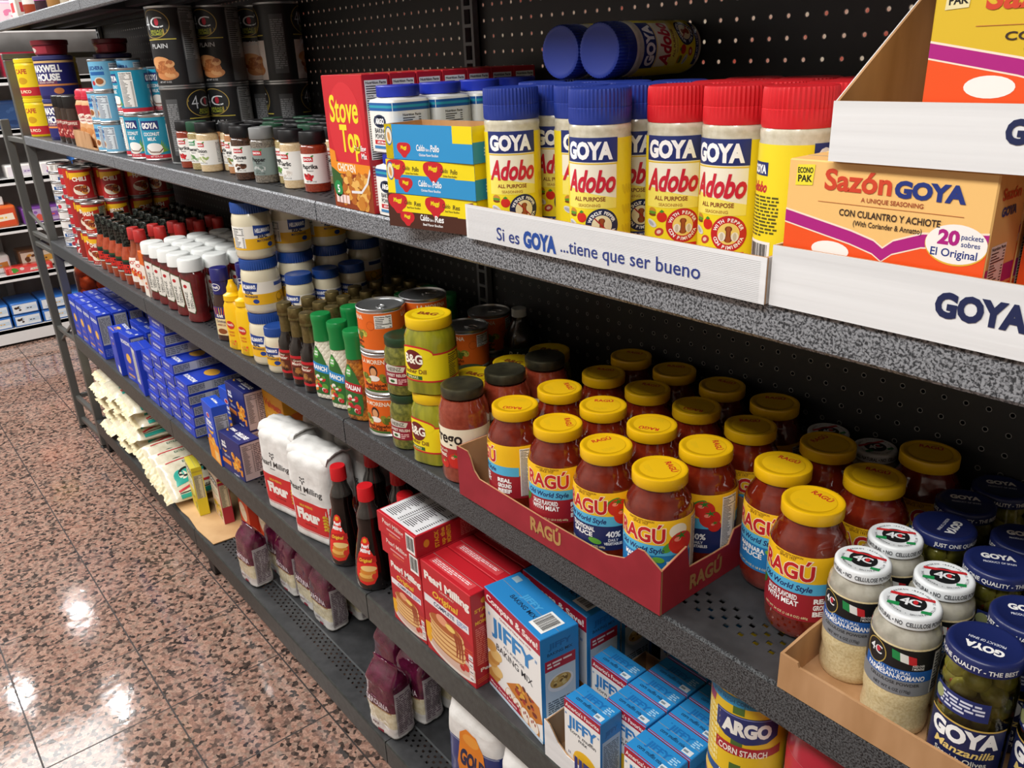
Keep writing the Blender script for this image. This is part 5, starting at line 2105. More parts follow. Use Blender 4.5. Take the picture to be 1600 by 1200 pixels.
# ---- hot sauces
def hot(body, capc, lab, capz, title):
    def mk():
        a = Art()
        r = .0285
        per = 2 * pi * r
        if lab == 'red':
            a.rect(-per / 2, .030, per, .046, '14181A', 0)
            a.rect(-per / 2, .036, per, .030, '22201E', 1)
            a.text('RED', 0, .053, .0120, 'D8281E', 2, w=.034, bold=.06)
            a.text('DEVIL', 0, .0385, .0115, 'D8281E', 2, w=.036, bold=.06)
            a.rect(-per / 2, .031, per, .004, 'C8C4B8', 1)
            a.rect(-per / 2, .074, per, .006, '1E4A2A', 1)
        else:
            a.rect(-per / 2, .022, per, .075, 'EDE6DC', 0)
            a.text(title, 0, .078, .0105, 'C8382A', 2, w=.036, bold=.03)
            a.blobs(-.022, .028, .044, .042, 12, ['D85A2A', 'E8A23A', 'C8281E', 'F0E0C8'], 1, 3)
        return vessel('hot_sauce_bottle', [(0, .026), (.003, .0283), (.086, .0285), (.105, .024), (.120, .0178), (.140, .0145), (.166, .0135)], body,
                      [(capz, .0172), (capz + .001, .0182), (.150, .0165), (.152, .0178), (.184, .017), (.186, .0155), (.1862, .011)], capc, a, .05, parts=('bottle', 'cap', 'label'), seg=28)
    return Kind(mk)


HB = noisy('hot_sauce_in_glass', '97300E', 'B4461A', 60, .15, coat=1.)
FOIL = noisy('black_foil_sleeve', '0E1210', '5A625A', 150, .25, p=(.45, .75), metal=.3)
HR = hot(HB, FOIL, 'red', .118, '')
HK = hot(noisy('pepper_sauce', '8A3A1C', 'A04A26', 60, .2, coat=.8), mat('B8302E', .4), 'w', .150, 'HOT')
for j, y in enumerate((.042, .104, .166, .228, .290)):
    for i, x in enumerate((-1.425, -1.498, -1.571, -1.644, -1.717)):
        if i == 3 and j > 4:
            continue
        HR.put(x, y, zb, R(25), f'orange hot sauce bottle with black foil neck, {ORD[j]} row, {ORD[i]} from the right', 'hot sauce bottle', 'black necked hot sauce bottles')
for j, y in enumerate((.045, .105, .165, .225, .285)):
    for i, x in enumerate((-1.292, -1.354)):
        HK.put(x, y, zb, R(25), f'red capped hot sauce bottle, {ORD[j]} row, {("right", "left")[i]} column', 'hot sauce bottle', 'red capped hot sauce bottles')


def orangebox():
    a = Art()
    a.rect(0, 0, .042, .12, 'E9E0D4', 1)
    a.rect(0, .095, .042, .035, 'D8641A', 1.5)
    a.blobs(.004, .02, .034, .05, 8, ['D8641A', 'C8281E', 'E8B03A'], 2, 3)
    return carton('sauce_packet_box', .042, .058, .135, 'D8641A', {'f': a, 'r': a})


OB = Kind(orangebox)
for j in range(5):
    OB.put(-1.243, .016 + j * .061, zb, 0, f'orange topped sauce packet box left of the ketchup, {ORD[j]} from the front', 'carton', 'orange topped boxes')


# ---- cans at the far end
def flatcan(kind):
    def mk():
        a = Art()
        r, h = .042, .0345
        per = 2 * pi * r
        if kind == 'tuna':
            a.rect(-per / 2, .006, per, h - .012, 'E4E4E2', 0)
            for off in (0, per / 2):
                a.rect(off - .03, .007, .05, .012, '2C5C98', 1)
                a.text('TUNA', off - .006, .0095, .0075, 'FFFFFF', 2, w=.028, bold=.03)
                a.ell(off + .03, .016, .009, .008, 'C8384A', 1)
                a.fine(off - .02, .021, .04, .006, 2, '6A7A8A', 1)
            a.facts(per * .25 - .014, .008, .028, .018, 1, title=False)
        else:
            a.rect(-per / 2, .006, per, h - .012, 'B81E2C', 0)
            for off in (0, per / 2):
                a.ell(off, .017, .017, .007, 'F0E8E0', 1, rot=.5)
                a.ell(off + .004, .015, .012, .006, 'B81E2C', 1.4, rot=.5)
            a.fine(per * .25 - .016, .008, .03, .018, 4, 'E0A0A0', 1)
        return can('tuna_can' if kind == 'tuna' else 'fish_can', r, h, a)
    return Kind(mk)


TU, VI = flatcan('tuna'), flatcan('red')
for j, (x, y) in enumerate(((-2.235, .060), (-2.235, .150))):
    for lv in range(9):
        TU.put(x, y, zb + lv * .0355, R(20 + 37 * lv), f'white and blue tuna can, {ORD[lv]} from the bottom of the {("front", "rear")[j]} stack', 'can', 'white tuna cans')
for j, (x, y) in enumerate(((-2.060, .060), (-2.060, .150))):
    for lv in range(9):
        VI.put(x, y, zb + lv * .0355, R(30 + 11 * lv), f'red fish can with white swoosh, {ORD[lv]} from the bottom of the {("front", "rear")[j]} stack', 'can', 'red fish cans')


def chili(col, nm):
    def mk():
        a = Art()
        r, h = .0375, .108
        per = 2 * pi * r
        a.rect(-per / 2, .006, per, h - .012, col, 0)
        for off in (0, per / 2):
            a.poly([(off - .04, .094), (off + .04, .094), (off + .04, .085), (off - .04, .070)], 'E8B41C', 1)
            a.text(nm, off, .066, .0135, 'F6EEDC', 2, w=.046, bold=.04)
            a.ell(off, .036, .028, .018, 'E8DCC8', 1)
            a.blobs(off - .024, .022, .048, .028, 14, ['8A3218', 'B45A28', '6A2412', 'D8933A'], 2, 3)
            a.text('NET WT 15 OZ', off, .0095, .0045, 'F6EEDC', 2, w=.028)
        a.facts(per * .25 - .016, .012, .032, .082, 1, bg='A8A88A')
        return can('chili_can', r, h, a)
    return Kind(mk)


CH = {'c': chili('A81E20', 'CHILI'), 'b': chili('8A2018', 'BEANS'), 'h': chili('B82A1C', 'HASH')}
n = 0
for j, y in enumerate((.048, .127, .206, .285)):
    for i, x in enumerate((-1.80, -1.88, -1.96)):
        for lv in range(3):
            if (i == 0 and lv == 2 and j < 1):
                continue
            CH['chb'[(i + j + lv) % 3]].put(x, y, zb + lv * .1085, R(35 + 30 * ((i + j) % 3)), f'red chili can, {("bottom", "middle", "top")[lv]} layer, {ORD[j]} row back, {("right", "middle", "left")[i]} stack', 'can', 'red chili cans')
# ================================================================ lower shelf: pasta, flour, syrup, mixes
zc = ZC + .0003
from mathutils import noise as MN


class Bag(Body):
    """soft standing bag: a body with crumpled sides"""
    amp, fq, sd = .03, 26., 0.

    def rad(s, sec, th):
        b = Body.rad(sec, th)
        v = MN.noise(Vector((cos(th) * b * s.fq, sin(th) * b * s.fq, sec[0] * s.fq * .8 + s.sd)))
        v2 = MN.noise(Vector((cos(th) * b * s.fq * 3, sin(th) * b * s.fq * 3, sec[0] * s.fq * 2 + s.sd)))
        return b * (1 + s.amp * (v + .45 * v2))


def dense(secs, dz=.006):
    out = []
    for a, b in zip(secs, secs[1:]):
        n = max(1, int((b[0] - a[0]) / dz))
        out += [tuple(p + (q - p) * k / n for p, q in zip(a, b)) for k in range(n)]
    return out + [secs[-1]]


def pasta_art(w, h, big=True, pic='E0A83A'):
    a = Art()
    a.rect(0, 0, w, h, '1E3FBE', 0)
    a.text('RONZONI', w * .5, h * .80, w * .13, 'EDEFF6', 2, w=w * .80, bold=.04)
    a.ell(w * .5, h * .5, w * .22, h * .10, pic, 1)
    a.poly([(w * .3, h * .45), (w * .55, h * .40), (w * .72, h * .52), (w * .46, h * .60)], 'F0BC58', 1.5)
    a.text('PASTA', w * .5, h * .26, w * .09, 'D8A27A', 2, w=w * .4)
    a.rect(w * .15, h * .10, w * .6, h * .05, 'C89A6A', 1)
    a.fine(w * .12, h * .03, w * .5, h * .04, 2, 'AEB8E4', 1)
    return a


def pastabox(w=.105, d=.052, h=.175):
    r = Art()
    r.rect(0, 0, d, h, '1E3FBE', 0)
    r.rect(d * .08, h * .32, d * .84, h * .64, 'B9BCC0', 1)
    r.fine(d * .12, h * .36, d * .76, h * .56, 18, '6A6E78', 2)
    r.fine(d * .1, h * .05, d * .7, h * .18, 5, '6C80D8', 1)
    t = Art()
    t.text('RONZONI', w * .4, d * .35, d * .2, 'C8D0F0', 1, w=w * .45, bold=.03)
    t.rect(w * .78, d * .55, w * .1, d * .18, 'E8ECF8', 1)
    return carton('pasta_carton', w, d, h, '1E3FBE', {'f': pasta_art(w, h), 'r': r, 't': t})


PB = Kind(pastabox)
n = 0
for j, y in enumerate((.010, .068, .126, .184, .242)):
    for i, x in enumerate((-2.425, -2.313, -2.201, -2.089)):
        PB.put(x, y, zc, 0, f'upright blue pasta carton near the end post, {ORD[j]} row, {ORD[i]} from the left', 'carton', 'upright blue pasta cartons')
PB.put(-2.089, .184, zc + .176, 0, 'blue pasta carton standing on top of the upright cartons, right one', 'carton', 'upright blue pasta cartons')


def pastaslim():
    w, h = .10, .165
    a = Art()
    a.rect(0, 0, w, h, '2742C0', 0)
    a.rect(w * .35, h * .80, w * .3, h * .03, 'E4E8F6', 1)
    a.ell(w * .5, h * .68, w * .08, h * .03, 'E0A83A', 1)
    a.fine(w * .3, h * .35, w * .4, h * .25, 6, '5A70D0', 1)
    a.rect(w * .52, h * .03, w * .36, h * .17, 'ECEAE2', 1)
    return carton('pasta_carton', w, .06, h, '1E3FBE', {'f': a, 't': pasta_art(w, .06)})


PS = Kind(pastaslim)
PS.put(-1.845, .012, zc, R(-4), 'blue pasta carton turned side-on with a white price patch near its foot', 'carton', 'single blue pasta cartons')
PB.put(-1.712, .016, zc, R(3), 'blue pasta carton with yellow noodle picture, beside the side-on carton', 'carton', 'single blue pasta cartons')


def pastaspine():
    w, h = .105, .165
    a = Art()
    a.rect(0, 0, w, h, '1E3FBE', 0)
    a.rect(w * .14, h * .18, w * .5, h * .76, 'DAD9D2', 1)
    a.fine(w * .2, h * .25, w * .36, h * .6, 16, '8A8E98', 2)
    r = Art()
    for k, ch in enumerate('HEALTHY PASTA'):
        r.text(ch, .028, h * .88 - k * h * .062, .006, '9FB0EC', 1, bold=.02)
    return carton('pasta_carton', w, .055, h, '1E3FBE', {'f': a, 'r': r})


PP = Kind(pastaspine)
PP.put(-1.585, .014, zc, R(-5), 'blue pasta carton showing its white back panel, left of the flat stack', 'carton', 'single blue pasta cartons')
for j, (x, y) in enumerate(((-1.84, .09), (-1.73, .085), (-1.84, .245), (-1.84, .165), (-1.73, .165))):
    PB.put(x, y, zc, 0, f'blue pasta carton behind the single front cartons, {ORD[j]} of five', 'carton', 'blue pasta cartons further back')


def lasagna(w=.105, d=.19, h=.034):
    a = Art()
    a.rect(0, 0, w, h, '1E3FBE', 0)
    a.text('RONZONI', w * .45, h * .52, h * .22, 'EDEFF6', 1, w=w * .5, bold=.03)
    a.fine(w * .15, h * .15, w * .5, h * .2, 2, '8A9AE0', 1)
    r = Art()
    r.rect(0, 0, d, h, '1E3FBE', 0)
    r.rect(.002, h * .12, d * .93, h * .76, 'A9ACB0', 1)
    r.rect(d * .26, h * .12, d * .12, h * .76, 'C6C8CA', 1.4)
    for x, ww in ((.01, .24), (.4, .25), (.68, .22)):
        r.fine(d * x + .003, h * .2, d * ww, h * .6, 4, '5E626C', 2)
    t = Art()
    t.text('RONZONI', w * .5, d * .12, w * .13, 'F0F2FA', 1, w=w * .8, bold=.05)
    t.ell(w * .5, d * .5, w * .3, d * .12, 'E0A83A', 1)
    return carton('pasta_box', w, d, h, '1E3FBE', {'f': a, 'r': r, 't': t}, flaps=False)


LS, LB = Kind(lasagna), Kind(lambda: lasagna(.135, .27, .037))
colx = (-1.455, -1.345, -1.235, -1.125)
for i, (x, nl) in enumerate(zip(colx, (5, 6, 6, 5))):
    for lv in range(nl):
        LS.put(x + .002 * (lv % 3), .012 + .003 * ((lv * 7 + i) % 3), zc + lv * .0343, 0, f'flat blue pasta box, {ORD[lv]} layer up, {ORD[i]} column from the left', 'pasta box', 'flat blue pasta boxes')
for lv in range(3):
    LB.put(-1.335 + .006 * lv, .022 + .004 * lv, zc + 6 * .0343 + lv * .0373 if lv < 2 else zc + 6 * .0343 + 2 * .0373, 0, f'large flat blue pasta box, {("lowest", "middle", "topmost")[lv]} of three crossing the small ones', 'pasta box', 'large flat blue pasta boxes')


def bigpasta():
    d, h = .25, .30
    r = Art()
    r.rect(0, 0, d, h, '1B37AC', 0)
    r.text('RONZONI', d * .5, h * .82, .022, 'F0F2FA', 1, w=d * .8, bold=.05)
    r.poly([(.03, .17), (.1, .19), (.11, .205), (.04, .185)], 'D8A24A', 1)
    r.text('FAMILY SIZE', d * .4, h * .42, .012, 'D88A5A', 1, w=d * .5)
    r.ell(d * .4, h * .28, .045, .012, 'C8A23A', 1)
    return carton('pasta_carton', .036, d, h, '1B37AC', {'r': r, 'f': pasta_art(.036, h)})


BGP = Kind(bigpasta)
BGP.put(-1.575, .090, zc, 0, 'tall deep blue family size pasta carton seen from its broad side, behind the single cartons', 'carton')


# ---- macaroni and cheese
def mac():
    w, d, h = .09, .042, .178
    a = Art()
    a.rect(0, 0, w, h, '1F4FC8', 0)
    a.rect(0, 0, w, h * .34, 'F0961E', 1)
    a.ell(w * .5, h * .80, .013, .008, 'E8E2EA', 2)
    a.ell(w * .5, h * .80, .010, .006, 'C8283A', 2.3)
    a.text('mac', w * .48, h * .665, .014, 'FFFFFF', 2, w=w * .5, bold=.05)
    a.text('& cheese', w * .5, h * .60, .010, 'FFFFFF', 2, w=w * .62, bold=.04)
    a.stroke([(w * .26, h * .555), (w * .4, h * .51), (w * .6, h * .51), (w * .76, h * .555)], [.004, .009, .009, .004], 'F2B42A', 2)
    a.blobs(w * .12, h * .26, w * .76, h * .17, 16, ['F2A428', 'E08A14', 'F6BE52'], 2, 5, (.1, .2))
    a.rect(w * .5, h * .03, w * .38, h * .18, 'F6C87A', 2)
    r = Art()
    r.rect(0, 0, d, h, '1F4FC8', 0)
    r.facts(.003, h * .3, d - .006, h * .55, 1, bg='B8BCC4')
    t = Art()
    t.text('mac & cheese', w * .5, d * .5, .008, 'FFFFFF', 1, w=w * .5, bold=.04)
    return carton('macaroni_carton', w, d, h, '1F4FC8', {'f': a, 'r': r, 't': t})


MC = Kind(mac)
MC.put(-.872, .004, zc, R(-3), 'blue macaroni and cheese carton with orange base, standing at the front', 'carton', 'blue macaroni cartons')
MC.put(-.930, .075, zc, R(2), 'blue macaroni carton directly behind the front one', 'carton', 'blue macaroni cartons')
MC.put(-.802, .127, zc, R(0), 'blue macaroni carton behind the navy deluxe boxes', 'carton', 'blue macaroni cartons')


def deluxe():
    w, d, h = .128, .058, .112
    a = Art()
    a.rect(0, 0, w, h, '20286E', 0)
    a.text('mac &', w * .2, h * .74, .010, 'FFFFFF', 2, w=.024, bold=.05)
    a.text('cheese', w * .2, h * .65, .010, 'FFFFFF', 2, w=.028, bold=.05)
    a.stroke([(.014, h * .57), (.026, h * .52), (.038, h * .57)], [.003, .006, .003], 'F2B42A', 2)
    a.text('deluxe', w * .28, h * .40, .009, 'C8CCE8', 2, w=.034)
    a.rect(0, h * .2, w * .42, h * .12, 'E8861E', 2)
    a.blobs(w * .5, h * .1, w * .46, h * .55, 34, ['F2A428', 'E8901A', 'F6BC50', 'D87C10'], 2, 8, (.08, .16))
    a.text('original', w * .62, h * .03, .006, 'E8ECF8', 5, w=.03)
    r = Art()
    r.rect(0, 0, d, h, '20286E', 0)
    r.rect(.002, .002, d - .004, h - .006, 'C9B8B8', 1)
    r.facts(.004, .02, d * .55, h - .028, 2, bg='C9B8B8')
    r.fine(d * .62, .02, d * .33, h - .03, 16, '6A5A5E', 2)
    r.rect(d * .75, .004, .009, .012, '2A2A2A', 3)
    t = Art()
    t.text('mac', w * .22, d * .5, .012, 'FFFFFF', 1, w=.03, bold=.05)
    t.stroke([(.008, .026), (.014, .02), (.022, .02)], .004, 'F2B42A', 1)
    t.text('DELUXE', w * .66, d * .42, .013, 'FFFFFF', 1, w=.058, bold=.05)
    t.text('DINNER', w * .66, d * .22, .006, 'DDE2F4', 1, w=.04)
    return carton('macaroni_box', w, d, h, '20286E', {'f': a, 'r': r, 't': t})


DX = Kind(deluxe)
DX.put(-.776, .004, zc, R(3), 'navy deluxe macaroni box lying in front, next to the flour bags', 'carton', 'navy deluxe macaroni boxes')
DX.put(-.832, .064, zc, R(0), 'navy deluxe macaroni box at the back, lower of two', 'carton', 'navy deluxe macaroni boxes')
DX.put(-.832, .064, zc + .1123, R(0), 'navy deluxe macaroni box at the back, upper of two', 'carton', 'navy deluxe macaroni boxes')


def velv():
    w, d, h = .125, .065, .112
    a = Art()
    a.rect(0, 0, w, h, 'EEA81C', 0)
    a.text('Velveeta', w * .48, h * .62, .022, 'D84A1A', 2, w=w * .86, bold=.04, shear=.1)
    a.blobs(w * .05, h * .05, w * .9, h * .45, 26, ['F0B84A', 'D8742A', 'E89A3A', 'F6D08A'], 1.5, 4, (.06, .13))
    t = Art()
    t.blobs(.03, .01, .08, .045, 14, ['F0C070', 'D8842A', 'E8A84A'], 1, 6, (.1, .2))
    t.poly([(.03, .038), (.10, .028), (.10, .036), (.03, .046)], '2A3A8A', 3)
    r = Art()
    r.ell(d * .5, h * .5, .02, .014, 'D8742A', 1)
    return carton('cheese_pasta_box', w, d, h, 'E8A41C', {'f': a, 't': t, 'r': r})


VL = Kind(velv)
for i, (x, z) in enumerate(((-.702, 0), (-.702, 1))):
    VL.put(x, .115, zc + z * .1123, 0, f'yellow cheese pasta box beside the navy deluxe boxes, {("lower", "upper")[z]} one of two', 'carton', 'yellow cheese pasta boxes')


# ---- flour
PAPER = noisy('creased_white_paper', 'D9D8D4', 'EEEDEA', 24, .55, bump=.003, bscale=26)


def flour(sd):
    def mk():
        a = Art()
        rx, ry = .071, .046
        secs = dense([(0, .067, .042, 6), (.006, rx, ry, 6), (.10, rx + .001, ry + .0025, 5), (.18, rx, ry + .001, 5), (.200, rx + .0005, .0455, 5), (.2085, rx - .001, .0425, 4.4), (.2150, rx - .004, .036, 4), (.2185, rx - .008, .028, 3.6)])
        b = Bag(secs, 84)
        b.sd, b.amp, b.fq = sd, .026, 30
        t = empty('flour_bag', 'x', 'flour bag')
        mb = MB()
        b.mesh(mb, PAPER)
        mb.build('bag', t, ang=60)
        # the top is folded over flat toward the back, with a loose paper flap
        mb = MB()
        vs, fs = [], []
        nx, ny = 22, 12
        for i in range(nx + 1):
            for jj in range(ny + 1):
                u, v = i / nx, jj / ny
                x = (u - .5) * 2 * (rx - .003) * (1 + .03 * MN.noise(Vector((v * 4, sd, 2))))
                y = -ry * .78 + v * (ry * 1.62)
                z = .2205 + .0085 * sin(pi * v) ** .7 + .0045 * MN.noise(Vector((u * 6 + sd, v * 4, 1))) + .002 * MN.noise(Vector((u * 15, v * 11, sd)))
                if jj == 0:
                    z -= .010
                vs.append((x, y, z))
        k = ny + 1
        for i in range(nx):
            for jj in range(ny):
                fs.append([i * k + jj, (i + 1) * k + jj, (i + 1) * k + jj + 1, i * k + jj + 1])
        n0 = len(vs)
        vs += [(p[0], p[1], p[2] - .0035) for p in vs]
        fs += [[q + n0 for q in f][::-1] for f in fs]
        rim = [i * k for i in range(nx + 1)] + [nx * k + jj for jj in range(1, k)] + [i * k + ny for i in range(nx - 1, -1, -1)] + [jj for jj in range(ny - 1, 0, -1)]
        fs += [[rim[q], rim[q - 1], rim[q - 1] + n0, rim[q] + n0] for q in range(len(rim))]
        mb.add(vs, fs, PAPER)
        mb.build('folded_top', t, ang=60, fix=True)
        W = .137
        P_ = 2 * (rx + ry) * 1.62
        a.rect(-P_ / 2, .026, P_, .078, 'D0282A', 0)
        a.rect(-W / 2, .0225, W, .0018, 'D8403A', .5)
        a.text('Flour', -.004, .054, .0270, 'F6F2EA', 2, w=.078, bold=.065)
        a.text('SELF-RISING', -.008, .0870, .0060, 'E8B83A', 2, w=.044, bold=.04)
        a.text('ALL PURPOSE', 0, .040, .0045, '8A1A1C', 2, w=.04)
        for k in range(5):
            a.ell(.050, .046 + k * .0085, .0058, .0030, 'D8B42A', 2 + .1 * k, rot=.6)
            a.ell(.056, .046 + k * .0085, .0058, .0030, 'C8A41E', 2 + .1 * k, rot=-.6)
        a.text("Pearl Milling", -.004, .128, .0150, '2A2A2C', 2, w=.112)
        a.fine(-.02, .119, .03, .004, 1, '6A6A6A', 1)
        for dx, dy in ((0, 0), (.006, .003), (-.006, .003), (0, .008), (.006, .010), (-.006, .010), (0, -.004)):
            a.ell(-.01 + dx, .152 + dy, .0024, .0024, '3A3A3C', 2, n=8)
        mb = MB()
        a.wrap(mb, b, .06)
        mb.build('printing', t)
        return t
    return Kind(mk)


F1, F2 = flour(0), flour(5.3)
FG = 'white paper flour bags'
F1.put(-.436, .0615, zc, R(12), 'white and red paper flour bag, left of the front two', 'flour bag', FG)
F2.put(-.272, .0600, zc, R(13), 'white and red paper flour bag, right of the front two beside the syrup', 'flour bag', FG)
F2.put(-.436, .172, zc, R(1), 'white paper flour bag behind the left front one', 'flour bag', FG)
F1.put(-.272, .172, zc, R(-1), 'white paper flour bag behind the right front one', 'flour bag', FG)
F2.put(-.272, .276, zc, R(-1), 'white paper flour bag in the third row against the back', 'flour bag', FG)


# ---- syrup
def syrup():
    a = Art()
    a.poly([(.0, .016), (.013, .020), (.020, .035), (.021, .055), (.017, .078), (.009, .094), (.011, .104), (.007, .114), (0, .117), (-.007, .114), (-.011, .104), (-.009, .094), (-.017, .078), (-.021, .055), (-.020, .035), (-.013, .020)], 'DD2A22', 0)
    a.ell(.0, .1085, .0052, .0045, 'E8A02A', 1)
    a.text('Pearl', .0, .0945, .0075, 'FFFFFF', 2, w=.0175, bold=.04)
    a.text('Milling', .0, .0850, .0075, 'FFFFFF', 2, w=.0225, bold=.04)
    a.text('Original', .0, .0660, .0068, 'F2C43A', 2, w=.026, bold=.03, shear=.2)
    a.poly([(-.021, .06), (.021, .066), (.0205, .078), (-.0175, .075)], 'B81E1E', .6)
    for k in range(4):
        a.ell(-.001 + .002 * k, .030 + k * .0075, .0150, .0060, ('C8742A', 'E8B45A', 'D88A34', 'F0CC84')[k], 1 + k * .2)
    a.ell(.014, .036, .004, .006, 'D8382A', 2)
    a.v = [(x * 1.18, .012 + (y - .012) * 1.08, z) for x, y, z in a.v]
    body = [(0, .030), (.003, .0355), (.012, .0375), (.035, .0372), (.07, .0335), (.105, .0275), (.135, .0222), (.152, .0230), (.165, .0225), (.178, .0185), (.188, .0150), (.203, .0145)]

    body = [(z, r * 1.09) for z, r in body]
    DK = mat('0B0504', .08, coat=.6, name='dark_syrup')
    NK = mat('34312E', .1, coat=1., name='clear_neck_plastic')
    t = vessel('syrup_bottle', body, DK, [(.199, .0158), (.2, .0172), (.228, .0168), (.2305, .0155), (.2308, .012)], mat('D01F26', .32), a, .06, parts=('bottle', 'cap', 'label'), mfun=lambda z: NK if z > .168 else DK, seg=44, ridges=.228)
    return t


SYR = Kind(syrup)
for x, y, rt, lb in [(-.145, .043, 30, 'dark syrup bottle with red cap at the front beside the flour bag'), (-.028, .042, 34, 'dark syrup bottle with red cap standing furthest forward at the shelf joint'),
                     (-.150, .128, 30, 'dark syrup bottle with red cap behind the one beside the flour'), (-.040, .127, 30, 'dark syrup bottle with red cap behind the furthest forward one'),
                     (.058, .083, 30, 'dark syrup bottle with red cap between the forward one and the red boxes'), (-.042, .212, 30, 'dark syrup bottle with red cap in the third row, right'), (-.150, .213, 30, 'dark syrup bottle with red cap in the third row, left')]:
    SYR.put(x, y, zc, R(rt), lb, 'syrup bottle', 'red capped syrup bottles')


# ---- pancake mix
def pancakes(a, x, y, s, l=2):
    a.ell(x + .1 * s, y - .06 * s, .62 * s, .20 * s, 'EADFD6', l, n=30)
    a.ell(x + .1 * s, y - .04 * s, .56 * s, .17 * s, 'D8B8A8', l + .1, n=30)
    for k in range(5):
        a.ell(x + .02 * s * (k % 2), y + .04 * s + k * .085 * s, .42 * s, .13 * s, 'B8702E', l + .3 + .3 * k, n=28)
        a.ell(x + .02 * s * (k % 2), y + .062 * s + k * .085 * s, .42 * s, .125 * s, 'EBC182', l + .4 + .3 * k, n=28)
    a.ell(x - .02 * s, y + .42 * s, .38 * s, .115 * s, 'B4622A', l + 2.2, n=28)
    a.ell(x - .10 * s, y + .48 * s, .14 * s, .08 * s, 'E8A07A', l + 2.4)
    a.ell(x + .10 * s, y + .45 * s, .12 * s, .05 * s, 'F2D070', l + 2.5)
    for k in range(3):
        a.stroke([(x + .2 * s + k * .07 * s, y + .42 * s), (x + .25 * s + k * .06 * s, y + .2 * s), (x + .22 * s + k * .07 * s, y + .02 * s)], [.07 * s, .05 * s, .02 * s], '9A3E18', l + 2.3)
    a.poly([(x - .56 * s, y + .24 * s), (x - .42 * s, y + .26 * s), (x - .38 * s, y + .02 * s), (x - .46 * s, y - .12 * s), (x - .56 * s, y - .02 * s)], 'EFAF1E', l + .2)
    a.ell(x + .44 * s, y - .02 * s, .07 * s, .06 * s, 'D0342A', l + 2.6)
    a.ell(x + .34 * s, y - .08 * s, .06 * s, .05 * s, 'C02A22', l + 2.7)


def pancake_box(w, d, h):
    RD = 'C4202C'
    a = Art()
    a.rect(0, 0, w, h, RD, 0)
    a.poly([(0, 0), (w, 0), (w, h * .45), (w * .6, h * .58), (0, h * .55)], 'B81C26', .5)
    a.text('Pearl Milling', w * .52, h * .83, h * .085, 'F8F0E8', 3, w=w * .90, bold=.05)
    a.text('COMPANY', w * .52, h * .785, h * .022, 'F0D8C8', 3, w=w * .3)
    a.text('Original', w * .48, h * .685, h * .068, 'F0BE3A', 3, w=w * .52, bold=.03, shear=.15)
    a.rect(w * .03, h * .565, w * .90, h * .085, 'ECE8EA', 2)
    a.text('COMPLETE', w * .44, h * .588, h * .042, '3A4668', 3, w=w * .42, bold=.03)
    a.fine(w * .70, h * .575, w * .2, h * .06, 3, '5A76B4', 3)
    pancakes(a, w * .46, h * .17, w * .84, 2)
    for k in range(4):
        a.rect(w * .89, h * (.06 + .075 * k), w * .085, h * .06, 'EFE6E6', 5)
        a.rect(w * .905, h * (.075 + .075 * k), w * .055, h * .012, '4A3A3A', 5.5)
    for k in range(3):
        a.stroke([(w * .62, h * (.36 - .03 * k)), (w * .97, h * (.39 - .03 * k))], h * .008, 'E06A3A', 1.5)
    r = Art()
    r.rect(0, 0, d, h, 'B01E2A', 0)
    r.ell(d * .5, h * .90, d * .14, h * .03, 'D8962A', 1)
    for k, s_ in enumerate(('STACK', 'up the', 'MOMENTS')):
        r.text(s_, d * .5, h * (.80 - .062 * k), h * .036, 'E0A82A', 2, w=d * .78 if k != 1 else d * .4, bold=.04)
    r.fine(d * .1, h * .24, d * .8, h * .40, 18, 'D87A74', 1)
    r.text('Pearl', d * .5, h * .16, h * .04, 'F4E6E0', 2, w=d * .6, bold=.03)
    for k in range(3):
        r.stroke([(d * .05, h * (.05 + .02 * k)), (d * .95, h * (.065 + .02 * k))], h * .006, 'E0743A', 1)
    t = Art()
    t.rect(w * .1, d * .15, w * .8, d * .3, 'D84A50', 1)
    t.fine(w * .14, d * .2, w * .7, d * .2, 3, 'F4DCDC', 2)
    return carton('pancake_mix_carton', w, d, h, RD, {'f': a, 'r': r, 't': t})


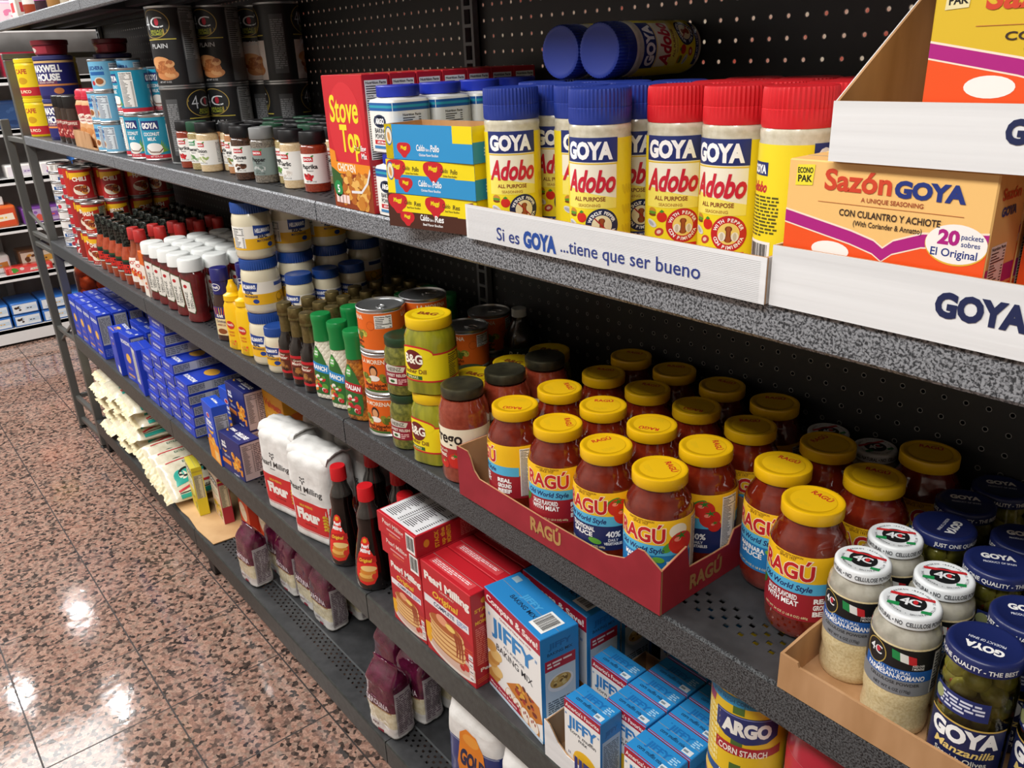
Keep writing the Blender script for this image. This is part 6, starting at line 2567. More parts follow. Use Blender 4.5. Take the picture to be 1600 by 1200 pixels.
def pancake_flat(w=.131, d=.19, h=.0445):
    """the same mix lying on its face: back panel up, spine to the front"""
    a = Art()
    a.rect(0, 0, w, h, 'C4202C', 0)
    a.text('Pearl Milling', w * .42, h * .60, h * .22, 'F0D4CC', 2, w=w * .55, bold=.02)
    a.rect(w * .24, h * .36, w * .36, h * .08, 'E0A0A0', 1)
    a.fine(w * .3, h * .15, w * .3, h * .12, 2, 'E89A6A', 1)
    a.bars(w * .76, h * .08, w * .21, h * .84, 2)
    r = Art()
    r.rect(0, 0, d, h, 'B01E2A', 0)
    r.ell(d * .12, h * .5, h * .14, h * .18, 'D8962A', 1)
    for k, s_ in enumerate(('STACK', 'up the', 'MOMENTS')):
        r.text(s_, d * (.26 + .07 * k), h * .5, h * .2, 'E0A82A', 2, w=h * .8, bold=.04, rot=pi / 2, al='c')
    r.fine(d * .52, h * .12, d * .45, h * .76, 9, 'D87A74', 1)
    t = Art()
    t.rect(w * .03, d * .03, w * .94, d * .92, 'E2E2E4', 1)
    t.rect(w * .03, d * .03, w * .30, d * .16, 'E2E2E4', 1)
    t.rect(w * .0 + .003, d * .62, w * .40, d * .33, 'F4F2F4', 2)
    t.poly([(w * .03, d * .66), (w * .03, d * .95), (w * .17, d * .95), (w * .17, d * .66)], 'F2C21E', 2.5)
    t.fine(w * .05, d * .68, w * .10, d * .25, 6, 'C8501A', 3)
    t.text('PANCAKE', w * .32, d * .80, w * .05, '3A6AB4', 3, w=w * .22, bold=.03)
    t.ell(w * .30, d * .72, .005, .005, 'D0282A', 3)
    t.facts(w * .08, d * .06, w * .40, d * .54, 2, bg='E8E8EA', title=False)
    t.rect(w * .49, d * .06, w * .012, d * .85, '1A1A1A', 3)
    t.facts(w * .52, d * .06, w * .42, d * .50, 2, bg='E8E8EA')
    t.fine(w * .52, d * .60, w * .42, d * .33, 12, '9A5A62', 2)
    return carton('pancake_mix_carton', w, d, h, 'C4202C', {'f': a, 'r': r, 't': t}, flaps=False)


P1, P2, PF = Kind(lambda: pancake_box(.114, .05, .1515)), Kind(lambda: pancake_box(.150, .058, .196)), Kind(pancake_flat)
PG_ = 'red pancake mix cartons'
P1.put(.104, .007, zc, 0, 'smaller upright red pancake mix carton at the front beside the syrup', 'carton', PG_)
for k in range(1, 4):
    P1.put(.104, .007 + k * .0515, zc, 0, f'smaller upright red pancake mix carton, {ORD[k]} from the front under the flat ones', 'carton', PG_)
P2.put(.2225, .006, zc, R(0), 'larger upright red pancake mix carton beside the blue and white baking mix', 'carton', PG_)
P2.put(.2225, .066, zc, 0, 'larger upright red pancake mix carton, second from the front', 'carton', PG_)
P2.put(.2225, .126, zc, 0, 'larger upright red pancake mix carton, third from the front', 'carton', PG_)
PF.put(.0905, .004, zc + .152, 0, 'red pancake mix carton lying flat with barcode at front, lower of the two', 'carton', PG_)
PF.put(.0895, .001, zc + .1968, R(0), 'red pancake mix carton lying flat with white nutrition panel up, top of the pile', 'carton', PG_)
P1.put(.075, .235, zc + .0, R(0), 'red pancake mix carton standing deep behind the flat pile', 'carton', PG_)
P2.put(.06, .29, zc, 0, 'red pancake mix carton against the back panel behind the syrup', 'carton', PG_)


# ---- baking mix
def jiffy_text(a, x, y, h, w, m, l=3):
    a.text('JIFFY', x, y, h, m, l, w=w, bold=.035)
    for q in (-1, 1):
        for k in (0, 1):
            xx = x + q * (w / 2 + h * .12) + k * h * .10 * q
            a.rect(xx - h * .025, y + h * (.78 if q > 0 else .86), h * .05, h * .18, m, l)


def baking_mix():
    w, d, h = .168, .072, .206
    a = Art()
    a.rect(0, 0, w, h, 'F0F0EE', 0)
    a.rect(0, h * .855, w, h * .145, 'AE1A34', 1)
    a.text('Compare & Save!', w * .5, h * .895, h * .060, 'F6EFEA', 2, w=w * .92, bold=.03)
    a.text('Quality and Value since 1930', w * .56, h * .815, h * .022, 'B02A3A', 2, w=w * .56)
    jiffy_text(a, w * .50, h * .625, h * .155, w * .78, '2A86C8')
    a.text('ALL PURPOSE', w * .52, h * .565, h * .026, '3A4A66', 2, w=w * .38)
    a.text('BAKING MIX', w * .52, h * .475, h * .064, '20262E', 2, w=w * .66, bold=.01)
    q = random.Random(5)
    for k in range(7):
        a.ell(w * (.07 + .05 * (k % 3)), h * (.12 + .055 * k), w * .12, h * .055, ('D8A85A', 'C8924A', 'E4C07A')[k % 3], 2 + k * .12, rot=.3)
    a.poly([(w * .35, h * .22), (w * .6, h * .36), (w * .95, h * .34), (w * 1., h * .2), (w * .8, h * .1)], 'C87A2A', 2.2)
    a.blobs(w * .5, h * .18, w * .45, h * .2, 22, ['A8301E', '5A1A18', 'D8A83A', '7A2A1A'], 3, 9, (.05, .1))
    for k in range(4):
        a.ell(w * (.42 + .14 * k), h * (.10 - .012 * k), w * .10, h * .095, 'C8843A', 4.2 + .2 * k)
        a.ell(w * (.42 + .14 * k), h * (.125 - .012 * k), w * .085, h * .065, 'F4ECE0', 4.3 + .2 * k)
        for j in range(3):
            a.ell(w * (.39 + .14 * k + .03 * j), h * (.11 + .02 * (j % 2)), w * .012, h * .016, '9A3A22', 5.2 + .1 * k)
    a.rect(0, 0, w, h * .035, 'CADCEC', 6)
    a.poly([(0, h * .035), (w * .62, h * .035), (w * .58, h * .10), (0, h * .115)], 'AE1A34', 6.2)
    a.text('Many Great Recipes', w * .29, h * .055, h * .028, 'F4ECEA', 6.8, w=w * .5, bold=.02)
    r = Art()
    r.rect(0, 0, d, h, '2A86C8', 0)
    r.text('JIFFY', d * .5, h * .88, h * .05, '1E6AA8', 1, w=d * .6, bold=.04)
    r.text('BAKING MIX', d * .5, h * .82, h * .028, '1E3A5A', 1, w=d * .66)
    r.rect(d * .1, h * .10, d * .8, h * .68, 'C9DAE6', 1)
    r.rect(d * .1, h * .68, d * .8, h * .10, 'AE1A34', 2)
    r.fine(d * .16, h * .70, d * .68, h * .06, 2, 'F0E4E0', 3)
    r.ell(d * .5, h * .54, d * .34, h * .085, 'E8ECF0', 2)
    r.ell(d * .5, h * .55, d * .28, h * .062, 'C8A45A', 2.3)
    r.blobs(d * .28, h * .5, d * .44, h * .1, 14, ['E4CC8A', '7A5A2A', 'D8B46A'], 2.6, 4, (.1, .2))
    r.fine(d * .16, h * .13, d * .68, h * .26, 12, '5A6A7A', 2)
    t = Art()
    t.text('JIFFY', w * .5, d * .50, .012, '4AA4DC', 1, w=w * .3, bold=.04)
    t.text('BAKING MIX', w * .5, d * .28, .009, '1E3A5A', 1, w=w * .42)
    t.bars(w * .72, d * .14, w * .21, d * .62, 2)
    t.rect(w * .05, d * .68, w * .10, d * .18, '9AB8C8', 1)
    return carton('baking_mix_carton', w, d, h, '2A86C8', {'f': a, 'r': r, 't': t})


JB = Kind(baking_mix)
JB.put(.3765, .033, zc, R(-7.5), 'large white and blue baking mix carton with red Compare and Save banner, at the front', 'carton', 'white baking mix cartons')
JB.put(.384, .111, zc, R(-3.5), 'large baking mix carton standing behind the front baking mix', 'carton', 'white baking mix cartons')
JB.put(.384, .190, zc, R(-3), 'large baking mix carton in the third row under the shelf', 'carton', 'white baking mix cartons')


def muffin():
    w, d, h = .076, .0435, .139
    a = Art()
    a.rect(0, 0, w, h, 'EFEFEC', 0)
    a.rect(0, h * .875, w, h * .125, 'A81A34', 1)
    a.text("America's Favorite", w * .5, h * .905, h * .055, 'F4ECEA', 2, w=w * .92, bold=.02)
    jiffy_text(a, w * .50, h * .675, h * .145, w * .80, '2A7EC4')
    a.text('corn muffin', w * .52, h * .595, h * .052, '22262C', 2, w=w * .72)
    a.text('mix', w * .52, h * .535, h * .052, '22262C', 2, w=w * .24)
    a.ell(w * .58, h * .27, w * .34, h * .12, 'D89A14', 2)
    a.ell(w * .58, h * .30, w * .32, h * .13, 'F0BC22', 2.4)
    a.poly([(w * .1, h * .1), (w * .95, h * .1), (w * .85, h * .0), (w * .1, 0)], 'C83A2A', 1.5)
    r = Art()
    r.rect(0, 0, d, h, '2A86C8', 0)
    r.text('JIFFY', d * .5, h * .80, h * .06, '1E6AA8', 1, w=d * .6, bold=.04)
    r.rect(d * .08, h * .04, d * .84, h * .70, 'B9CAD6', 1)
    r.fine(d * .14, h * .07, d * .70, h * .62, 26, '5A6A7A', 2)
    t = Art()
    jiffy_text(t, w * .50, d * .52, .0115, w * .52, '1E6EB4', 1)
    t.text('corn muffin mix', w * .46, d * .24, .0068, '1B3A5E', 1, w=w * .56)
    t.rect(w * .74, d * .1, w * .2, d * .22, 'D4DDE4', 1)
    t.fine(w * .76, d * .13, w * .16, d * .16, 1, '7A8A94', 2)
    t.fine(w * .78, d * .45, w * .16, d * .35, 4, 'A8D0EA', 1)
    t.rect(0, 0, w, d * .05, 'A81A34', 1)
    return carton('muffin_mix_box', w, d, h, '2A8ACC', {'f': a, 'r': r, 't': t})


JM = Kind(muffin)
MGP = 'blue muffin mix boxes'
for j, y in enumerate((.006, .051, .096, .141, .186)):
    xs = [.600, .7215] if j == 0 else [.6445, .7235]
    for i, x in enumerate(xs):
        JM.put(x, y, zc + .0022, R(0), f'blue and white muffin mix box, {ORD[j]} row in the white tray, {("left", "right")[i]} one', 'muffin box', MGP)
JM.put(.5665, .0965, zc + .0022, 0, 'blue and white muffin mix box at the left of the third row, front showing', 'muffin box', MGP)
for j, (x, y) in enumerate(((0, 0), (.585, .240), (.663, .240), (.741, .240), (.59, .290), (.668, .290))):
    if j:
        JM.put(x, y, zc + (.0), R(0), f'blue muffin mix box behind the white tray, {ORD[j - 1]} of five', 'muffin box', MGP)
a = Art()
jiffy_text(a, .105, .022, .03, .085, '22307A', 2)
g = Art()
tr = tag(tray('display_tray', .2455, .2335, .04, .07, .07, WHITEB, KRAFT, front=[(0, .072), (.012, .068), (.030, .046), (.05, .036), (.2455, .034)], left=[(0, .07), (.2335, .072)], right=[(0, .036), (.2335, .036)], arts={'f': a}), 'white corrugated tray with curved front cut holding the muffin mix boxes', 'tray')
tr.location = (.5585, .0010, zc)


# ---- corn starch and a red canister
def starch():
    a = Art()
    r = .046
    per = 2 * pi * r
    a.rect(-per / 2, .020, per, .15, 'E9C21E', 0)
    q = random.Random(4)
    for off in (0, per / 2):
        for k in range(60):
            a.ell(off - .052 + (k % 6) * .0042, .045 + (k // 6) * .0085, .0018, .0032, ('F4E8A8', 'F0D878')[k % 2], 1 + (k % 2) * .1, n=8)
        for k in range(3):
            a.rect(off - .012, .034 + k * .048, .014, .020, '4A6A2E', 1)
        a.rect(off - .055, .141, .10, .013, '2E8AB8', 1.5)
        a.text('STAY FRESH CONTAINER', off - .008, .1445, .0055, '174A78', 2, w=.07)
        a.poly([(off - .034, .128), (off + .044, .128), (off + .044, .100), (off + .030, .092), (off + .005, .088), (off - .020, .092), (off - .034, .100)], '26306A', 2)
        a.poly([(off - .032, .1265), (off + .042, .1265), (off + .042, .1255), (off - .032, .1255)], '8A94C8', 2.4)
        a.text('ARGO', off + .005, .1005, .0195, 'EFEDE6', 3, w=.060, bold=.06)
        a.poly([(off - .033, .066), (off + .05, .072), (off + .05, .086), (off + .035, .083), (off - .033, .083)], 'A81E2C', 2)
        a.text('CORN STARCH', off + .002, .0695, .0095, 'F6EEE2', 3, w=.060, bold=.02)
        a.poly([(off - .054, .128), (off - .040, .128), (off - .038, .140), (off - .054, .142)], '9A2A48', 2)
        a.rect(off - .06, .024, .12, .012, '1F4A86', 1.5)
        a.text('16 OZ', off - .012, .0255, .0105, 'F4EEDC', 3, w=.026, bold=.04)
        a.text('1 LB 453g', off + .022, .0270, .005, 'F4EEDC', 3, w=.026)
    YP = mat('E8B81E', .35, coat=.3)
    return vessel('corn_starch_canister', [(0, .0435), (.003, .0465), (.012, .0475), (.016, .0470), (.019, .046), (.166, .046), (.169, .047), (.171, .0455)], YP,
                  [(.170, .046), (.1715, .0485), (.181, .0485), (.184, .046), (.1845, .042)], mat('E9C21E', .36), a, .09, parts=('body', 'lid', 'label'), seg=44)


def navycan():
    a = Art()
    per = 2 * pi * .045
    a.rect(-per / 2, .02, per, .1, 'E4E2DC', 0)
    a.rect(-per / 2, .05, per, .04, '26306A', 1)
    return vessel('navy_lidded_canister', [(0, .043), (.003, .045), (.152, .045), (.156, .043)], mat('D8D4CC', .4), [(.155, .0445), (.1565, .0475), (.169, .0475), (.172, .045), (.1721, .04)], mat('232A68', .35), a, .06, parts=('body', 'lid', 'label'))


LC = Kind(navycan)
CS = Kind(starch)
for i, (x, y) in enumerate(((.872, .0655), (.868, .166), (.872, .264))):
    LC.put(x, y, zc, R(20), f'navy lidded canister under the yellow corn starch, {("front", "middle", "rear")[i]} one', 'canister', 'navy lidded canisters')
    CS.put(x, y, zc + .1723, R(24 - 12 * (i == 1)), f'yellow corn starch canister, {("front one", "second one back", "third one back")[i]}', 'canister', 'yellow corn starch canisters')


def redcan():
    a = Art()
    r = .056
    per = 2 * pi * r
    a.rect(-per / 2, .02, per, .1, 'E2DFDC', 0)
    a.poly([(-per / 2, .12), (per / 2, .12), (per / 2, .085), (.06, .075), (0, .05), (-.06, .075), (-per / 2, .085)], 'B81E34', 1)
    a.ell(0, .06, .03, .02, 'B81E34', 2)
    a.ell(0, .06, .024, .015, 'D8C8C8', 2.4)
    a.rect(-per / 2, .018, per, .008, '5A9ACB', 1)
    return vessel('red_canister', [(0, .053), (.003, .056), (.125, .056), (.15, .052)], mat('A81A30', .3, coat=.4), [(.15, .053), (.152, .0555), (.166, .0555), (.169, .05)], mat('B01A30', .3), a, .06, parts=('body', 'lid', 'label'))


RC = Kind(redcan)
for i, (x, y) in enumerate(((.985, .074), (.985, .190))):
    LC.put(x, y, zc, R(20), f'navy lidded canister under the red canister, {("front", "rear")[i]} one', 'canister', 'navy lidded canisters')
for i, (x, y) in enumerate(((.985, .074), (.985, .190))):
    RC.put(x, y, zc + .1723, R(20), f'red canister on the lower shelf right of the corn starch, {("front", "rear")[i]} one', 'canister', 'red canisters')
# ================================================================ bottom deck
zd = ZD + .0024


def pillow(name, L, W, T, m, art=None, sd=0., end='EDE4C4', crimp=.022, mu=36, mv=20):
    """flat bag of rice lying along y, its crumpled plastic end toward the aisle (-y)"""
    def nz(u, v, k):
        return MN.noise(Vector((u * 24 + sd, v * 34, sd + k))) * .6 + MN.noise(Vector((u * 70, v * 80 + sd, sd + k))) * .4

    def surf(u, v, top, off=0.):
        s, q = u / L, 2 * v / W
        e = max(0., 1 - abs(2 * s - 1) ** 4.5) ** .5
        f = max(0., 1 - abs(q) ** 3.6) ** .5
        edge = max(0., 1 - s / .30)
        t = T / 2 * e * f * (.94 - .12 * abs(nz(u, v, top)) - .45 * edge * abs(nz(u * 1.6, v * 1.7, top + 5)))
        wx = v * (1 - .10 * (1 - e)) * (1 + .025 * MN.noise(Vector((u * 12, sd, 3))))
        return Vector((wx, u, T / 2 + (t if top else -t) + (off if top else 0)))
    mb = MB()
    ou, mi = mm(m), mm(end)
    for top in (1, 0):
        vs = [surf(L * i / mu, -W / 2 + W * j / mv, top) for i in range(mu + 1) for j in range(mv + 1)]
        k = mv + 1
        fs = []
        for i in range(mu):
            for j in range(mv):
                f = [i * k + j, i * k + j + 1, (i + 1) * k + j + 1, (i + 1) * k + j]
                fs.append(f[::-1] if top else f)
        mb.add(vs, [f[::-1] for f in fs], ou)
    # crumpled, drooping sealed ends
    for y0, sg in ((0, -1), (L, 1)):
        vs, fs = [], []
        nn, ni = 46, 6
        for j in range(nn + 1):
            v = -W / 2 * .93 + W * .93 * j / nn
            ln = crimp * (1 + .45 * MN.noise(Vector((v * 60, sd, 11))))
            for i in range(ni + 1):
                t = i / ni
                wv = MN.noise(Vector((v * 75, t * 2.5 + sd, 9))) * .0085 * t ** .5 + MN.noise(Vector((v * 190, t * 4, sd))) * .003 * t
                vs.append((v * (1 - .05 * t), y0 - sg * .010 + sg * (ln + .010) * t, T * .5 + wv - .008 * t * t))
        for j in range(nn):
            for i in range(ni):
                a = j * (ni + 1) + i
                f = [a, a + 1, a + ni + 2, a + ni + 1]
                fs.append(f if sg < 0 else f[::-1])
        mb.add(vs, fs, mi)
    if art:
        art.lay(mb, lambda a, b, d: surf(min(max(a, .001), L - .001), -b, True, d + .0006), cu=[L * i / mu for i in range(1, mu)], cv=[-W / 2 + W * j / mv for j in range(1, mv)])
    return mb.build(name, ang=75)


PLAST = noisy('cream_rice_plastic', 'D6CDB2', 'EDE6D0', 30, .25, coat=.5)


def rice(sd):
    def mk():
        L, W = .29, .185
        a = Art()
        # read along the bag's length, upright toward +x side
        a.poly([(.030, -.040), (.07, -.034), (.15, .004), (.085, .030), (.045, .018)], '2AA898', 1)
        a.ell(.058, -.004, .024, .030, '2AA898', 1.2)
        a.ell(.066, .0, .014, .018, 'EDE6D0', 1.6)
        a.text('Canilla', .135, -.008, .040, '15201E', 2.5, w=.165, bold=.035, shear=.2)
        a.stroke([(.030, -.062), (.09, -.046), (.26, -.046)], .009, 'C8303A', 2)
        a.fine(.12, -.074, .10, .014, 2, '6A6A5A', 1)
        a.stroke([(.030, -.082), (.27, -.082)], .014, '2AA898', 1)
        a.stroke([(.030, -.070), (.27, -.070)], .004, '1E2A2A', 1)
        a.text('EXTRA LONG GRAIN RICE', .16, .052, .010, '2A6A5A', 1.5, w=.15)
        a.stroke([(.03, .072), (.26, .072)], .005, 'C8303A', 1)
        return pillow('rice_bag', L, W, .049, PLAST, a, sd, 'E9DDB6')
    return Kind(mk)


RB = [rice(k * 7.3) for k in range(3)]
RG_ = 'cream rice bags lying flat'
for i, (x, nl, tl, y0) in enumerate([(-2.235, 5, 4, .012), (-2.020, 5, 5, .010), (-1.830, 5, 8, .006)]):
    th = R(tl * .9)
    for lv in range(nl):
        off = .092 * sin(th) + .0015
        dz = lv * .0525
        RB[(i + lv) % 3].put(x + dz * sin(th) - .018 * lv + .009 * ((lv * 2 + i) % 3), y0 + .011 * ((lv * 2 + i) % 3), zd + off + dz * cos(th), 0, f'cream rice bag with teal lettering, {ORD[lv]} layer up, {ORD[i]} pile from the end post', 'rice bag', RG_, ry=th)
for k in range(3):
    th = R(31)
    RB[k].put(-1.670 + k * .0965, .004 - .004 * k, zd + .0495, 0, f'cream rice bag leaning on the pile, teal lettering showing, {ORD[k]} of three from left', 'rice bag', RG_, ry=th)


# ---- cartons by the cardboard sheet
def goyabox(c1, c2, word, ht):
    def mk():
        w, d, h = .108, .034, ht
        a = Art()
        a.rect(0, 0, w, h, c1, 0)
        a.rect(w * .06, h * .78, w * .86, h * .14, '16182A', 1)
        goya(a, w * .48, h * .81, h * .075, 'F4F4F0', 2, w=w * .72)
        a.rect(w * .08, h * .5, w * .8, h * .24, 'EFE9D2', 1)
        a.text(word, w * .48, h * .64, h * .04, '5A4A2A', 2, w=w * .6)
        a.fine(w * .14, h * .52, w * .66, h * .09, 3, '8A7A4A', 2)
        a.blobs(w * .05, h * .04, w * .9, h * .36, 24, ['D8A82A', 'C88A1E', 'F0CC4A', '8A9A3A'], 1, 3, (.06, .14))
        r = Art()
        r.rect(0, 0, d, h, c2, 0)
        r.facts(.003, h * .36, d - .006, h * .48, 1, bg='D6CDA8')
        r.rect(0, h * .9, d, h * .03, 'C8B03A', 1)
        return carton('rice_mix_carton', w, d, h, c1, {'f': a, 'r': r})
    return Kind(mk)


GY, GP = goyabox('E6D648', 'E2CE2A', 'YELLOW RICE', .182), goyabox('E4C9B0', 'A82A3C', 'SPANISH RICE', .172)
GY.put(-1.385, .060, zd + .0034, R(-8), 'yellow rice mix carton standing on the brown cardboard sheet', 'carton')
GP.put(-1.272, .098, zd + .0034, R(-6), 'pinkish rice mix carton with dark red side, right of the yellow one', 'carton')


def redrice():
    w, d, h = .115, .045, .165
    a = Art()
    a.rect(0, 0, w, h, 'D24A22', 0)
    a.ell(w * .4, h * .42, w * .36, h * .2, 'E8D8BC', 1)
    a.blobs(w * .1, h * .28, w * .6, h * .26, 16, ['F0E4C8', 'E0CCA0'], 2, 3, (.08, .14))
    a.text('RICE', w * .5, h * .78, h * .1, 'F6ECD8', 2, w=w * .5, bold=.03)
    return carton('rice_mix_carton', w, d, h, 'C83A1E', {'f': a})


RRC = Kind(redrice)
RRC.put(-1.135, .135, zd, R(-6), 'orange red rice carton standing behind the maroon rice bags', 'carton', 'orange red rice cartons')
RRC.put(-1.015, .150, zd, R(-6), 'orange red rice carton, the further right one, mostly hidden', 'carton', 'orange red rice cartons')
mb = MB()
sheet = [(-1.435, .012), (-1.36, .009), (-1.30, .013), (-1.20, .006), (-1.10, .012), (-1.075, .013), (-1.062, .23), (-1.44, .24)]
mb.extrude(sheet, 'z', 0, .003, noisy('flat_tan_cardboard', 'C29A6A', 'D0AA7A', 12, .7))
o = tag(mb.build('cardboard_sheet', smooth=False, fix=True), 'flat tan cardboard sheet lying on the bottom deck under the cartons', 'cardboard')
o.location.z = zd


# ---- maroon rice bags
def carolina(sd):
    def mk():
        rx, ry = .0495, .0310
        secs = dense([(0, .042, .025, 5), (.005, rx, ry, 5.5), (.09, rx + .001, ry + .003, 4.4), (.140, rx, ry + .001, 4.4), (.150, rx - .001, .0285, 4.2), (.162, rx - .004, .022, 3.6), (.172, rx - .007, .0125, 3), (.179, rx - .008, .0055, 2.6), (.187, rx - .007, .0025, 2.4)], .004)
        b = Bag(secs, 60)
        b.sd, b.amp, b.fq = sd, .055, 42
        PL = noisy('maroon_film', '4A1128', '62193A', 40, .12, coat=1., bump=.0022, bscale=40)
        CR = noisy('rice_through_film', 'CFC4A0', 'E0D8BC', 120, .2, coat=.7)
        WH = noisy('white_film', 'D2CFCB', 'E4E2DE', 30, .2, coat=.8, bump=.002, bscale=60)
        t = empty('rice_bag', 'x', 'rice bag')
        mb = MB()
        b.mesh(mb, PL, mfun=lambda z: WH if z < .034 else (CR if z < .078 else PL))
        mb.build('bag', t, ang=70)
        a = Art()
        a.rect(-.042, .076, .084, .0022, 'A8763A', 1)
        a.text('CAROLINA', -.003, .0835, .0165, 'EADCE2', 2, w=.078)
        a.fine(-.02, .102, .03, .005, 1, '9A6A80', 1)
        a.text('RICE', -.018, .020, .006, '5A1A34', 2, w=.02)
        a.rect(-.012, .006, .02, .007, '8A2038', 1)
        per = 2 * (rx + ry) * 1.75
        s0 = rx * .97
        a.rect(s0 + .004, .012, .050, .118, 'A79FA0', 1)
        a.fine(s0 + .008, .018, .042, .104, 20, '5E4A56', 2)
        mb = MB()
        a.wrap(mb, b, .06, base=.0006)
        mb.build('printing', t)
        return t
    return Kind(mk)


CA = [carolina(k * 4.1) for k in range(3)]
cg = 'maroon rice bags'
for k, (x, y, rt, lb) in enumerate([(-.800, .044, 4, 'maroon and white rice bag standing alone nearest the cardboard sheet'), (-.787, .126, 2, 'maroon rice bag directly behind the one nearest the cardboard'),
                                    (-.678, .112, 2, 'maroon rice bag second from the cardboard, set back from the edge'), (-.572, .122, 3, 'maroon rice bag squeezed between the second and the crumpled front one'),
                                    (-.468, .116, 4, 'maroon rice bag at the right of the left group, tall in front'), (-.452, .199, 0, 'maroon rice bag in the shade at far right of the left group'),
                                    (-.690, .196, 0, 'maroon rice bag behind the second from the cardboard'), (-.590, .206, 0, 'maroon rice bag at the back of the left group'),
                                    (-.030, .040, 8, 'maroon rice bag at the very front by the deck joint'), (-.024, .1155, 4, 'maroon rice bag right behind the front one by the deck joint'),
                                    (-.022, .189, 4, 'maroon rice bag third back by the deck joint'), (-.131, .118, 2, 'maroon rice bag left of the second one by the deck joint'), (-.134, .205, 2, 'maroon rice bag farthest back by the deck joint')]):
    CA[k % 3].put(x, y, zd, R(rt), lb, 'rice bag', cg)


# ---- bags of flour at the near end
def goldflour(sd):
    def mk():
        rx, ry = .072, .048
        b = Bag(dense([(0, .066, .042, 5), (.006, rx, ry, 5), (.14, rx + .001, ry + .003, 4.4), (.24, rx, ry, 4.2), (.272, rx - .001, .034, 3.6), (.288, rx - .003, .016, 3)]), 64)
        b.sd, b.amp, b.fq = sd, .028, 24
        t = empty('flour_bag', 'x', 'flour bag')
        mb = MB()
        NV, WP = mat('2A3A78', .35, coat=.3), PAPER
        b.mesh(mb, WP, mfun=lambda z: NV if .06 < z < .195 else WP)
        mb.build('bag', t, ang=70)
        a = Art()
        a.rect(-.07, .163, .14, .0025, '8A94B4', 1)
        a.poly([(-.030, .06), (-.034, .12), (-.026, .185), (-.008, .198), (.018, .192), (.036, .165), (.042, .11), (.034, .05), (.01, .02), (-.015, .025)], 'E8861E', 2)
        a.ell(.004, .178, .022, .012, 'F0A03A', 2.5)
        a.text('GOLD', .004, .118, .032, '22284A', 3, w=.066, bold=.06, rot=-.15)
        a.text('Medal', .006, .085, .020, '4A3A4A', 3, w=.050, bold=.03, shear=.2, rot=-.15)
        a.text('FLOUR', .004, .060, .012, 'D0482A', 3, w=.034, bold=.04, rot=-.15)
        a.ell(-.052, .05, .012, .02, 'C8605A', 2)
        a.v = [(x, y * 1.18, z) for x, y, z in a.v]
        s0 = rx * .97
        a.rect(s0 + .004, .06, .06, .08, '8A8A88', 1)
        a.fine(s0 + .008, .064, .05, .07, 12, '3A3A3A', 2)
        mb = MB()
        a.wrap(mb, b, .1, base=.0006)
        mb.build('printing', t)
        return t
    return Kind(mk)


GF = [goldflour(1.), goldflour(9.)]
for k, (x, y, lb) in enumerate([(.292, .078, 'white and navy flour bag with orange seal on the bottom deck, left one'), (.462, .078, 'white and navy flour bag with orange seal on the bottom deck, right one'), (.30, .19, 'white and navy flour bag behind the left one on the deck'), (.462, .19, 'white and navy flour bag behind the right one on the deck')]):
    GF[k % 2].put(x, y, zd, R(10), lb, 'flour bag', 'orange seal flour bags')


# ---- boxes at the far end of the deck, on the rice
def farbox(c1, c2, nm):
    mb = MB()
    mb.box(0, .17, 0, .2, 0, .028, c1, bev=.001)
    a = Art()
    a.poly([(.02, .02), (.09, .02), (.15, .18), (.08, .18)], c2, 1)
    a.poly([(.0, .06), (.1, .09), (.0, .12)], 'B8846A', 1.2)
    a.on_face(mb, (0, 0, .028), (1, 0, 0), (0, 1, 0))
    return mb.build(nm, smooth=False)


o = tag(farbox('8A1E1E', 'A83A2A', 'food_box'), 'dark red flat box on the rice bags by the end post', 'box')
o.location = (-2.418, .04, zd + .2790)
o = tag(farbox('4AA4D8', 'F0E02A', 'food_box'), 'light blue and yellow flat box on top of the dark red one', 'box')
o.location = (-2.420, .05, zd + .3075)
# ================================================================ top shelf, seen at the upper left
zt = ZT + .0003


def topjar(c, lid, lab):
    a = Art()
    a.rect(-.1, .03, .2, .05, lab, 0)
    a.rect(-.1, .045, .2, .012, 'F0ECE4', 1)
    return vessel('food_jar', [(0, .034), (.004, .037), (.1, .037), (.118, .03)], c, roundlid(.033, .117, .134), lid, a, .05)


for k, (x, c, lid, lab, lb) in enumerate([(-1.62, 'B8864A', 'C8A23A', '2A7A3A', 'amber jar with green label on the top shelf'), (-1.78, '3A1A2A', '1A1A1A', 'C85AB8', 'dark jar with pink label on the top shelf'),
                                          (-1.95, 'A8421E', 'D8D8D0', 'E8E0D8', 'orange jar with pale label on the top shelf near the far end'), (-1.46, 'D8C8B0', '8A2A2A', 'B85A3A', 'cream jar with brown label on the top shelf')]):
    o = topjar(mat(c, .25, coat=.6), mat(lid, .35), lab)
    tag(o, lb, 'jar', 'jars on the top shelf')
    o.location = (x, .048, zt)
a = Art()
a.rect(.006, .01, .078, .11, 'EFE8E0', 1)
a.rect(.012, .016, .05, .03, 'D0303A', 2)
a.ell(.05, .08, .02, .018, 'D8603A', 2)
o = tag(carton('food_carton', .09, .05, .13, 'E8E0D4', {'f': a, 'r': a}), 'white and red carton on the top shelf near the far end', 'carton')
o.location = (-2.16, .012, zt)
a = Art()
a.blobs(.01, .01, .2, .05, 18, ['E8D8C0', 'C89A5A', 'F0E8D8', 'B85A3A'], 1, 3, (.06, .12))
o = tag(carton('food_carton', .22, .08, .07, 'D8B48A', {'f': a, 'r': a}), 'long pale food carton on the top shelf by the section joint', 'carton')
o.location = (-1.36, .012, zt)

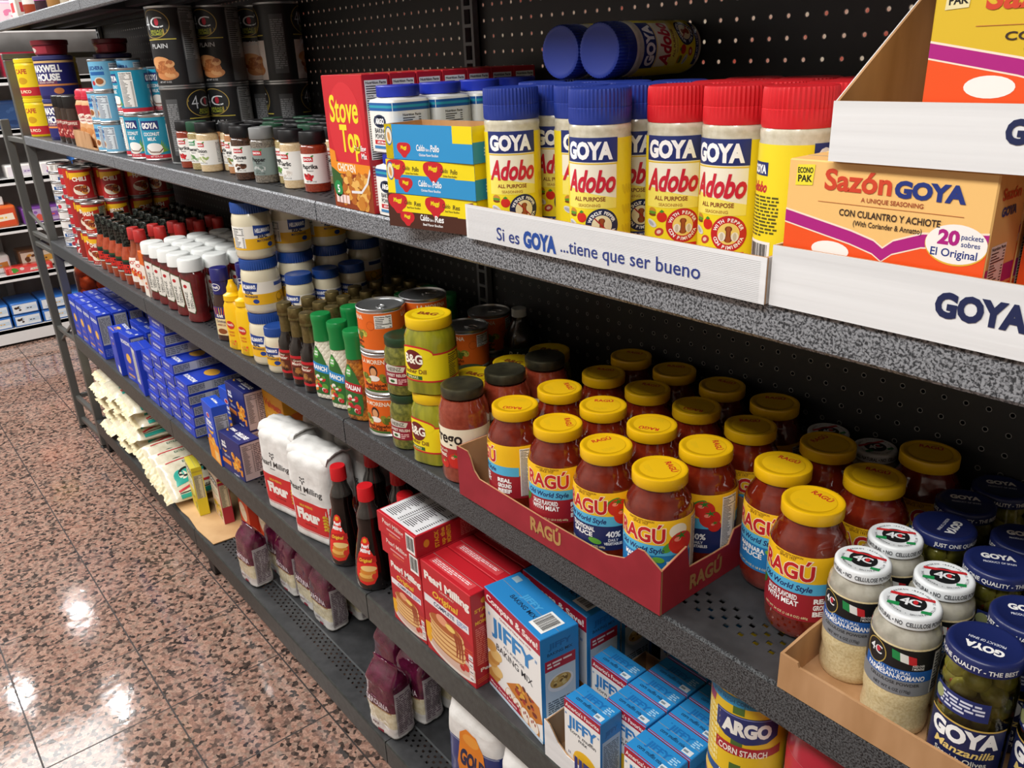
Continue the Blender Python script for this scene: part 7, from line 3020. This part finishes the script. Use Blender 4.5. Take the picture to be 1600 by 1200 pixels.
# ================================================================ white bakery gondola across the end of the aisle
bk = empty('bakery_shelving', 'white gondola of packaged bread and cakes across the end of the aisle', 'shelving', loc=(-4.44, 0, 0))
WH = mat('C9CBCB', .4)
BKP = noisy('grey_gondola_back', '7A7876', '949290', 5, .6)
levels = (.105, .43, .715, .995, 1.27, 1.55, 1.83)
for k, z in enumerate(levels):
    mb = MB()
    dp = .50 if k == 0 else .42
    mb.box(-dp, 0, -1.4, 1.3, z - .022, z, WH)
    mb.box(-.004, 0, -1.4, 1.3, z - (.038 if k else .09), z + .004, 'E4E6E6', bev=.001)
    o = mb.build('shelf', bk, smooth=False)
mb = MB()
mb.box(-.54, -.50, -1.4, 1.3, .02, 2.1, BKP)
mb.build('back_panel', bk, smooth=False)
for y in (-.80, .115, 1.03):
    mb = MB()
    mb.box(-.50, -.47, y - .02, y + .02, .02, 2.1, '9A9C9C')
    mb.build('upright', bk, smooth=False)
mb = MB()
mb.box(-.48, -.03, -1.4, 1.3, .0, .02, '1A1A1A')
mb.build('plinth', bk, smooth=False)
mb = MB()
mb.box(-.03, -.006, -1.4, 1.3, .02, .08, 'B4B8BA')
mb.build('kick_board', bk, smooth=False)

BKX = -4.44


def pack(w, d, h, c, seed, bow=0.):
    """soft bakery pack lying on a shelf, its printed long side toward the aisle (+x)"""
    mb = MB()
    mb.box(-d, 0, 0, w, 0, h, mat(c[0], .3, coat=.4), bev=min(h, d) * .12, seg=3)
    a = Art()
    a.rect(w * .06, h * .12, w * .88, h * .74, c[1], 1)
    a.blobs(w * .1, h * .15, w * .4, h * .6, 5, [c[2], c[3]], 2, seed, (.1, .2))
    a.poly([(w * .5, h * .3), (w * .92, h * .35), (w * .9, h * .65), (w * .52, h * .6)], c[3], 3)
    a.fine(w * .56, h * .4, w * .3, h * .14, 1, c[2], 4)
    a.on_face(mb, (0, 0, 0), (0, 1, 0), (0, 0, 1))
    return mb.build('bakery_pack', ang=50)


def lay(y, lv, w, d, h, c, lb, cat='bakery pack', dx=0., dz=0.):
    o = tag(pack(w, d, h, c, int(abs(y) * 100) + lv), lb, cat)
    o.location = (BKX - .012 - dx, y, levels[lv] + .0006 + dz)
    return o


BL, YL, RD_, OR, PU, BR, WHT = '2A6AB8', 'E8C03A', 'C8302A', 'D8642A', '6A3A8A', '6A4428', 'E8E6E2'
# bottom level: blue cake packs, two high
for i in range(6):
    for lv in (0, 1):
        lay(-.30 + i * .165, 0, .155, .25, .075, (BL, 'E4ECF2', '3A2A22' if i % 2 == 0 else 'E0B04A', 'C8DCEC'), f'blue cake pack on the lowest white shelf, {("lower", "upper")[lv]} layer, {ORD[i]} from the left', dz=lv * .076)
lay(.16, 1, .21, .16, .12, (BR, 'E6DCC8', BR, 'E0A84A'), 'brown and white bun box on the second white shelf', dx=.10)
lay(-.04, 1, .15, .14, .11, (WHT, 'E8E8E8', '9A9A9A', 'C8823A'), 'white and tan pack at left of the second white shelf', dx=.10)
lay(.06, 1, .26, .09, .045, (RD_, 'E05A5A', '4A9A3A', 'F0D8D0'), 'flat red and green pack in front of the bun box', dx=-.0)
lay(.42, 1, .2, .12, .06, (WHT, 'F0E4C0', YL, OR), 'white and yellow pack at right of the second white shelf')
lay(-.02, 2, .22, .18, .13, (OR, 'D8502A', 'F0C05A', 'F4E8D0'), 'orange red bun box on the third white shelf')
lay(.05, 2, .10, .08, .05, (WHT, 'F2F2EE', 'C8C8C8', 'E8E8E8'), 'small white box on top of the orange bun box', dx=.03, dz=.131)
lay(.225, 2, .24, .16, .10, (PU, 'B8A0C8', 'D85A4A', '8A5AA8'), 'purple and white pack on the third white shelf')
lay(.50, 2, .2, .14, .09, (PU, 'E0D8E8', 'C8A0D0', '6A3A8A'), 'pale purple pack at right of the third white shelf')
lay(-.03, 3, .17, .18, .12, (BR, 'E0B83A', '7A4A22', 'F0D88A'), 'yellow and brown cookie pack on the fourth white shelf')
lay(.20, 3, .17, .12, .075, (WHT, 'ECE8F0', '8A6AB0', 'D8D0E4'), 'white and violet box on the fourth white shelf, left')
lay(.385, 3, .17, .12, .075, (WHT, 'ECE8F0', '8A6AB0', 'D8D0E4'), 'white and violet box on the fourth white shelf, right')
lay(.57, 3, .22, .16, .10, (BL, 'DCE6F2', '2A4A9A', 'D84A4A'), 'blue and white pack on the fourth white shelf')
lay(.0, 4, .2, .16, .10, (OR, 'E0946A', 'C84A3A', 'F0D0B0'), 'orange pack on the fifth white shelf')
lay(.22, 4, .24, .18, .16, ('24406E', '2A4A7A', '3A5A8A', '1E3660'), 'dark blue bag on the fifth white shelf', dx=.05)
lay(.5, 4, .2, .16, .13, (BL, '5AA0DC', 'E8F0F6', '2A6AB8'), 'bright blue round bag on the fifth white shelf')
lay(-.02, 5, .28, .18, .17, ('2A4470', '35507E', '1E3458', '48648E'), 'denim blue bread bag on the sixth white shelf')
lay(.32, 5, .2, .16, .14, ('8A1A2E', 'B83A4A', 'E08A9A', '5A0E1E'), 'crimson pack on the sixth white shelf')
lay(.05, 6, .22, .16, .12, ('E0A0BC', 'F2D4E0', 'E87AA8', 'F8ECF2'), 'pink and white box on the topmost white shelf, left')
lay(.32, 6, .34, .16, .13, ('E8B8CC', 'F6E0EA', 'F08AB4', 'F8ECF2'), 'pink and white long box on the topmost white shelf, right')
lay(.75, 6, .22, .16, .12, (OR, 'E0A04A', 'B85A2A', 'F0D8A0'), 'orange pack at right of the topmost white shelf')

# onions in a net and a white sack standing between the end frame and the gondola
t = empty('onion_sack', 'brown net sack of onions beyond the end frame', 'sack', loc=(-3.25, .34, .0))
mb = MB()
q = random.Random(3)
ON = noisy('onion_skin', '7A4420', 'A86A34', 30, .4)
for z in (.04, .105, .17, .235, .30, .365, .43, .495, .56, .625):
    for k in range(6):
        th = k * pi / 3 + z * 9
        mb.ball((.085 * cos(th), .085 * sin(th), z + .008), .046, .046, .042, ON, n=10)
    mb.ball((0, 0, z + .012), .046, .046, .042, ON, n=10)
o = mb.build('onions', t)
o['kind'] = 'stuff'
mb = MB()
Body([(0, .12), (.01, .135), (.62, .135), (.68, .11), (.74, .03), (.80, .045)], 24).mesh(mb, clear('red_net', 'E0A48A', 1.2, .4), caps=(True, False))
mb.build('net', t)
t = empty('white_sack', 'white paper sack standing beyond the end frame', 'sack', loc=(-3.10, .62, 0))
b = Bag(dense([(0, .15, .10, 3), (.02, .17, .12, 3.4), (.5, .165, .12, 3.2), (.72, .15, .08, 3), (.80, .14, .03, 2.6), (.86, .145, .02, 2.6)], .03), 40)
b.amp = .05
mb = MB()
b.mesh(mb, PAPER)
mb.build('sack', t)
